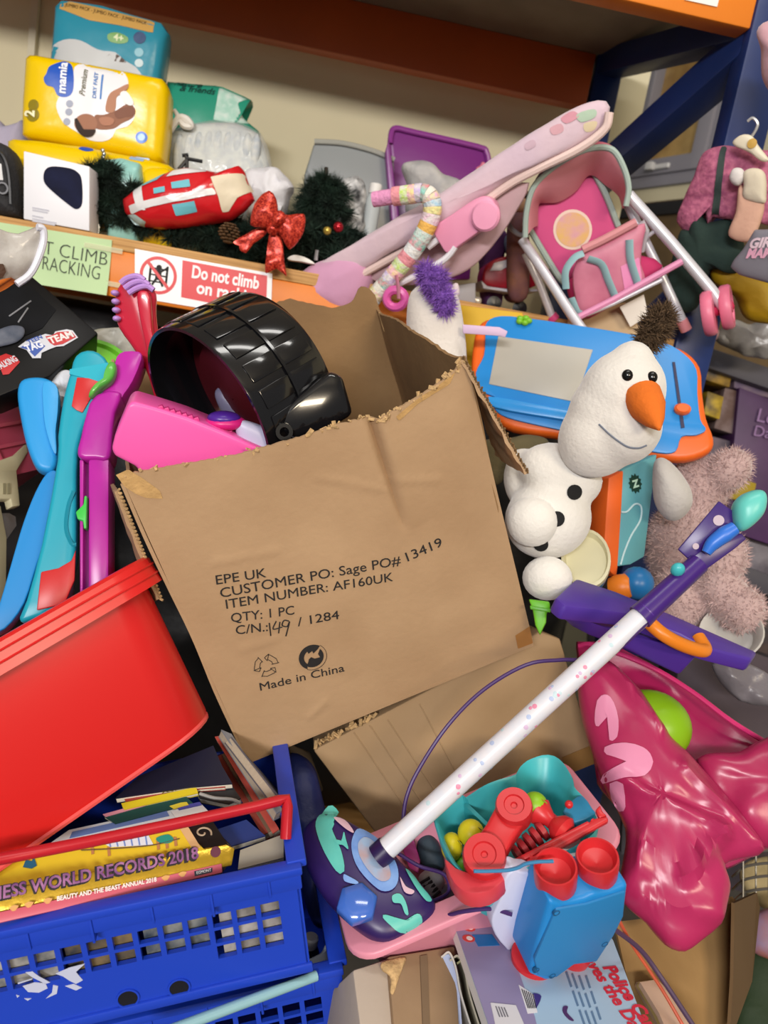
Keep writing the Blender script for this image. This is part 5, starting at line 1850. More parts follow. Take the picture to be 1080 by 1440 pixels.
# toy cup and toy maraca
f = ff(825, 800, 1.16)
cp = thing('toy_cup', 'cream lined blue toy cup beside the snowman foot', 'toy', f)
ax_ = f.I.to_3x3() @ (RGT * -.25 + UPV * .45 - FWD * .75)
M = axis_m(f.p3(*Zs((390, 460))), ax_)
MB().lathe([(.001, -.05), (.03, -.05), (.04, -.02), (.044, .0), (.045, .012)], M @ Matrix.Diagonal((.8, 1.1, 1, 1)), 28, False).obj('shell', mt('#2583b8', .4), cp)
MB().lathe([(.0455, .006), (.046, .016), (.041, .017), (.036, .002), (.001, -.004)], M @ Matrix.Diagonal((.8, 1.1, 1, 1)), 28).obj('lining', mt('#d8d2ae', .5), cp)
f = ff(890, 815, 1.2)
mr = thing('toy_rattle', 'blue ball rattle with an orange collar by the purple tray', 'toy', f)
MB().ell(f.p3(*Zs((582, 540)), -.01), .027).obj('ball', mt('#1f6fae', .35), mr)
M = axis_m(f.p3(*Zs((512, 555))), V((1, .1, .2)))
MB().lathe([(.001, -.014), (.015, -.014), (.02, -.004), (.021, .012), (.016, .02), (.001, .02)], M, 20).obj('collar', mt('#df7a22', .4), mr)

# ------------------------------------------------------------------ pink teddy
f = ff(990, 780, 1.3)
td = thing('teddy_bear', 'fluffy dusty pink teddy bear slumped at the right', 'plush toy', f)
TP = mt('#b59a97', .98, bump=.6, bs=160, sheen=.5)
m = MB()


def es(px, z, rpx, roll=0, rz=None, d=1.3):
    k = .3704 / FPX * d
    m.ell(f.p3(*Zs(px), z), (rpx[0] * k, rpx[1] * k, (rz or min(rpx)) * k), rot=Matrix.Rotation(math.radians(roll), 3, 'Z'), seg=20, rings=14)


es((790, 420), -.02, (165, 210), 10, 130)
es((820, 170), -.03, (115, 120), 0, 100)
es((935, 110), .0, (75, 88), -35, 70)
es((740, 600), .02, (95, 120), 20, 90)
es((920, 590), .03, (85, 120), 35, 85)
es((980, 640), .04, (80, 85), 0, 80)
es((900, 440), .0, (95, 110), 0, 90)
body = merge(m.obj('body', TP, td), .006, 5)
fuzz('fur', body, 9000, .011, .0008, mt('#c0a5a2', .95, var=.12, vs_=40), td, 9)
f = ff(1035, 890, 1.22)
wb = thing('plastic_bowl', 'greyish white round plastic bowl under the teddy', 'bowl', f)
ax_ = f.I.to_3x3() @ (RGT * -.4 + UPV * .5 - FWD * .6)
M = axis_m(f.p3(1028, 890), ax_)
MB().lathe([(.02, -.03), (.035, -.028), (.046, .0), (.05, .003), (.048, .006), (.043, .002), (.03, -.022), (.001, -.024)], M, 32).obj('bowl', mt('#b8b5b0', .4), wb)

# ------------------------------------------------------------------ purple toy tray with orange handle
f = fr((780, 850, 1.02), (1050, 925, 1.08), (800, 800, 1.16))
pt = thing('toy_tray', 'purple plastic toy tray with an orange handle', 'toy tray', f)
PU = mt('#4b2f93', .4)
MB().prism(f.uvs([(776, 850), (806, 822), (860, 840), (940, 873), (1060, 926), (1052, 936), (985, 918), (952, 900), (880, 872), (790, 862)]), -.012, .012).bevel(.005, 2).obj('rim', PU, pt)
q = [f.p3(*Zs(p), 0) for p in [(330, 640), (540, 700), (830, 800)]]
top = [f.pd(*Zs(p), d) for p, d in (((270, 650), 1.04), ((420, 690), 1.04), ((560, 740), 1.05), ((830, 800), 1.07), ((700, 720), 1.15), ((450, 640), 1.14))]
bot = [f.pd(*Zs(p), d) for p, d in (((330, 700), 1.07), ((400, 740), 1.06), ((560, 795), 1.06), ((740, 890), 1.08), ((760, 850), 1.14), ((480, 740), 1.13))]
MB().frustum([bot, top]).bevel(.004, 2).obj('basin', mt('#45298a', .4), pt)
MB().tube([f.pd(*Zs(p), d) for p, d in (((608, 660), 1.03), ((630, 690), 1.01), ((690, 740), 1.0), ((770, 780), 1.01), ((840, 795), 1.03), ((815, 745), 1.05))], .0095, 12, n=6).obj('handle', mt('#e0801f', .35), pt)
f = ff(760, 870, 1.06)
lc = thing('toy_clip', 'lime green plastic clip behind the carton corner', 'toy', f)
MB().prism(f.uvs(Zs([(170, 600), (252, 610), (254, 640), (240, 650), (238, 690), (214, 740), (196, 700), (186, 640)])), -.015, 0).bevel(.003).obj('body', mt('#62b01c', .4), lc)
MB().prism(f.uvs(Zs([(176, 625), (256, 638), (254, 652), (178, 640)])), 0, .008).bevel(.001).obj('lip', mt('#4f9a14', .4), lc)

# ------------------------------------------------------------------ right-hand background
f = ff(1030, 300, 1.42, yaw=-15)
jk = thing('hanging_jacket', 'pink leopard pattern jacket with dark zip on a hanger', 'jacket', f)
Zj = crop(900, 180, 1080, 762)
LEO = mt('#c0708c', .95, bump=1, bs=70, hex2='#9a4f70', vs_=90)
MB().pillow(f.uvs(Zj([(400, 130), (490, 105), (560, 110), (700, 130), (830, 180), (840, 560), (700, 560), (490, 540), (440, 530), (410, 570), (395, 500), (360, 400), (330, 440), (310, 560), (290, 625), (220, 560), (260, 430), (330, 280), (360, 190)])), .04, .025, k=3, n=110, smooth=2, wr=.005, ws=30, seed=51).obj('body', LEO, jk)
bv = bvh_of(jk.children[0])
q = f.uvs(Zj([(500, 110), (535, 110), (520, 300), (490, 540), (445, 540), (480, 300)]))
patch('zip', q, mt('#2d3b38', .7), jk, bv, .004, 6, 40)
MB().pillow(f.uvs(Zj([(590, 85), (640, 45), (700, 50), (740, 110), (800, 190), (760, 200), (690, 150), (610, 115)])), .008, .01, cz=.04, k=3).obj('hanger', mt('#d8d0ba', .5), jk)
MB().lathe([(.001, 0), (.008, 0), (.008, .002), (.001, .003)], Matrix.Translation(f.p3(*Zj((668, 92)), .05)), 20).obj('hanger_badge', mt('#c9a250', .5), jk)
MB().tube([f.p3(*Zj(p), .04) for p in [(665, 50), (690, 10), (700, -30), (670, -60), (640, -40)]], .0025, 6, n=4).obj('hook', mt('#c8c8c8', .3, metal=.5), jk)
f = ff(1010, 380, 1.47, yaw=-10)
soft('hanging_trousers', 'dark green trousers hanging under the leopard jacket', 'trousers', f, Zj([(330, 440), (400, 560), (540, 540), (600, 640), (640, 800), (560, 870), (420, 850), (330, 1080), (190, 1090), (160, 960), (240, 620), (300, 600)]), .03, .03, mt('#20332e', .9, bump=.4), k=3, wr=.006, ws=25, seed=52)
f = ff(1050, 290, 1.36, yaw=-15)
dc = thing('doll_clothes', 'cream and peach doll outfit hung in front of the jacket', 'clothes', f)
MB().pillow(f.uvs(Zj([(625, 255), (700, 240), (745, 280), (750, 400), (735, 450), (620, 420), (620, 340)])), .012, .014, k=3).obj('top', mt('#cdc3ae', .9, bump=.4), dc)
MB().pillow(f.uvs(Zj([(590, 340), (640, 390), (735, 440), (700, 600), (640, 680), (525, 640), (570, 500)])), .012, .013, k=3, cz=-.004).obj('skirt', mt('#d0a590', .9, bump=.4), dc)
MB().pillow(f.uvs(Zj([(535, 290), (560, 240), (610, 245), (625, 300), (590, 345), (550, 330)])), .012, .014).obj('hood', mt('#cfcac8', .9, bump=.5), dc)
f = ff(1065, 350, 1.32, yaw=-20)
gp = thing('grey_pouch', 'grey padded pouch with white and pink lettering', 'pouch', f)
MB().pillow(f.uvs(Zj([(690, 605), (900, 600), (900, 960), (760, 920), (600, 875), (545, 830), (560, 790), (620, 720)])), .015, .015, k=4, smooth=1).obj('body', mt('#77757f', .6, bump=.1), gp)
bv = bvh_of(gp.children[0])
txt(gp, f, bv, 'GIRL', Zj((665, 712)), Zj((830, 700)), .022, mt('#d8c0cc', .5), .001, .3)
txt(gp, f, bv, 'MAMA', Zj((650, 770)), Zj((850, 765)), .022, mt('#d8a0b8', .5), .001, .3)
f = ff(1030, 420, 1.5)
soft('yellow_bag', 'mustard yellow bag behind the stroller wheels', 'bag', f, Zj([(415, 850), (450, 820), (560, 815), (700, 880), (860, 960), (860, 1150), (640, 1145), (560, 1000), (440, 930)]), .04, .04, mt('#a8860a', .6, bump=.3), k=3, wr=.006, seed=54)
f = ff(1075, 110, 1.3)
m = MB().pillow(f.uvs([(1064, 45), (1078, 30), (1120, 30), (1130, 140), (1090, 135), (1072, 110), (1070, 70)]), .04, .04, wr=.003)
solo('plush_toy', 'dusty pink plush hanging at the upper right edge', 'plush toy', m, mt('#c79aa4', .95, bump=.4, sheen=.4), f)


# ------------------------------------------------------------------ blue folding crates with books
def cornerframe(b, a, c, da, dc):
    """rim plane of a crate: front-right corner a, front-left b, back-right c"""
    A, C_ = P(*a, da), P(*c, dc)
    y = (C_ - A)
    db = (A - EYE).dot(y) / ray(*b).dot(y)
    B = P(*b, db)
    return Fr(A, A + (A - B), C_)      # x to the right, y to the back, z up


BLUE = mt('#1c3fb8', .35, bump=.04, bs=20)


def crate(name, label, cf, L_, D_, H_, mat=BLUE, scuff=True):
    c = thing(name, label, 'crate', cf, 'blue folding crates')
    # front wall: x along, y up, with windows
    FM = Matrix(((1, 0, 0, 0), (0, 0, -1, 0), (0, 1, 0, 0), (0, 0, 0, 1)))   # local (x, up, out) -> crate (x, -out, z)
    us = [-L_]
    x = -.03
    cols = []
    xs = [-L_]
    step = .0265
    n = int((L_ - .035) / step)
    for k in range(n, 0, -1):
        a = -.02 - k * step
        cols.append((a, a + step * .78))
    for a, b in cols:
        xs += [a, b]
    xs.append(0)
    vs_ = [-H_, -.104, -.087, -.083, -.066, -.062, -.045, -.03, 0]
    hr = {1, 3, 5}

    def hole(i, j):
        if i % 2 == 0 or i == 0:
            return False
        xm = (xs[i] + xs[i + 1]) / 2
        if j in (1,):
            return xm > -.105
        if j in (3,):
            return True
        if j in (5,):
            return xm > -.13 or -.33 < xm
        return False
    MB().holed(xs, vs_, hole, -.006, 0, FM).obj('front_wall', mat, c)
    # rim band with ribs below it
    MB().box(-L_, -.016, -.006, .004, .002, .004).bevel(.002).obj('rim', mat, c)
    MB().box(-L_, -.012, -.026, .002, -.008, -.004).bevel(.0015).obj('rim_skirt', mat, c)
    for k in range(int(L_ / .062)):
        xk = -.035 - k * .062
        MB().box(xk, -.014, -.036 if k % 2 else -.028, xk + .003, .0, -.004).bevel(.0008).obj('rim_rib', mat, c)
    # other walls
    MB().box(-.006, 0, -H_, 0, D_, 0).bevel(.002).obj('side_wall', mat, c)
    MB().box(-.012, -.005, -.004, .01, D_, .006).bevel(.002).obj('rim', mat, c)
    MB().box(-L_, D_ - .006, -H_, 0, D_, 0).bevel(.002).obj('back_wall', mat, c)
    MB().box(-L_, 0, -H_, -L_ + .006, D_, 0).bevel(.002).obj('side_wall', mat, c)
    MB().box(-L_, 0, -H_, 0, D_, -H_ + .005).obj('base', mat, c)
    MB().box(-L_, -.004, -H_, .003, .002, -H_ + .012).bevel(.002).obj('foot_rail', mat, c)
    return c


cA = cornerframe((0, 1300), (418, 1212), (395, 1050), .83, 1.06)
H1 = .148
ca = crate('folding_crate', 'upper blue plastic crate of books with red handle', cA, .46, .26, H1)
# two round holes, their shade painted as dark discs, and torn label scraps
for px in ((180, 1403), (252, 1388)):
    k = ray(*px)
    t = (cA.o - EYE).dot(cA.y) / k.dot(cA.y)
    q = cA.I @ (EYE + k * t)
    Mh = axis_m((q.x, -.0005, q.z), V((0, -1, 0)))
    MB().lathe([(.0125, -.0005), (.0125, .0015), (.0105, .0015), (.0105, -.0005)], Mh, 24, False).obj('hole_rim', BLUE, ca)
    MB().lathe([(.001, 0), (.0108, 0), (.0108, .0004), (.001, .0004)], Mh, 24).obj('hole_shade_disc', mt('#050510', .9), ca)


def onfront(px):
    k = ray(*px)
    t = (cA.o - EYE).dot(cA.y) / k.dot(cA.y)
    return cA.I @ (EYE + k * t)


Zn = crop(0, 1140, 330, 1080)
for pts in ([(118, 742), (150, 738), (180, 760), (232, 788), (210, 795), (150, 765)], [(105, 805), (160, 788), (210, 792), (220, 815), (180, 835), (130, 832)], [(255, 748), (320, 720), (392, 702), (350, 740), (382, 778), (350, 795), (320, 780), (290, 760)], [(245, 800), (268, 805), (262, 840), (212, 862), (240, 835)], [(300, 805), (340, 795), (378, 812), (350, 825)], [(75, 845), (90, 850), (80, 858)], [(112, 862), (145, 862), (128, 872)], [(82, 790), (150, 770), (145, 776), (84, 796)]):
    q = [onfront(Zn(p)) for p in pts]
    m = MB()
    m.prism([(p.x, p.z) for p in q], 0, .0006, Matrix(((1, 0, 0, 0), (0, 0, -1, -.0002), (0, 1, 0, 0), (0, 0, 0, 1))))
    m.obj('label_scrap', mt('#b9bfd8', .6), ca)
# red carrying handle
Zo = crop(0, 1000, 440, 1080)
hp = [(-60, 522, .76), (0, 510, .775), (300, 452, .80), (600, 390, .83), (880, 330, .86), (965, 308, .87), (988, 302, .875), (992, 330, .87), (986, 440, .86)]
hl = [V((-.452, .004, -.01)), V((-.452, .012, .035))]
MB().tube(hl + [cA.pd(*Zo(p[:2]), p[2]) for p in hp], [(.0085, .0065)] * (len(hp) + 2), 10).obj('handle', mt('#b81e2a', .35), ca)
# crate corner notch posts
cB = Fr(*(lambda A, x, y: (A, A + x, A + y))(P(476, 1352, .9), cA.x, cA.y))
cb = crate('folding_crate', 'lower blue plastic crate under the crate of books', cB, .5, .3, .2)
ROD = mt('#86b0ba', .4)
f = cB
pole_a, pole_b = P(250, 1445, .80), P(445, 1372, .88)
m = MB().tube([pole_a - (pole_b - pole_a) * .3, pole_b], .0058, 10)
solo('plastic_rod', 'pale turquoise plastic rod lying between the two crates', 'rod', m, ROD)


# ---- books
def bookslab(name, label, f, pts, th, cover, pages='#d6d0c0', z=0., group='books in the upper crate', cat='book'):
    b = thing(name, label, cat, f, group)
    q = f.uvs(pts, z)
    MB().prism(q, z - th + .0015, z - .0015).obj('pages', mt(pages, .85, bump=.3, bs=200), b)
    c = sum(q, V((0, 0))) / len(q)
    qq = [c + (p - c) * 1.012 for p in q]
    MB().prism(qq, z - .0016, z).obj('cover', cover, b)
    MB().prism(qq, z - th, z - th + .0016).obj('back_cover', cover, b)
    return b


Zh = crop(180, 1020, 440, 1080)
# gold book: spine to the front
f = fr((-80, 1297, .755), (325, 1205, .855), (-80, 1264, .765))
gbk = thing('book', 'gold spined hardback annual at the front of the crate', 'book', f, 'books in the upper crate')
GOLD = mt('#b8962a', .22, metal=.55, bump=.25, bs=50)
q = f.uvs([(-90, 1272), (318, 1187), (330, 1193), (326, 1217), (-90, 1302)])
MB().prism(q, -.004, 0).bevel(.0012).obj('spine', GOLD, gbk)
q = f.uvs([(-90, 1276), (316, 1190), (322, 1214), (-90, 1299)])
MB().prism(q, -.15, -.004).obj('pages', mt('#cfc8b4', .85), gbk)
MB().prism(f.uvs([(-90, 1270), (318, 1186), (320, 1190), (-90, 1275)]), -.15, -.004).obj('cover', GOLD, gbk)
SP = mt('#6a3a72', .25, metal=.3, hex2='#b07aa8', vs_=60)
fl(gbk, f, 'GUINNESS WORLD RECORDS 2018', Zo((-190, 690)), Zo((685, 510)), .0175, mt('#160c14', .4), .0016, .0004)
fl(gbk, f, 'GUINNESS WORLD RECORDS 2018', Zo((-190, 688)), Zo((685, 508)), .0172, SP, .0004, .0011)
c = f.uv(*Zo((744, 486)))
MB().prism(circ(c.x, c.y, .0058, 20), 0, .0008).obj('spine_mark', mt('#5a2238', .4), gbk)
# pink annual below
f = fr((-80, 1312, .745), (312, 1222, .845), (-80, 1296, .75))
pbk = thing('book', 'pink spined annual with white lettering below the gold book', 'book', f, 'books in the upper crate')
MB().prism(f.uvs([(-90, 1302), (312, 1214), (313, 1227), (-90, 1318)]), -.004, 0).bevel(.001).obj('spine', mt('#c25668', .4), pbk)
MB().prism(f.uvs([(-90, 1304), (311, 1216), (312, 1226), (-90, 1316)]), -.14, -.004).obj('pages', mt('#cfc8b4', .85), pbk)
fl(pbk, f, 'BEAUTY AND THE BEAST ANNUAL 2018', Zo((196, 656)), Zo((540, 588)), .0062, mt('#e8dcd8', .5), .0002, .0006)
MB().prism(f.uvs(Zo([(670, 553), (733, 540), (733, 556), (672, 570)])), 0, .0005).obj('publisher_label', mt('#23283a', .5), pbk)
fl(pbk, f, 'EGMONT', Zo((678, 564)), Zo((728, 553)), .0042, mt('#e8e4e0', .5), 0, .0008)
for x, y in ((48, 680), (100, 668), (165, 655), (572, 576), (630, 563)):
    c = f.uv(*Zo((x, y)))
    MB().prism([(c.x + .004 * math.cos(t) * (1 + .3 * math.sin(3 * t)), c.y + .0028 * math.sin(t)) for t in [i * .52 for i in range(12)]], 0, .0004).obj('spine_ornament', mt('#cf9a5a', .5), pbk)
# covers lying flat-ish behind the spines
f = Fr(cA.w((0, 0, -.006)), cA.w((1, 0, -.006)), cA.w((0, .955, .29)))
b1 = bookslab('book', 'yellow picture book cover with a toy dinosaur and a ladder', f, Zo([(-120, 545), (-120, 650), (700, 478), (625, 400), (300, 462)]), .008, mt('#d9bb2c', .4))
MB().prism(f.uvs(Zo([(618, 402), (648, 398), (692, 470), (668, 482)])), 0, .0008).obj('cover_print', mt('#cfa878', .6), b1)
MB().prism(f.uvs(Zo([(360, 458), (510, 425), (530, 462), (380, 470)])), 0, .0006).obj('cover_print', mt('#d5dae4', .5), b1)
for k in range(6):
    x = 375 + k * 25
    MB().prism(f.uvs(Zo([(x, 455 - k * 5), (x + 5, 454 - k * 5), (x + 10, 470 - k * 1.5), (x + 5, 471 - k * 1.5)])), .0006, .001).obj('cover_print', mt('#6f8ac8', .5), b1)
MB().tube([f.p3(*Zo(p), .001) for p in [(280, 480), (400, 474), (530, 462), (620, 440)]], .0006, 5, n=4).obj('cover_print', mt('#5a4632', .6), b1)
for x, y in ((318, 478), (375, 484), (545, 462), (575, 458), (605, 450)):
    MB().prism(f.uvs(Zo([(x - 5, y - 14), (x + 5, y - 14), (x + 8, y + 16), (x - 2, y + 18)])), .0006, .001).obj('cover_print', mt('#b07a4a', .6), b1)
MB().prism(catmull(f.uvs(Zo([(540, 440), (580, 428), (600, 445), (580, 458), (550, 455)])), 3, True), .0008, .0014).obj('cover_print', mt('#1f8a7c', .5), b1)
MB().prism(f.uvs(Zo([(80, 540), (90, 515), (110, 520), (118, 505), (128, 535), (110, 545)])), .0006, .0012).obj('cover_print', mt('#1f5a78', .5), b1)
b2 = bookslab('book', 'black covered book with a pale swirl beside the yellow cover', f, Zo([(645, 405), (735, 382), (785, 458), (695, 474)]), .008, mt('#0f0e10', .3), z=-.004)
MB().tube([f.p3(*Zo((700 + r_ * math.cos(t), 420 + r_ * .7 * math.sin(t))), -.003) for r_, t in [(6 + 2.1 * i, i * .55) for i in range(13)]], .0011, 5, n=3).obj('swirl', mt('#a8947c', .6), b2)
b3 = bookslab('book', 'white and blue book under the red handle', f, Zo([(180, 452), (240, 410), (600, 332), (640, 365), (300, 440)]), .008, mt('#cdd3dc', .4), z=-.002)
MB().prism(f.uvs(Zo([(250, 418), (575, 345), (585, 362), (240, 440)]), -.002), -.002, -.0012).obj('cover_print', mt('#5f78b4', .5), b3)
b4 = bookslab('book', 'white book with a purple heading tucked behind the handle', f, Zo([(590, 345), (690, 316), (718, 345), (610, 372)]), .008, mt('#d8dade', .4), z=-.001)
MB().prism(f.uvs(Zo([(610, 332), (690, 315), (697, 325), (618, 343)]), -.001), -.001, 0).obj('cover_print', mt('#4a4aa0', .5), b4)
MB().prism(f.uvs(Zo([(585, 330), (625, 318), (645, 316), (652, 326), (600, 340)]), -.001), -.001, .0004).obj('cover_print', mt('#d6c23a', .5), b4)
b5 = bookslab('book', 'dark green book edged in pink near the red tub', f, Zo([(360, 362), (630, 286), (665, 318), (400, 388)]), .006, mt('#17453f', .45), z=.0)
MB().prism(f.uvs(Zo([(355, 358), (628, 282), (636, 290), (365, 366)])), 0, .001).obj('pink_edge', mt('#d08a98', .5), b5)
b6 = bookslab('book', 'yellow edged magazine lying across the dark books', f, Zo([(420, 318), (675, 262), (682, 282), (430, 340)]), .006, mt('#cfb923', .45), z=.002)
fl(b6, f, 'SMOKE & MIRRORS', Zo((560, 290)), Zo((665, 268)), .006, mt('#6b5f14', .5), 0, .003)
b7 = bookslab('book', 'thin red and green striped book above the yellow magazine', f, Zo([(430, 300), (720, 246), (785, 245), (775, 262), (690, 268), (440, 318)]), .006, mt('#9c3a30', .5), z=.0)
b8 = bookslab('book', 'dark navy book lying at the back of the crate', f, Zo([(400, 300), (480, 225), (735, 120), (765, 190), (800, 250), (660, 262), (500, 285)]), .01, mt('#1a1d30', .4), z=.004)
b9 = bookslab('book', 'black magazine with grey pages bent open', f, Zo([(650, 225), (740, 170), (830, 300), (790, 320), (690, 300)]), .01, mt('#232326', .35), pages='#8f8d8a', z=-.006)
MB().tube([f.p3(*Zo(p), .0) for p in [(690, 285), (740, 300), (800, 305), (830, 318)]], .002, 6, n=3).obj('page_edge', mt('#9a9894', .6), b9)
b10 = bookslab('book', 'flat blue book on the crate floor by the handle end', f, Zo([(745, 410), (850, 375), (915, 430), (800, 465)]), .01, mt('#1c2f6e', .5), z=-.03)
f5 = Fr(cA.w((0, 0, -.05)), cA.w((1, 0, -.05)), cA.w((0, .9, .35)))
b11 = bookslab('book', 'grey beige book standing against the crate corner', f5, Zo([(830, 480), (978, 425), (978, 505), (822, 545)]), .012, mt('#8d887c', .6), z=.02)
# leaning stack on the right side of the crate
cols = [('#8a3a30', (742, 160), (905, 425), (925, 415), (765, 150), 'brick red paperback leaning lowest in the crate corner stack'), ('#6f5a48', (765, 150), (925, 415), (945, 405), (790, 145), 'brown paperback leaning second in the corner stack'), ('#b0483c', (742, 90), (940, 420), (962, 405), (770, 85), 'orange red book leaning in the middle of the corner stack'), ('#7d8088', (765, 65), (955, 350), (975, 340), (800, 80), 'silver grey book leaning upper in the corner stack'), ('#54525a', (800, 90), (965, 300), (985, 300), (850, 150), 'dark grey book leaning topmost under the carton')]
for k, (c_, a, b, c, d, lab) in enumerate(cols):
    f = Fr(P(*Zo(a), 1.05 - .012 * k), P(*Zo(b), .91 - .004 * k), P(*Zo(d), 1.05 - .012 * k))
    bookslab('book', lab, f, Zo([a, b, c, d]), .012, mt(c_, .6, bump=.1), pages='#a89a88')
# fill of dim books under the visible ones
f = cA
for k in range(5):
    x0 = -.42 + k * .082
    b = thing('book', ['dim paperback standing behind the crate grille at its far left', 'dim paperback second from the left behind the crate grille', 'dim paperback in the middle behind the crate grille', 'dim paperback fourth from the left behind the crate grille', 'dim paperback at the right end behind the crate grille'][k], 'book', cA, 'books behind the grille')
    m = MB().box(x0, .012, -H1 + .006, x0 + .07, .03, -.055 if k < 4 else -.05)
    m.obj('pages', mt('#8d8a84', .8, hex2='#4a4648', vs_=40, stretch=(1, 1, 4)), b)
    MB().box(x0 - .001, .009, -H1 + .005, x0 + .071, .012, -.053).obj('cover', mt(['#3a4048', '#a8a49c', '#2a3038', '#8d8f8a', '#b0aca6'][k], .5, hex2=['#6a3a30', '#54585a', '#7d6a48', '#2f3a48', '#6f6a64'][k], vs_=30), b)

# dark things in the gap right of the crates
f = ff(440, 1180, 1.08)
soft('blue_bag', 'dark blue bag squeezed between crate and toy tray', 'bag', f, [(405, 1060), (440, 1075), (455, 1130), (470, 1200), (480, 1290), (440, 1300), (415, 1200), (400, 1120)], .03, .03, mt('#16225c', .5, bump=.4), wr=.006, seed=71)
f = ff(450, 1330, .98)
bt = thing('bottle', 'dark bottle with pale cap standing in the lower crate', 'bottle', f)
p = f.p3(437, 1322)
Mv = axis_m(p, f.I.to_3x3() @ V((0, 0, 1)))
MB().lathe([(.001, -.08), (.014, -.08), (.015, -.07), (.015, -.02), (.009, -.006)], Mv, 18).obj('body', mt('#1a1a22', .2), bt)
MB().lathe([(.01, -.008), (.01, .004), (.008, .006), (.001, .006)], Mv, 18).obj('cap', mt('#8f9094', .4), bt)
f = ff(445, 1355, .93)
solo('plastic_tray', 'pale grey plastic tray edge in the lower crate', 'tray', slab(f, [(428, 1352), (452, 1340), (460, 1322), (466, 1330), (466, 1362), (432, 1374)], -.03, 0, .003), mt('#a9b2b8', .4), f)
f = ff(425, 1080, 1.2)
solo('flat_box', 'grey brown card edge between the cartons', 'box', slab(f, [(405, 1045), (436, 1058), (455, 1110), (440, 1130), (415, 1100)], -.04, 0, .002), mt('#5c5042', .8), f)

# ------------------------------------------------------------------ second carton, under the big one
f = fr((540, 1187, 1.13), (838, 1070, 1.17), (440, 1055, 1.12))
c2 = thing('cardboard_carton', 'plain closed brown carton wedged under the big one', 'carton', f)
q = f.uvs([(540, 1188), (838, 1070), (788, 898), (760, 888), (440, 1055)])
K2 = mt('#a68a68', .85, bump=.12, bs=90, hex2='#9b7f5d', vs_=5)
MB().prism(q, -.24, 0).bevel(.004, 2).obj('body', K2, c2)
for a, b in (((498, 1030), (590, 1165)), ((520, 1020), (612, 1156)), ((545, 1012), (635, 1147)), ((590, 990), (668, 1136))):
    pa, pb = f.uv(*a), f.uv(*b)
    MB().tube([V((pa.x, pa.y, .0002)), V((pb.x, pb.y, .0002))], .0011, 6).obj('score_line', K2, c2)
MB().prism(f.uvs([(790, 1065), (838, 1045), (840, 1072), (800, 1088)]), -.001, .0012).obj('tape', mt('#8d6a3c', .3), c2)
m = MB()
for k in range(40):
    t = rnd.random()
    p = f.uv(440 + 90 * t, 1050 - 45 * t)
    s_ = .003 + .004 * rnd.random()
    m.box(-s_, -s_ * .4, -.001, s_, s_ * .4, .001, Matrix.Translation((p.x, p.y, -.003 + rnd.uniform(-.004, .003))) @ Matrix.Rotation(rnd.random() * 6, 4, (rnd.random(), .4, 1)))
m.obj('torn_edge', KRAFT_E, c2, kind='stuff')

# ------------------------------------------------------------------ pink tub with toys
tf = cornerframe((495, 1355), (885, 1182), (802, 1078), .9, 1.035)
pt = thing('toy_tub', 'pale pink plastic tub holding the microphone base and toys', 'tub', tf)
PKT = mt('#d98ca0', .35)
TL, TDp = -tf.uv(495, 1355).x, tf.uv(802, 1078).y + .03


def zloop(x0, x1, y0, y1, z, r, n=6):
    return [V((p.x, p.y, z)) for p in rrect(x0, y0, x1, y1, r, n)]


MB().frustum([zloop(-TL + .05, -.05, .05, TDp - .03, -.13, .03), zloop(-TL + .03, -.03, .03, TDp - .015, 0, .035), zloop(-TL, 0, 0, TDp, .0, .035), zloop(-TL - .002, .002, -.002, TDp + .002, -.008, .036), zloop(-TL + .012, -.012, .012, TDp - .01, -.012, .035), zloop(-TL + .04, -.04, .04, TDp - .02, -.14, .03)], cap=True, closed=False).bevel(.002, 2, 40).obj('tub_body', PKT, pt)

# toy microphone stand
f = ff(535, 1210, .93, pit=-25)
ms = thing('toy_microphone_stand', 'purple and turquoise toy microphone stand with white spotted pole', 'microphone stand', f)
Zc = crop(380, 1060, 660, 1061)
PB = mt('#2c1a55', .35)
base = MB().pillow(f.uvs(Zc([(175, 420), (240, 350), (330, 330), (470, 400), (600, 480), (700, 590), (800, 700), (880, 800), (860, 880), (760, 945), (640, 1000), (540, 985), (420, 900), (300, 780), (210, 640), (170, 520)])), .03, .022, k=2.6, n=72, rings=12, smooth=3).obj('base', PB, ms)
bv = bvh_of(base)
TE = mt('#4fb0a8', .4, hex2='#5fbcb0', vs_=30)


def pm(pts, mat, nm='inlay', eps=.0025, sm=3, rings=5, n=36):
    q = f.uvs(Zc(pts))
    q = catmull(q, sm, True) if sm else q
    return patch(nm, q, mat, ms, bv, eps, rings, n)


pm([(245, 420), (265, 340), (320, 270), (370, 320), (330, 345), (345, 420), (330, 440), (380, 560), (400, 660), (380, 688), (340, 650), (280, 540)], TE)
pm([(340, 500), (380, 515), (395, 460), (405, 500), (420, 560), (390, 535), (360, 530)], TE, eps=.003)
pm([(600, 910), (610, 895), (680, 910), (740, 915), (770, 885), (800, 885), (808, 920), (760, 950), (690, 972), (640, 945)], TE)
pm([(650, 800), (690, 790), (720, 830), (735, 890), (715, 885), (695, 840), (655, 835)], TE, eps=.003)
pm([(720, 640), (760, 660), (800, 730), (860, 800), (830, 815), (780, 760), (740, 690)], TE)
BLD = mt('#5f86c8', .45, hex2='#7a9fd8', vs_=40)
pm([(480, 430), (560, 470), (640, 560), (680, 660), (670, 750), (600, 780), (520, 720), (460, 640), (435, 550), (445, 480)], BLD, 'disc', eps=.003, rings=7, n=48)
pm([(500, 490), (540, 500), (590, 560), (630, 640), (640, 710), (590, 730), (530, 680), (480, 600), (470, 530)], mt('#8fa8c8', .45, hex2='#a88f94', vs_=45), 'disc_print', eps=.0042, rings=6)
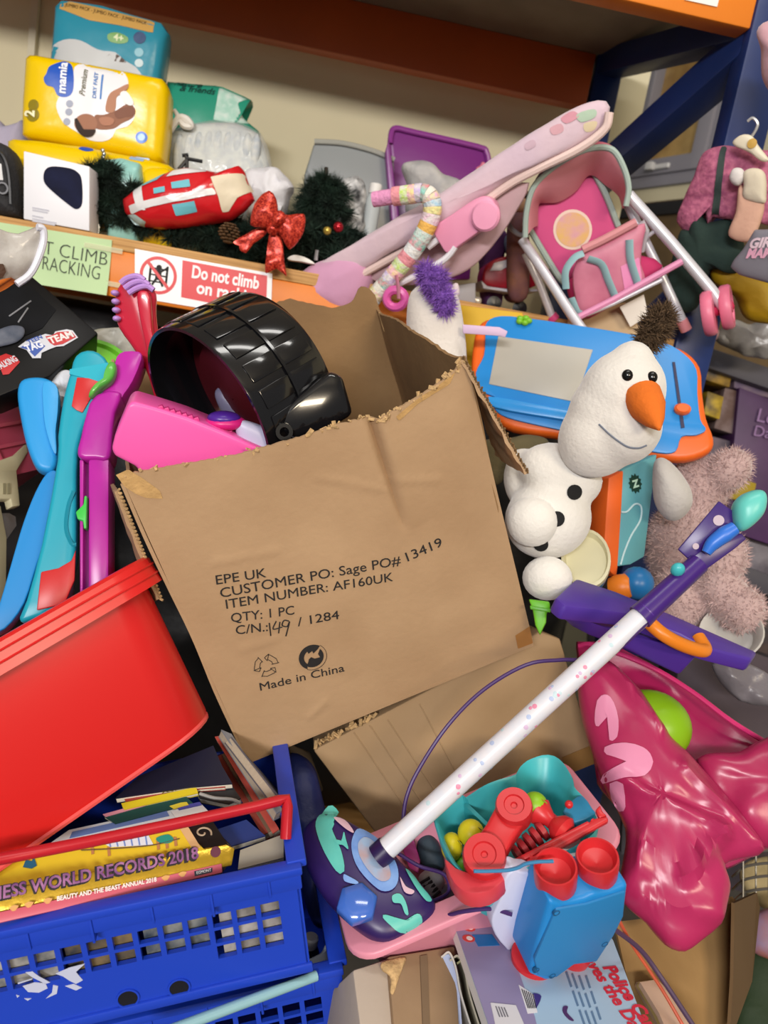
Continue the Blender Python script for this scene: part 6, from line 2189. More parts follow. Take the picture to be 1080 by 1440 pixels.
pm([(340, 375), (400, 385), (450, 465), (400, 440)], mt('#c9a8b8', .5), eps=.003)
pm([(690, 700), (720, 750), (765, 770), (750, 790), (710, 775)], mt('#c9a8b8', .5), eps=.003)
pm([(395, 690), (420, 700), (470, 730), (460, 742), (400, 725)], BLD, eps=.003)
c = f.uv(*Zc((465, 838)))
h = bv.ray_cast(V((c.x, c.y, 1)), V((0, 0, -1)))[0]
m = MB()
rr = .026
m.frustum([[h + V((k * math.cos(t), k * .95 * math.sin(t), z)) for t in [i * math.pi / 3 + .3 for i in range(6)]] for k, z in ((rr, -.004), (rr * .95, .007), (rr * .55, .012))])
m.bevel(.002, 2).obj('gem_button', mt('#3f68c0', .15, coat=.5), ms)
SPK = mt('#d9d8de', .3)
pa, pb = f.I @ P(541, 1196, .91), f.I @ P(906, 862, .935)
# pole: white with pale flecks
PW = mt('#d6d5dc', .3, hex2='#cfd3de', vs_=60)
MB().tube([pa, pb], .0135, 18).obj('pole', PW, ms)
MB().tube([pa + (pa - pb).normalized() * .012, pa + (pb - pa).normalized() * .004], .0155, 18).obj('socket', mt('#241545', .35), ms)
dv = (pb - pa)
for k in range(46):
    t = .18 + .75 * rnd.random()
    p = pa + dv * t
    a = rnd.uniform(-1.4, 1.4)
    zz = (f.I.to_3x3() @ (-FWD)).normalized()
    zz = (zz - dv.normalized() * zz.dot(dv.normalized())).normalized()
    sd = dv.normalized().cross(zz)
    nn = zz * math.cos(a) + sd * math.sin(a)
    MB().lathe([(.0008, .0), (.002 + .0015 * rnd.random(), 0), (.0012, .0004)], axis_m(p + nn * .0134, nn), 8).obj('fleck', mt(['#d98aa6', '#a9b8d8', '#b9d0d8', '#c9b0d0'][k % 4], .5), ms)
pc_ = f.I @ P(983, 792, .95)
MB().tube([pb - dv.normalized() * .008, pb + (pc_ - pb) * .15, pc_], [.0165, .015, .0135], 16).obj('upper_pole', mt('#3d1d72', .3), ms)
MB().tube([pb - dv.normalized() * .004, pb + dv.normalized() * .004], .0152, 16).obj('collar', mt('#54318c', .3), ms)
Mk = f.I @ P(953, 801, .935)
MB().ell(Mk, (.009, .0075, .01), seg=12, rings=8).obj('knob', mt('#3fb0b8', .35), ms)
fk = ff(1000, 760, .95, yaw=15)
Mfk = f.I @ fk.M
for pts, z0, z1 in (([(738, 412), (895, 228), (978, 288), (975, 310), (800, 440), (790, 460)], -.004, .0), ([(780, 440), (830, 410), (985, 350), (1005, 372), (960, 410), (850, 490), (815, 505)], -.012, -.006)):
    q = fk.uvs(Zs(pts))
    o = MB().prism(q, z0, z1).bevel(.0015, 2).obj('clamp_plate', mt('#351a6a', .3), ms)
    o.matrix_basis = Mfk
for px in ((892, 302), (805, 400)):
    q = fk.uv(*Zs(px))
    o = MB().lathe([(.001, 0), (.0068 if px[0] > 850 else .004, 0), (.0068 if px[0] > 850 else .004, .0012), (.001, .0012)], Matrix.Translation((q.x, q.y, 0)), 16).obj('clamp_hole', mt('#b9a8b4', .6), ms)
    o.matrix_basis = Mfk
o = MB().tube([fk.p3(*Zs(p), .008) for p in [(845, 425), (870, 390), (915, 355), (955, 330)]], [.006, .009, .0105, .0085], 12, n=4).obj('microphone_grip', mt('#2f6fd0', .35), ms)
o.matrix_basis = Mfk
o = MB().pillow(fk.uvs(Zs([(945, 250), (980, 205), (1040, 185), (1070, 205), (1062, 270), (1020, 320), (975, 345), (950, 320)])), .02, .02).obj('microphone_head', mt('#5fc0b8', .35), ms)
o.matrix_basis = Mfk
PC = mt('#3f2560', .4)
MB().tube([f.I @ P(x, y, d) for x, y, d in ((958, 812, .95), (930, 850, .94), (905, 880, .925), (850, 925, .93), (790, 928, .955), (740, 935, .97), (680, 970, .965), (630, 1020, .955), (590, 1080, .95), (572, 1120, .945), (566, 1160, .94), (560, 1200, .93))], .0026, 8, n=6).obj('cord', PC, ms)
MB().tube([f.I @ P(x, y, d) for x, y, d in ((560, 1200, .94), (590, 1218, .93), (625, 1230, .93), (630, 1255, .92), (600, 1270, .90), (570, 1272, .89), (610, 1290, .885), (650, 1282, .86), (690, 1278, .85), (720, 1286, .84))], .0024, 8, n=6).obj('cord', PC, ms)

# toy fan grille, magenta strip, glass in the tub
f = ff(610, 1240, .98)
gf = thing('toy_microphone', 'grey toy microphone head with slots lying in the pink tub', 'toy', f)
MB().pillow(f.uvs(Zc([(790, 690), (800, 640), (860, 610), (915, 640), (930, 700), (900, 770), (860, 800), (820, 780)])), .03, .02).obj('head', mt('#8f8c94', .4), gf)
for k in range(5):
    p = f.uvs(Zc([(800 + k * 16, 690 + k * 20), (850 + k * 14, 660 + k * 18)]), .02)
    MB().tube([(p[0].x, p[0].y, .016), (p[1].x, p[1].y, .02)], .002, 6).obj('slot', mt('#26242c', .5), gf)
MB().tube([f.p3(*Zc((910, 740))), f.p3(*Zc((1010, 770)))], .012, 12).obj('grip', mt('#5f5a70', .4), gf)
f = ff(580, 1200, 1.0)
solo('plastic_strip', 'magenta plastic strip standing behind the microphone pole', 'toy', slab(f, Zc([(705, 510), (765, 455), (800, 570), (790, 640), (740, 610)]), -.01, 0, .002), mt('#a8307c', .4), f)
f = ff(600, 1180, 1.03)
soft('dark_pouch', 'dark teal pouch at the back of the pink tub', 'pouch', f, Zc([(780, 460), (840, 420), (900, 480), (930, 600), (880, 640), (800, 600)]), .02, .02, mt('#2c3c48', .6, bump=.3), seed=74)
f = ff(620, 1270, .93)
soft('plastic_bag', 'small translucent teal plastic bag in the pink tub corner', 'plastic bag', f, Zc([(760, 880), (820, 840), (900, 840), (960, 860), (940, 910), (860, 930), (790, 920)]), .015, .01, mt('#3f5a66', .25, bump=.6, bs=50), wr=.005, ws=50, seed=75)

# turquoise basket with toys
Zd = crop(590, 1040, 900, 1080)
f = fr((640, 1215, .85), (840, 1130, .915), (625, 1140, .93))
bk = thing('toy_basket', 'turquoise toy shopping basket with a red base', 'toy basket', f)
rim_px = [(70, 400), (75, 345), (110, 305), (200, 272), (222, 292), (300, 240), (380, 205), (472, 178), (485, 150), (530, 108), (610, 80), (670, 88), (715, 130), (755, 200), (760, 240), (800, 280), (850, 345), (880, 420), (850, 480), (740, 550), (600, 610), (430, 680), (330, 700), (200, 660), (130, 560), (90, 470)]
q = catmull(f.uvs(Zd(rim_px)), 2, True)
q = resample(q, 80)
if area2(q) < 0:
    q = q[::-1]
cq = sum(q, V((0, 0))) / len(q)
lp = lambda s_, z: [V((*(cq + (p - cq) * s_), z)) for p in q]
TQB = mt('#42b0b8', .35)
MB().frustum([lp(.80, -.075), lp(.97, -.02), lp(1.0, 0), lp(.985, .003), lp(.95, 0), lp(.76, -.062)]).obj('basket_body', TQB, bk)
q2 = f.uvs(Zd([(215, 300), (330, 410), (345, 400), (232, 290)]))
MB().prism(q2, -.06, -.006).obj('divider', mt('#3aa4ae', .35), bk)
q2 = f.uvs(Zd([(490, 420), (580, 490), (600, 480), (505, 405)]))
MB().prism(q2, -.06, -.02).obj('divider', mt('#3aa4ae', .35), bk)
MB().prism(catmull(f.uvs(Zd([(122, 590), (180, 640), (250, 665), (335, 690), (425, 640), (415, 700), (340, 755), (250, 765), (190, 735), (150, 680)])), 2, True), -.018, .004).bevel(.006, 2).obj('red_base', mt('#c93f4a', .35), bk)
MB().prism(catmull(f.uvs(Zd([(700, 360), (755, 300), (800, 282), (850, 350), (860, 375), (760, 420)])), 2, True), -.01, .004).bevel(.003, 2).obj('blue_tab', mt('#2f86b0', .35), bk)
RT = mt('#c2262c', .35)
f = fr((665, 1205, .88), (735, 1130, .92), (650, 1190, .89))
f = ff(700, 1165, .855, pit=-20)
dmb = thing('toy_handset', 'red plastic toy telephone handset lying in the basket', 'toy', f)
a, b = f.p3(*Zd((462, 335))), f.p3(*Zd((318, 575)))
for p, r_ in ((a, .0215), (b, .0245)):
    MB().lathe([(r_ * .8, -.03), (r_, -.02), (r_, .006), (r_ * .93, .011), (r_ * .55, .011), (r_ * .5, .0085), (.004, .0085), (.003, .006), (.001, .006)], Matrix.Translation(p), 30).obj('cup', RT, dmb)
d = (b - a).normalized()
n = V((-d.y, d.x, 0))
w1, w2 = .019, .017
q = [a + n * w1, a.lerp(b, .5) + n * w2, b + n * w1, b - n * w1, a.lerp(b, .5) - n * w2, a - n * w1]
MB().prism([(p.x, p.y) for p in q], -.026, .002).bevel(.005, 3).obj('grip', RT, dmb)
f = ff(780, 1170, .865, pit=-20)
rl = thing('toy_ladder', 'red plastic toy ladder lying over the basket edge', 'toy', f)
for pts in ([(405, 612), (825, 395), (842, 418), (425, 636)], [(440, 640), (860, 385), (920, 375), (926, 400), (880, 425), (470, 662)]):
    MB().prism(f.uvs(Zd(pts)), -.008, 0).bevel(.002, 2).obj('rail', RT, rl)
for k in range(9):
    t = k / 8
    x, y = 430 + 420 * t, 620 - 220 * t
    MB().tube([f.p3(*Zd((x - 6, y - 6)), -.003), f.p3(*Zd((x + 22, y + 24)), -.003)], .003, 8).obj('rung', RT, rl)
MB().prism(f.uvs(Zd([(860, 345), (885, 318), (895, 350), (920, 372), (880, 385)])), -.008, 0).bevel(.002).obj('rail_end', RT, rl)
f = ff(770, 1160, .89, pit=-15)
tw = thing('toy_tap', 'red turned plastic knob piece in the basket', 'toy', f)
M = axis_m(f.p3(*Zd((610, 370)), .0), V((.75, -.6, .2)))
MB().lathe([(.001, -.012), (.013, -.012), (.017, -.006), (.013, .0), (.009, .008), (.009, .014), (.016, .022), (.018, .03), (.012, .036), (.001, .037)], M, 24).obj('knob', RT, tw)
for k in range(5):
    p = f.p3(*Zd((480 + k * 30, 560 - k * 28)), -.005)
    MB().lathe([(.004, -.005), (.012, -.003), (.012, .003), (.004, .005)], axis_m(p, V((.7, .6, 0))), 14).obj('screw_ring', mt('#a82830', .4), tw)
MB().ell(f.p3(*Zd((732, 318)), .01), .005, seg=12, rings=8).obj('bead', RT, tw)


def tball(px, r_, col, label, z=.0, sx=1.):
    f = ff(*Zd(px), .905)
    b = thing('toy_ball', label, 'ball', f, 'small balls in the basket')
    MB().ell((0, 0, 0), (r_ * sx, r_, r_), seg=20, rings=14).obj('ball', mt(col, .4), b)
    MB().tube([V((r_ * sx * 1.003 * math.cos(t) * .95, r_ * .5 * math.sin(t) + .0, r_ * 1.003 * abs(math.cos(t * .5)) * .8)) for t in [i * .3 for i in range(1, 9)]], .0008, 5).obj('seam', mt('#8a8410', .5), b)


tball((252, 458), .0162, '#d2c51e', 'yellow toy ball nearest the red handset in the basket')
tball((158, 525), .0165, '#cfc01c', 'yellow toy ball against the basket wall', sx=.8)
tball((565, 320), .0155, '#86b822', 'lime green toy ball behind the red handset')
tball((205, 615), .012, '#6fae2a', 'small dark lime ball under the yellow ones')

# ------------------------------------------------------------------ toy binoculars
Ze = crop(600, 1180, 900, 1080)
f = fr((745, 1360, .83), (865, 1310, .85), (770, 1245, .765))
bi = thing('toy_binoculars', 'blue and white toy binoculars with red eyepieces', 'toy binoculars', f)
BB = mt('#1d80c8', .4)
MB().prism(f.uvs(Ze([(625, 315), (700, 325), (800, 300), (850, 275), (930, 265), (1025, 225), (1005, 390), (960, 470), (862, 622), (760, 640), (720, 642), (655, 705), (600, 725), (520, 690), (540, 600)])), -.05, 0).bevel(.006, 3).obj('body', BB, bi)
MB().prism(f.uvs(Ze([(650, 345), (800, 320), (1000, 255), (990, 380), (940, 480), (855, 610), (740, 625), (650, 690), (560, 680), (540, 600)])), -.002, .003).bevel(.002, 2).obj('face_panel', mt('#2478b4', .45), bi)
q = f.uvs(Ze([(395, 210), (440, 160), (480, 170), (560, 190), (600, 300), (520, 430), (430, 560), (398, 550), (350, 490), (330, 420), (350, 360), (385, 280)]), -.045)
MB().prism(catmull(q, 2, True), -.065, -.045).bevel(.006, 3).obj('white_side', mt('#c9cde8', .4), bi)
q = f.uvs(Ze([(590, 150), (630, 95), (820, 95), (830, 150), (640, 190)]), -.05)
MB().prism(q, -.065, -.05).bevel(.004, 2).obj('bridge', mt('#d2d0d4', .4), bi)
axy = (f.uv(*Ze((705, 205)), -.02) - f.uv(*Ze((600, 700)), -.02))
for px, r_, L_, up in (((712, 325), .0235, .028, 1), ((925, 268), .0235, .028, 1), ((590, 700), .024, .034, -1), ((800, 625), .0215, .03, -1)):
    p = f.p3(*Ze(px), 0.)
    p.z = -.026
    M = axis_m(p, V((.03, 1, .0)) * up)
    if up > 0:
        MB().lathe([(r_ * .9, -.006), (r_ * .97, 0), (r_, L_ * .8), (r_ * .96, L_), (r_ * .88, L_), (r_ * .7, L_ * .65), (.001, L_ * .5)], M, 36).obj('eyepiece', RT, bi)
    else:
        MB().lathe([(r_, -.004), (r_ * 1.05, 0), (r_ * 1.05, L_ * .7), (r_ * .95, L_), (.001, L_)], M, 36).obj('objective', RT, bi)
for px in ((650, 362), (548, 652), (630, 680), (895, 520)):
    q = f.uv(*Ze(px))
    MB().lathe([(.001, .002), (.0028, .002), (.0032, .0034), (.0042, .0034), (.0042, .001)], Matrix.Translation((q.x, q.y, 0)), 14).obj('screw_hole', mt('#14507c', .5), bi)
MB().tube([f.pd(*Ze(p), .80) for p in [(238, 162), (300, 162), (400, 158), (460, 145), (500, 125), (560, 115), (640, 112)]], [(.0042, .002)] * 7, 8, n=4).obj('strap', mt('#3f88b8', .4), bi)

# ------------------------------------------------------------------ books and boxes at the bottom
f = fr((720, 1500, .74), (940, 1500, .78), (645, 1308, .90))
pb_ = thing('picture_book', 'light blue and lilac picture book cover with red title', 'book', f)
q = f.uvs([(640, 1304), (700, 1290), (845, 1300), (862, 1322), (905, 1436), (960, 1580), (730, 1590), (690, 1450)])
MB().prism(q, -.014, -.001).obj('pages', mt('#cfd0cc', .8), pb_)
MB().prism(q, -.001, 0).obj('cover', mt('#9db8d0', .4), pb_)
MB().prism(f.uvs([(640, 1304), (700, 1290), (720, 1340), (752, 1430), (790, 1590), (730, 1590), (690, 1450)]), 0, .0004).obj('cover_print', mt('#8a80a4', .45), pb_)
MB().prism(f.uvs(Ze([(228, 486), (330, 484), (370, 540), (260, 545)])), .0004, .0008).obj('cover_print', mt('#1f6cae', .45), pb_)
for p in ((215, 452), (212, 505)):
    c = f.uv(*Ze(p))
    MB().prism(circ(c.x, c.y, .008, 14, .0055), .0004, .0009).obj('cover_print', mt('#c0403c', .5), pb_)
    MB().prism(circ(c.x + .001, c.y, .004, 12, .003), .0009, .0012).obj('cover_print', mt('#dcd8d4', .5), pb_)
MB().prism(f.uvs(Ze([(322, 832), (450, 845), (500, 960), (350, 960)])), .0004, .0012).obj('price_sticker', mt('#cfcdd2', .5), pb_)
for k in range(4):
    MB().prism(f.uvs(Ze([(345 + k * 14, 850 + 2 * k), (352 + k * 14, 851 + 2 * k), (372 + k * 14, 905), (365 + k * 14, 905)])), .0012, .0014).obj('price_print', mt('#6a6870', .6), pb_)
MB().prism(f.uvs(Ze([(465, 740), (540, 790), (560, 880), (510, 885)])), .0004, .001).obj('barcode', mt('#d8d6da', .5), pb_)
for k in range(6):
    MB().prism(f.uvs(Ze([(478 + k * 11, 762 + k * 5), (483 + k * 11, 764 + k * 5), (515 + k * 8, 860), (510 + k * 8, 860)])), .001, .0013).obj('barcode', INK, pb_)
RTX = mt('#c22a3e', .5)


def vt(body, p0, p1, size, mat, bold):
    fl(pb_, f, body, Ze(p0), Ze(p1), size, mat, bold, .0006)


vt('Police Car', (890, 648), (1108, 962), .026, RTX, .0009)
vt('saves the Day', (775, 580), (1060, 1000), .024, RTX, .0006)
for k, (a, b) in enumerate((((800, 690), (880, 930)), ((765, 690), (860, 960)), ((730, 680), (830, 960)), ((700, 670), (800, 960)))):
    for j in range(3):
        t0, t1 = j / 3 + .02, j / 3 + .28
        pa = [(a[0] + (b[0] - a[0]) * t, a[1] + (b[1] - a[1]) * t) for t in (t0, t1)]
        MB().prism(f.uvs(Ze([pa[0], pa[1], (pa[1][0] + 9, pa[1][1] - 4), (pa[0][0] + 9, pa[0][1] - 4)])), .0002, .0007).obj('small_print', mt('#5a7898', .6), pb_)
MB().prism(catmull(f.uvs(Ze([(690, 850), (715, 850), (710, 880), (745, 920), (720, 915), (690, 880)])), 3, True), .0002, .0008).obj('cover_print', mt('#4a2a5c', .5), pb_)
MB().prism(catmull(f.uvs(Ze([(530, 790), (560, 785), (580, 800), (565, 840), (545, 860)])), 2, True), .0004, .0009).obj('cover_print', mt('#3a2c74', .5), pb_)
# folded papers left of it
f = ff(645, 1400, .86)
mgz = thing('folded_magazine', 'folded white magazine between the carton and the picture book', 'magazine', f)
for k, (dx, c_) in enumerate(((0, '#b9b6b0'), (12, '#a8a290'), (22, '#8d8a62'))):
    pts = [(620 + dx, 1345 + dx * .4), (632 + dx, 1338 + dx * .4), (642 + dx, 1360), (650 + dx, 1400), (672 + dx, 1470)]
    A = catmull([f.p3(*p, -.004 * k) for p in pts], 5)
    m = MB()
    n = len(A) - 1
    m.grid(lambda u, v: A[round(u * n)] + V((-.004 * v, -.02 * v * u, -.1 * v)), n, 4)
    m.solid(.002).obj('sheet', mt(c_, .6), mgz)
q = f.uvs([(618, 1345), (634, 1340), (645, 1380), (652, 1470), (600, 1500), (610, 1420)])
MB().prism(q, -.012, -.009).obj('back_cover', mt('#9da8c8', .5), mgz)
# torn brown carton below the tub
f = fr((520, 1480, .80), (640, 1450, .84), (500, 1345, .86))
c3 = thing('cardboard_carton', 'torn brown carton under the pink tub', 'carton', f)
K3 = mt('#8d7358', .85, bump=.15, hex2='#80674c', vs_=6)
MB().prism(f.uvs([(545, 1345), (640, 1330), (650, 1500), (560, 1520)]), -.15, 0).bevel(.003).obj('front_panel', K3, c3)
MB().prism(f.uvs([(498, 1362), (548, 1346), (562, 1520), (520, 1530)]), -.14, -.006).bevel(.003).obj('side_panel', mt('#a99b8e', .85, bump=.15), c3)
MB().pillow(f.uvs(Zc([(590, 1120), (640, 1095), (720, 1090), (700, 1150), (680, 1200), (660, 1280), (640, 1270), (640, 1190), (600, 1160)])), .002, .004, k=3, wr=.003, ws=60).obj('torn_flap', KRAFT_E, c3)
MB().prism(f.uvs([(590, 1345), (600, 1343), (606, 1500), (596, 1500)]), 0, .002).obj('edge_fold', mt('#6f5a44', .85), c3)

# lower right carton with papers
Z4 = crop(840, 1180, 1080, 1080)
f = fr((900, 1440, .95), (1025, 1440, .99), (905, 1290, 1.03))
c4 = thing('cardboard_carton', 'open brown carton at the lower right below the pink bag', 'carton', f)
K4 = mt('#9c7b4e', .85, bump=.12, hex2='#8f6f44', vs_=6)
MB().prism(f.uvs(Z4([(110, 525), (330, 498), (420, 600), (600, 560), (860, 400), (875, 420), (850, 900), (825, 1300), (300, 1300), (170, 800)])), -.004, 0).obj('front_panel', K4, c4)
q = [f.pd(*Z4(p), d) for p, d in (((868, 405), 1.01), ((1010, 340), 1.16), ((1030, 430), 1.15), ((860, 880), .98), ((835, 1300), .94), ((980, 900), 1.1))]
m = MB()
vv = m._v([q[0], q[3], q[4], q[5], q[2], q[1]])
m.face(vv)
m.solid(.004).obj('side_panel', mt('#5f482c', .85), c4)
MB().prism(f.uvs(Z4([(790, 385), (890, 355), (940, 415), (880, 430), (850, 395)])), -.02, -.012).obj('flap', KRAFT_E, c4)
f = fr((905, 1440, .88), (960, 1440, .90), (900, 1380, .95))
for k, (c_, lab) in enumerate((('#d0b09a', 'top pinkish sheet of the paper stack in the lower right carton'), ('#c9b070', 'second yellowish sheet of the paper stack in the lower right carton'), ('#b89a80', 'bottom brown sheet of the paper stack in the lower right carton'))):
    z = -.008 * k
    q = f.uvs(Z4([(270 - 12 * k, 905), (380 - 12 * k, 888), (470, 980), (640, 1200), (760, 1400), (520, 1400), (390 - 20 * k, 1100)]), z)
    solo('paper_sheet', lab, 'paper', MB().prism(q, z - .006, z), mt(c_, .75, bump=.1), f, group='papers in the lower right carton')

# pink carrier bag
Zk = crop(780, 860, 1080, 745)
f = ff(930, 1110, 1.02, yaw=10, pit=-10)
pbag = thing('carrier_bag', 'glossy hot pink plastic carrier bag stuffed with toys', 'carrier bag', f)
BAG = mt('#a02350', .28, bump=.25, bs=12, hex2='#ab2a5a', vs_=6)
front = [(88, 170), (140, 165), (215, 190), (300, 285), (380, 390), (440, 470), (520, 560), (640, 700), (735, 830), (660, 860), (590, 885), (612, 950), (600, 1020), (580, 1095), (520, 1150), (455, 1190), (390, 1165), (320, 1085), (230, 1010), (235, 900), (250, 760), (190, 640), (140, 520), (100, 380), (80, 260)]
bf = MB().pillow(f.uvs(Zk(front)), .05, .04, k=2.4, n=120, rings=16, wr=.011, ws=16, smooth=2, seed=81)
r9 = random.Random(9)
folds = [(f.uv(*Zk(a)), f.uv(*Zk(b)), s_) for a, b, s_ in (((220, 600), (560, 760), .010), ((300, 620), (520, 720), -.008), ((250, 800), (480, 870), .008), ((430, 930), (570, 780), .014), ((290, 1000), (560, 1060), .008), ((440, 560), (700, 820), .010), ((180, 200), (360, 420), .012), ((230, 190), (430, 460), -.008))]


def fold(p):
    z = p.z
    for a, b, s_ in folds:
        e = b - a
        t = max(0, min(1, (V((p.x, p.y)) - a).dot(e) / e.length_squared))
        d = (V((p.x, p.y)) - a - e * t).length
        z += s_ * math.exp(-(d / .009) ** 2)
    return V((p.x, p.y, z))


bo = bf.warp(fold).obj('front_sheet', BAG, pbag)
bv = bvh_of(bo)
LPK = mt('#d486a8', .3)
for pts in ([(140, 330), (170, 310), (195, 340), (210, 400), (205, 460), (180, 470), (178, 400), (160, 370), (145, 420), (132, 400)], [(165, 490), (230, 480), (300, 500), (325, 545), (300, 590), (230, 600), (170, 605), (165, 575), (240, 560), (260, 540), (220, 520), (175, 520)], [(185, 610), (225, 620), (240, 690), (225, 700), (200, 660)]):
    patch('bag_print', catmull(f.uvs(Zk(pts)), 2, True), LPK, pbag, bv, .0025, 5, 44)
fb = Fr(f.w((0, 0, -.1)), f.w((1, 0, -.1)), f.w((0, 1, -.1)))
q = fb.uvs(Zk([(75, 105), (130, 105), (220, 125), (340, 190), (480, 285), (620, 390), (760, 480), (900, 560), (900, 800), (740, 830), (600, 900), (400, 900), (150, 600), (90, 300)]))
o = MB().pillow(q, .03, .02, k=4, n=90, wr=.008, ws=18, smooth=1, seed=83).obj('back_sheet', mt('#9c1f52', .25, bump=.3, bs=16), pbag)
o.matrix_basis = Matrix.Translation((0, 0, -.1))
q = f.uvs(Zk([(490, 520), (560, 500), (640, 490), (745, 440), (900, 430), (900, 800), (735, 830), (640, 780), (560, 640)]), -.03)
MB().pillow(q, .04, .03, k=2.4, n=70, wr=.012, ws=25, smooth=2, seed=85, cz=-.03).obj('side_bulge', BAG, pbag)
MB().tube([f.p3(*Zk(p), z) for p, z in (((85, 120), -.05), ((140, 118), -.04), ((330, 190), -.04), ((480, 280), -.05), ((620, 385), -.06), ((760, 470), -.07))], .004, 8, n=5).obj('hem', mt('#c8306e', .25), pbag)
f2 = ff(930, 1010, 1.07)
b_ = thing('toy_ball', 'lime green ball inside the pink carrier bag', 'ball', f2)
MB().ell(f2.p3(*Zk((330, 400)), -.01), (.058, .052, .045), seg=32, rings=20).obj('ball', mt('#7fae14', .35), b_)
MB().ell(f2.p3(*Zk((250, 330)), .028), (.02, .01, .01), rot=Matrix.Rotation(-.3, 3, 'Z')).obj('patch', mt('#c9c4b8', .5), b_)
f = EYE
m = MB().tube([P(x, y, d) for x, y, d in ((868, 1290, .86), (890, 1330, .9), (930, 1390, .9), (965, 1450, .88))], .0022, 8, n=6)
solo('orange_twine', 'thin orange cord hanging into the lower right carton', 'cord', m, mt('#c8583a', .5))
m = MB().tube([P(x, y, d) for x, y, d in ((862, 1305, .86), (900, 1335, .89), (930, 1375, .89), (980, 1450, .86))], .003, 8, n=6)
solo('purple_twine', 'thin purple grey cord hanging into the lower right carton', 'cord', m, mt('#4a3550', .5))

# ------------------------------------------------------------------ shelving and clutter at the right edge
f = ff(1030, 620, 1.95, yaw=20)
sh = thing('metal_shelving', 'dark metal shelving in the background at the right', 'shelving', f)
DG = mt('#45434c', .5)
for i, (a, b) in enumerate((((880, 448), (1120, 530)), ((900, 740), (1140, 830)), ((900, 940), (1160, 1030)))):
    q = f.uvs([a, b, (b[0], b[1] + 30), (a[0], a[1] + 30)])
    MB().prism(q, -.35, 0).bevel(.003).obj('shelf_board', DG, sh)
q = f.uvs([(870, 440), (1200, 560), (1250, 1500), (850, 1500)])
MB().prism(q, -.37, -.355).obj('back_panel', mt('#2b262c', .8, hex2='#3a323c', vs_=9), sh)
for x in (905,):
    MB().prism(f.uvs([(x, 450), (x + 12, 452), (x - 20, 1200), (x - 32, 1200)]), -.02, .005).obj('post', DG, sh)


def bgbox(name, label, cat, pts, z0, z1, mat, group=None):
    q = f.uvs(pts, z1)
    return solo(name, label, cat, MB().prism(q, z0, z1).bevel(.002), mat, f, group)


bgbox('lilac_packet', 'dim lilac packet above the purple box on the shelving', 'packet', [(1035, 505), (1100, 525), (1098, 565), (1032, 545)], -.2, -.04, mt('#5c4a66', .6, hex2='#7d6a72', vs_=25))
bgbox('grey_packet', 'pale grey packet low on the shelving beside the teddy', 'packet', [(1050, 760), (1100, 775), (1095, 815), (1045, 800)], -.2, -.02, mt('#77727a', .6, hex2='#4c4650', vs_=20))
bgbox('brown_packet', 'dark brown striped packet on the lower shelf at the right', 'packet', [(1060, 840), (1110, 855), (1105, 930), (1050, 910)], -.2, -.02, mt('#4a3c38', .6, hex2='#2c2830', vs_=25))
pbx = bgbox('purple_box', 'purple boxed toy on the dark shelving', 'box', [(1040, 545), (1120, 575), (1110, 775), (1020, 745)], -.2, -.03, mt('#3f1f4c', .5, hex2='#4c2a58', vs_=10))
bgbox('yellow_packet', 'yellow black packet high on the dark shelving', 'packet', [(988, 508), (1030, 522), (1026, 545), (988, 533)], -.2, -.03, mt('#a5801e', .5, hex2='#3a2c1a', vs_=30))
bgbox('yellow_packet', 'bright yellow packet beside the drawing board', 'packet', [(995, 550), (1018, 558), (1012, 590), (990, 582)], -.2, -.01, mt('#b89a1c', .5, hex2='#5c4a1a', vs_=30))
bgbox('brown_packet', 'brown mixed packet in the middle of the dark shelving', 'packet', [(1020, 545), (1046, 552), (1036, 612), (1004, 602)], -.25, -.05, mt('#5a4038', .6, hex2='#7d6a68', vs_=25))
bgbox('yellow_packet', 'olive yellow packet low behind the teddy ear', 'packet', [(1030, 668), (1064, 680), (1058, 708), (1022, 700)], -.2, .0, mt('#9a8416', .5))
bgbox('grey_packet', 'greyish packet under the purple box', 'packet', [(996, 612), (1034, 622), (1026, 680), (990, 668)], -.25, -.06, mt('#4c4450', .6, hex2='#6b5c68', vs_=20))
text("Let's", .05, mt('#8a6a98', .6), pbx, *f.uv(1062, 592, -.02), z=-.02, rot=-14)
text('Dance', .04, mt('#8a6a98', .6), pbx, *f.uv(1058, 612, -.02), z=-.02, rot=-14)
f = ff(1040, 465, 1.8)
soft('plastic_bag', 'crinkled clear plastic bag on top of the dark shelving', 'plastic bag', f, [(1005, 470), (1030, 450), (1060, 455), (1100, 440), (1100, 500), (1050, 500), (1010, 482)], .03, .03, mt('#8d8a88', .25, bump=.9, bs=30), wr=.015, ws=35, seed=91)
f = ff(990, 465, 1.75)
soft('pink_cloth', 'dusty pink cloth lying on the dark shelf end', 'cloth', f, [(965, 462), (985, 455), (1010, 462), (1005, 480), (972, 482)], .02, .02, mt('#b08a90', .9, bump=.5), wr=.006, seed=92)
f = ff(1060, 1240, 1.25)
wbk = thing('wire_basket', 'grey wire basket at the lower right edge', 'basket', f)
for k in range(4):
    MB().tube([f.p3(x, y + k * 18, z) for x, y, z in ((1030, 1215, .0), (1050, 1200, .03), (1100, 1195, .05), (1150, 1200, .05))], .0022, 6, n=4).obj('wire', mt('#8f8c84', .3, metal=.6), wbk)
for k in range(5):
    MB().tube([f.p3(1045 + k * 18, 1203, .03), f.p3(1045 + k * 18, 1262, .03)], .0015, 6).obj('wire', mt('#8f8c84', .3, metal=.6), wbk)
f = ff(1065, 1240, 1.3)
soft('cream_cloth', 'cream cloth in the wire basket', 'cloth', f, [(1040, 1225), (1070, 1205), (1120, 1210), (1120, 1280), (1060, 1270)], .03, .02, mt('#a8976e', .9, bump=.5), wr=.008, seed=93)
f = ff(1065, 1310, 1.2)
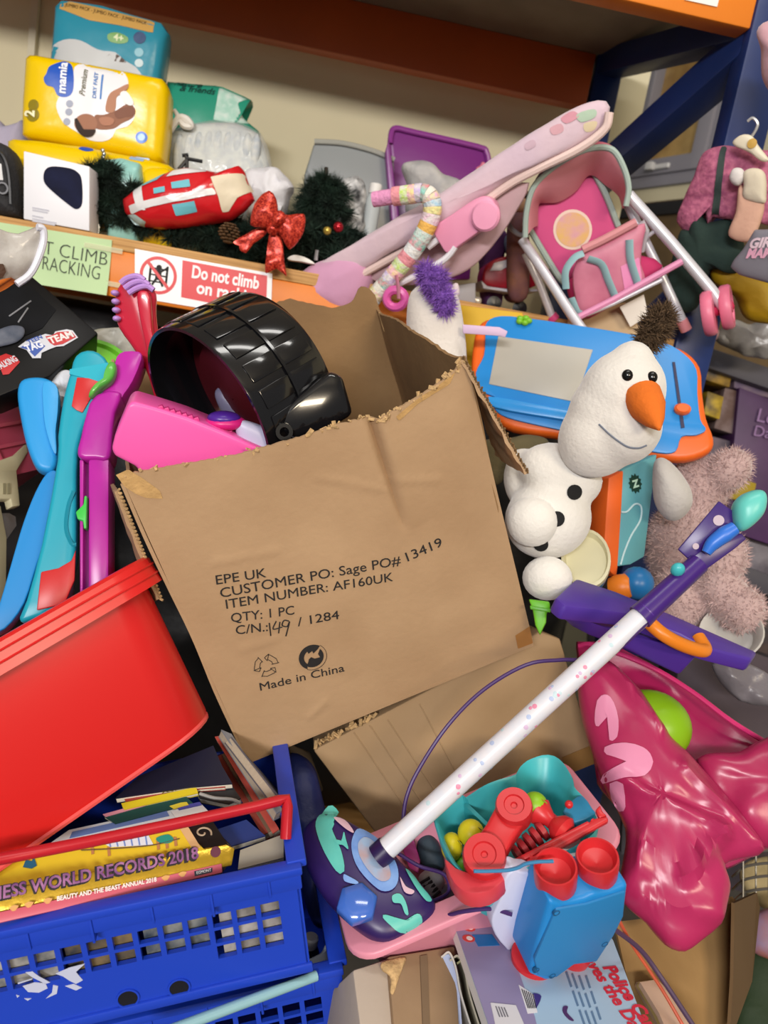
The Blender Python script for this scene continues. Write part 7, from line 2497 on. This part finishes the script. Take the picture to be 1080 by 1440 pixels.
soft('lilac_package', 'lilac and orange package at the lower right edge', 'packet', f, [(1060, 1285), (1120, 1275), (1120, 1350), (1070, 1345), (1052, 1325)], .03, .03, mt('#77749c', .5, hex2='#9a5a44', vs_=14), k=4, seed=94)
f = ff(1060, 1400, 1.2)
soft('dark_green_bag', 'dark green bag in the lower right corner', 'bag', f, [(1045, 1340), (1075, 1330), (1120, 1360), (1120, 1480), (1020, 1480), (1030, 1400)], .04, .04, mt('#1d3014', .7, bump=.3), k=3, wr=.01, seed=95)
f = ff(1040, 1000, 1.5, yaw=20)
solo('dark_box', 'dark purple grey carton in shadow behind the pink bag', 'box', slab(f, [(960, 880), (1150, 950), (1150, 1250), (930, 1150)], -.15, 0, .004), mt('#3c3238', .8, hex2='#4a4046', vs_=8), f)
f = ff(1030, 940, 1.35, yaw=20)
soft('plastic_bag', 'grey plastic film under the purple tray', 'plastic bag', f, [(1000, 935), (1040, 930), (1080, 950), (1100, 990), (1040, 985)], .02, .02, mt('#6f6a70', .3, bump=.8, bs=30), wr=.01, ws=30, seed=96)


# ------------------------------------------------------------------ details become sub-parts of the part they sit on
NEST = {
    'front_panel': 'lettering handwriting recycling_mark two_arrow_mark tape ripped_layer torn_edge torn_flap edge_fold',
    'panel': 'prohibition_ring pictogram red_field', 'paper': 'tape',
    'body': 'print baby_photo tag zip logo_ring knot_print coal_button fur score_line torn_edge face_panel screw_hole lettering corner_print lip windscreen',
    'carton': 'window small_print', 'seat_pad': 'piping print', 'vibration_box': 'dial', 'seat_back': 'badge badge_print seat_trim',
    'hood': 'hood_trim', 'apron': 'apron_print', 'face_plate': 'screen slider_slot slider_knob stamp', 'mane': 'mane_fibres', 'tassel': 'tassel_fibres',
    'head': 'eye pupil nose stitched_smile brow hair ear slot head_panel', 'base': 'inlay disc disc_print gem_button socket', 'pole': 'fleck collar',
    'clamp_plate': 'clamp_hole', 'spine': 'lettering spine_mark spine_ornament publisher_label',
    'cover': 'cover_print lettering small_print barcode price_sticker price_print swirl pink_edge page_edge',
    'front_wall': 'hole_rim hole_shade_disc label_scrap', 'rim_skirt': 'rim_rib', 'ball': 'seam patch', 'front_sheet': 'bag_print',
    'tyre': 'tread_block centre_rib', 'case': 'scallop raised_letters button_ring button', 'bar': 'red_insert cap_seam moulded_line',
    'handle': 'tooth rib', 'box_body': 'window logo_plate logo_field lettering crease badge print', 'rim': 'rim_ridge', 'shell': 'base_highlight_ridge',
    'arch': 'clip knob', 'corner_block': 'slot', 'trunk': 'needles bauble bulb', 'stem': 'needles', 'hanger': 'hanger_badge hook', 'bag': 'knot',
}
bpy.context.view_layer.update()
for t in [o for o in bpy.data.objects if o.parent is None and o.type == 'EMPTY']:
    kids = sorted(t.children, key=lambda o: o.name)
    base = {}
    for k in kids:
        base.setdefault(k.name.split('.')[0], k)
    for pn, names in NEST.items():
        if pn not in base:
            continue
        for k in kids:
            if k.parent is t and k is not base[pn] and k.name.split('.')[0] in names.split() and not k.children:
                b = k.matrix_basis.copy()
                k.parent = base[pn]
                k.matrix_basis = base[pn].matrix_basis.inverted() @ b
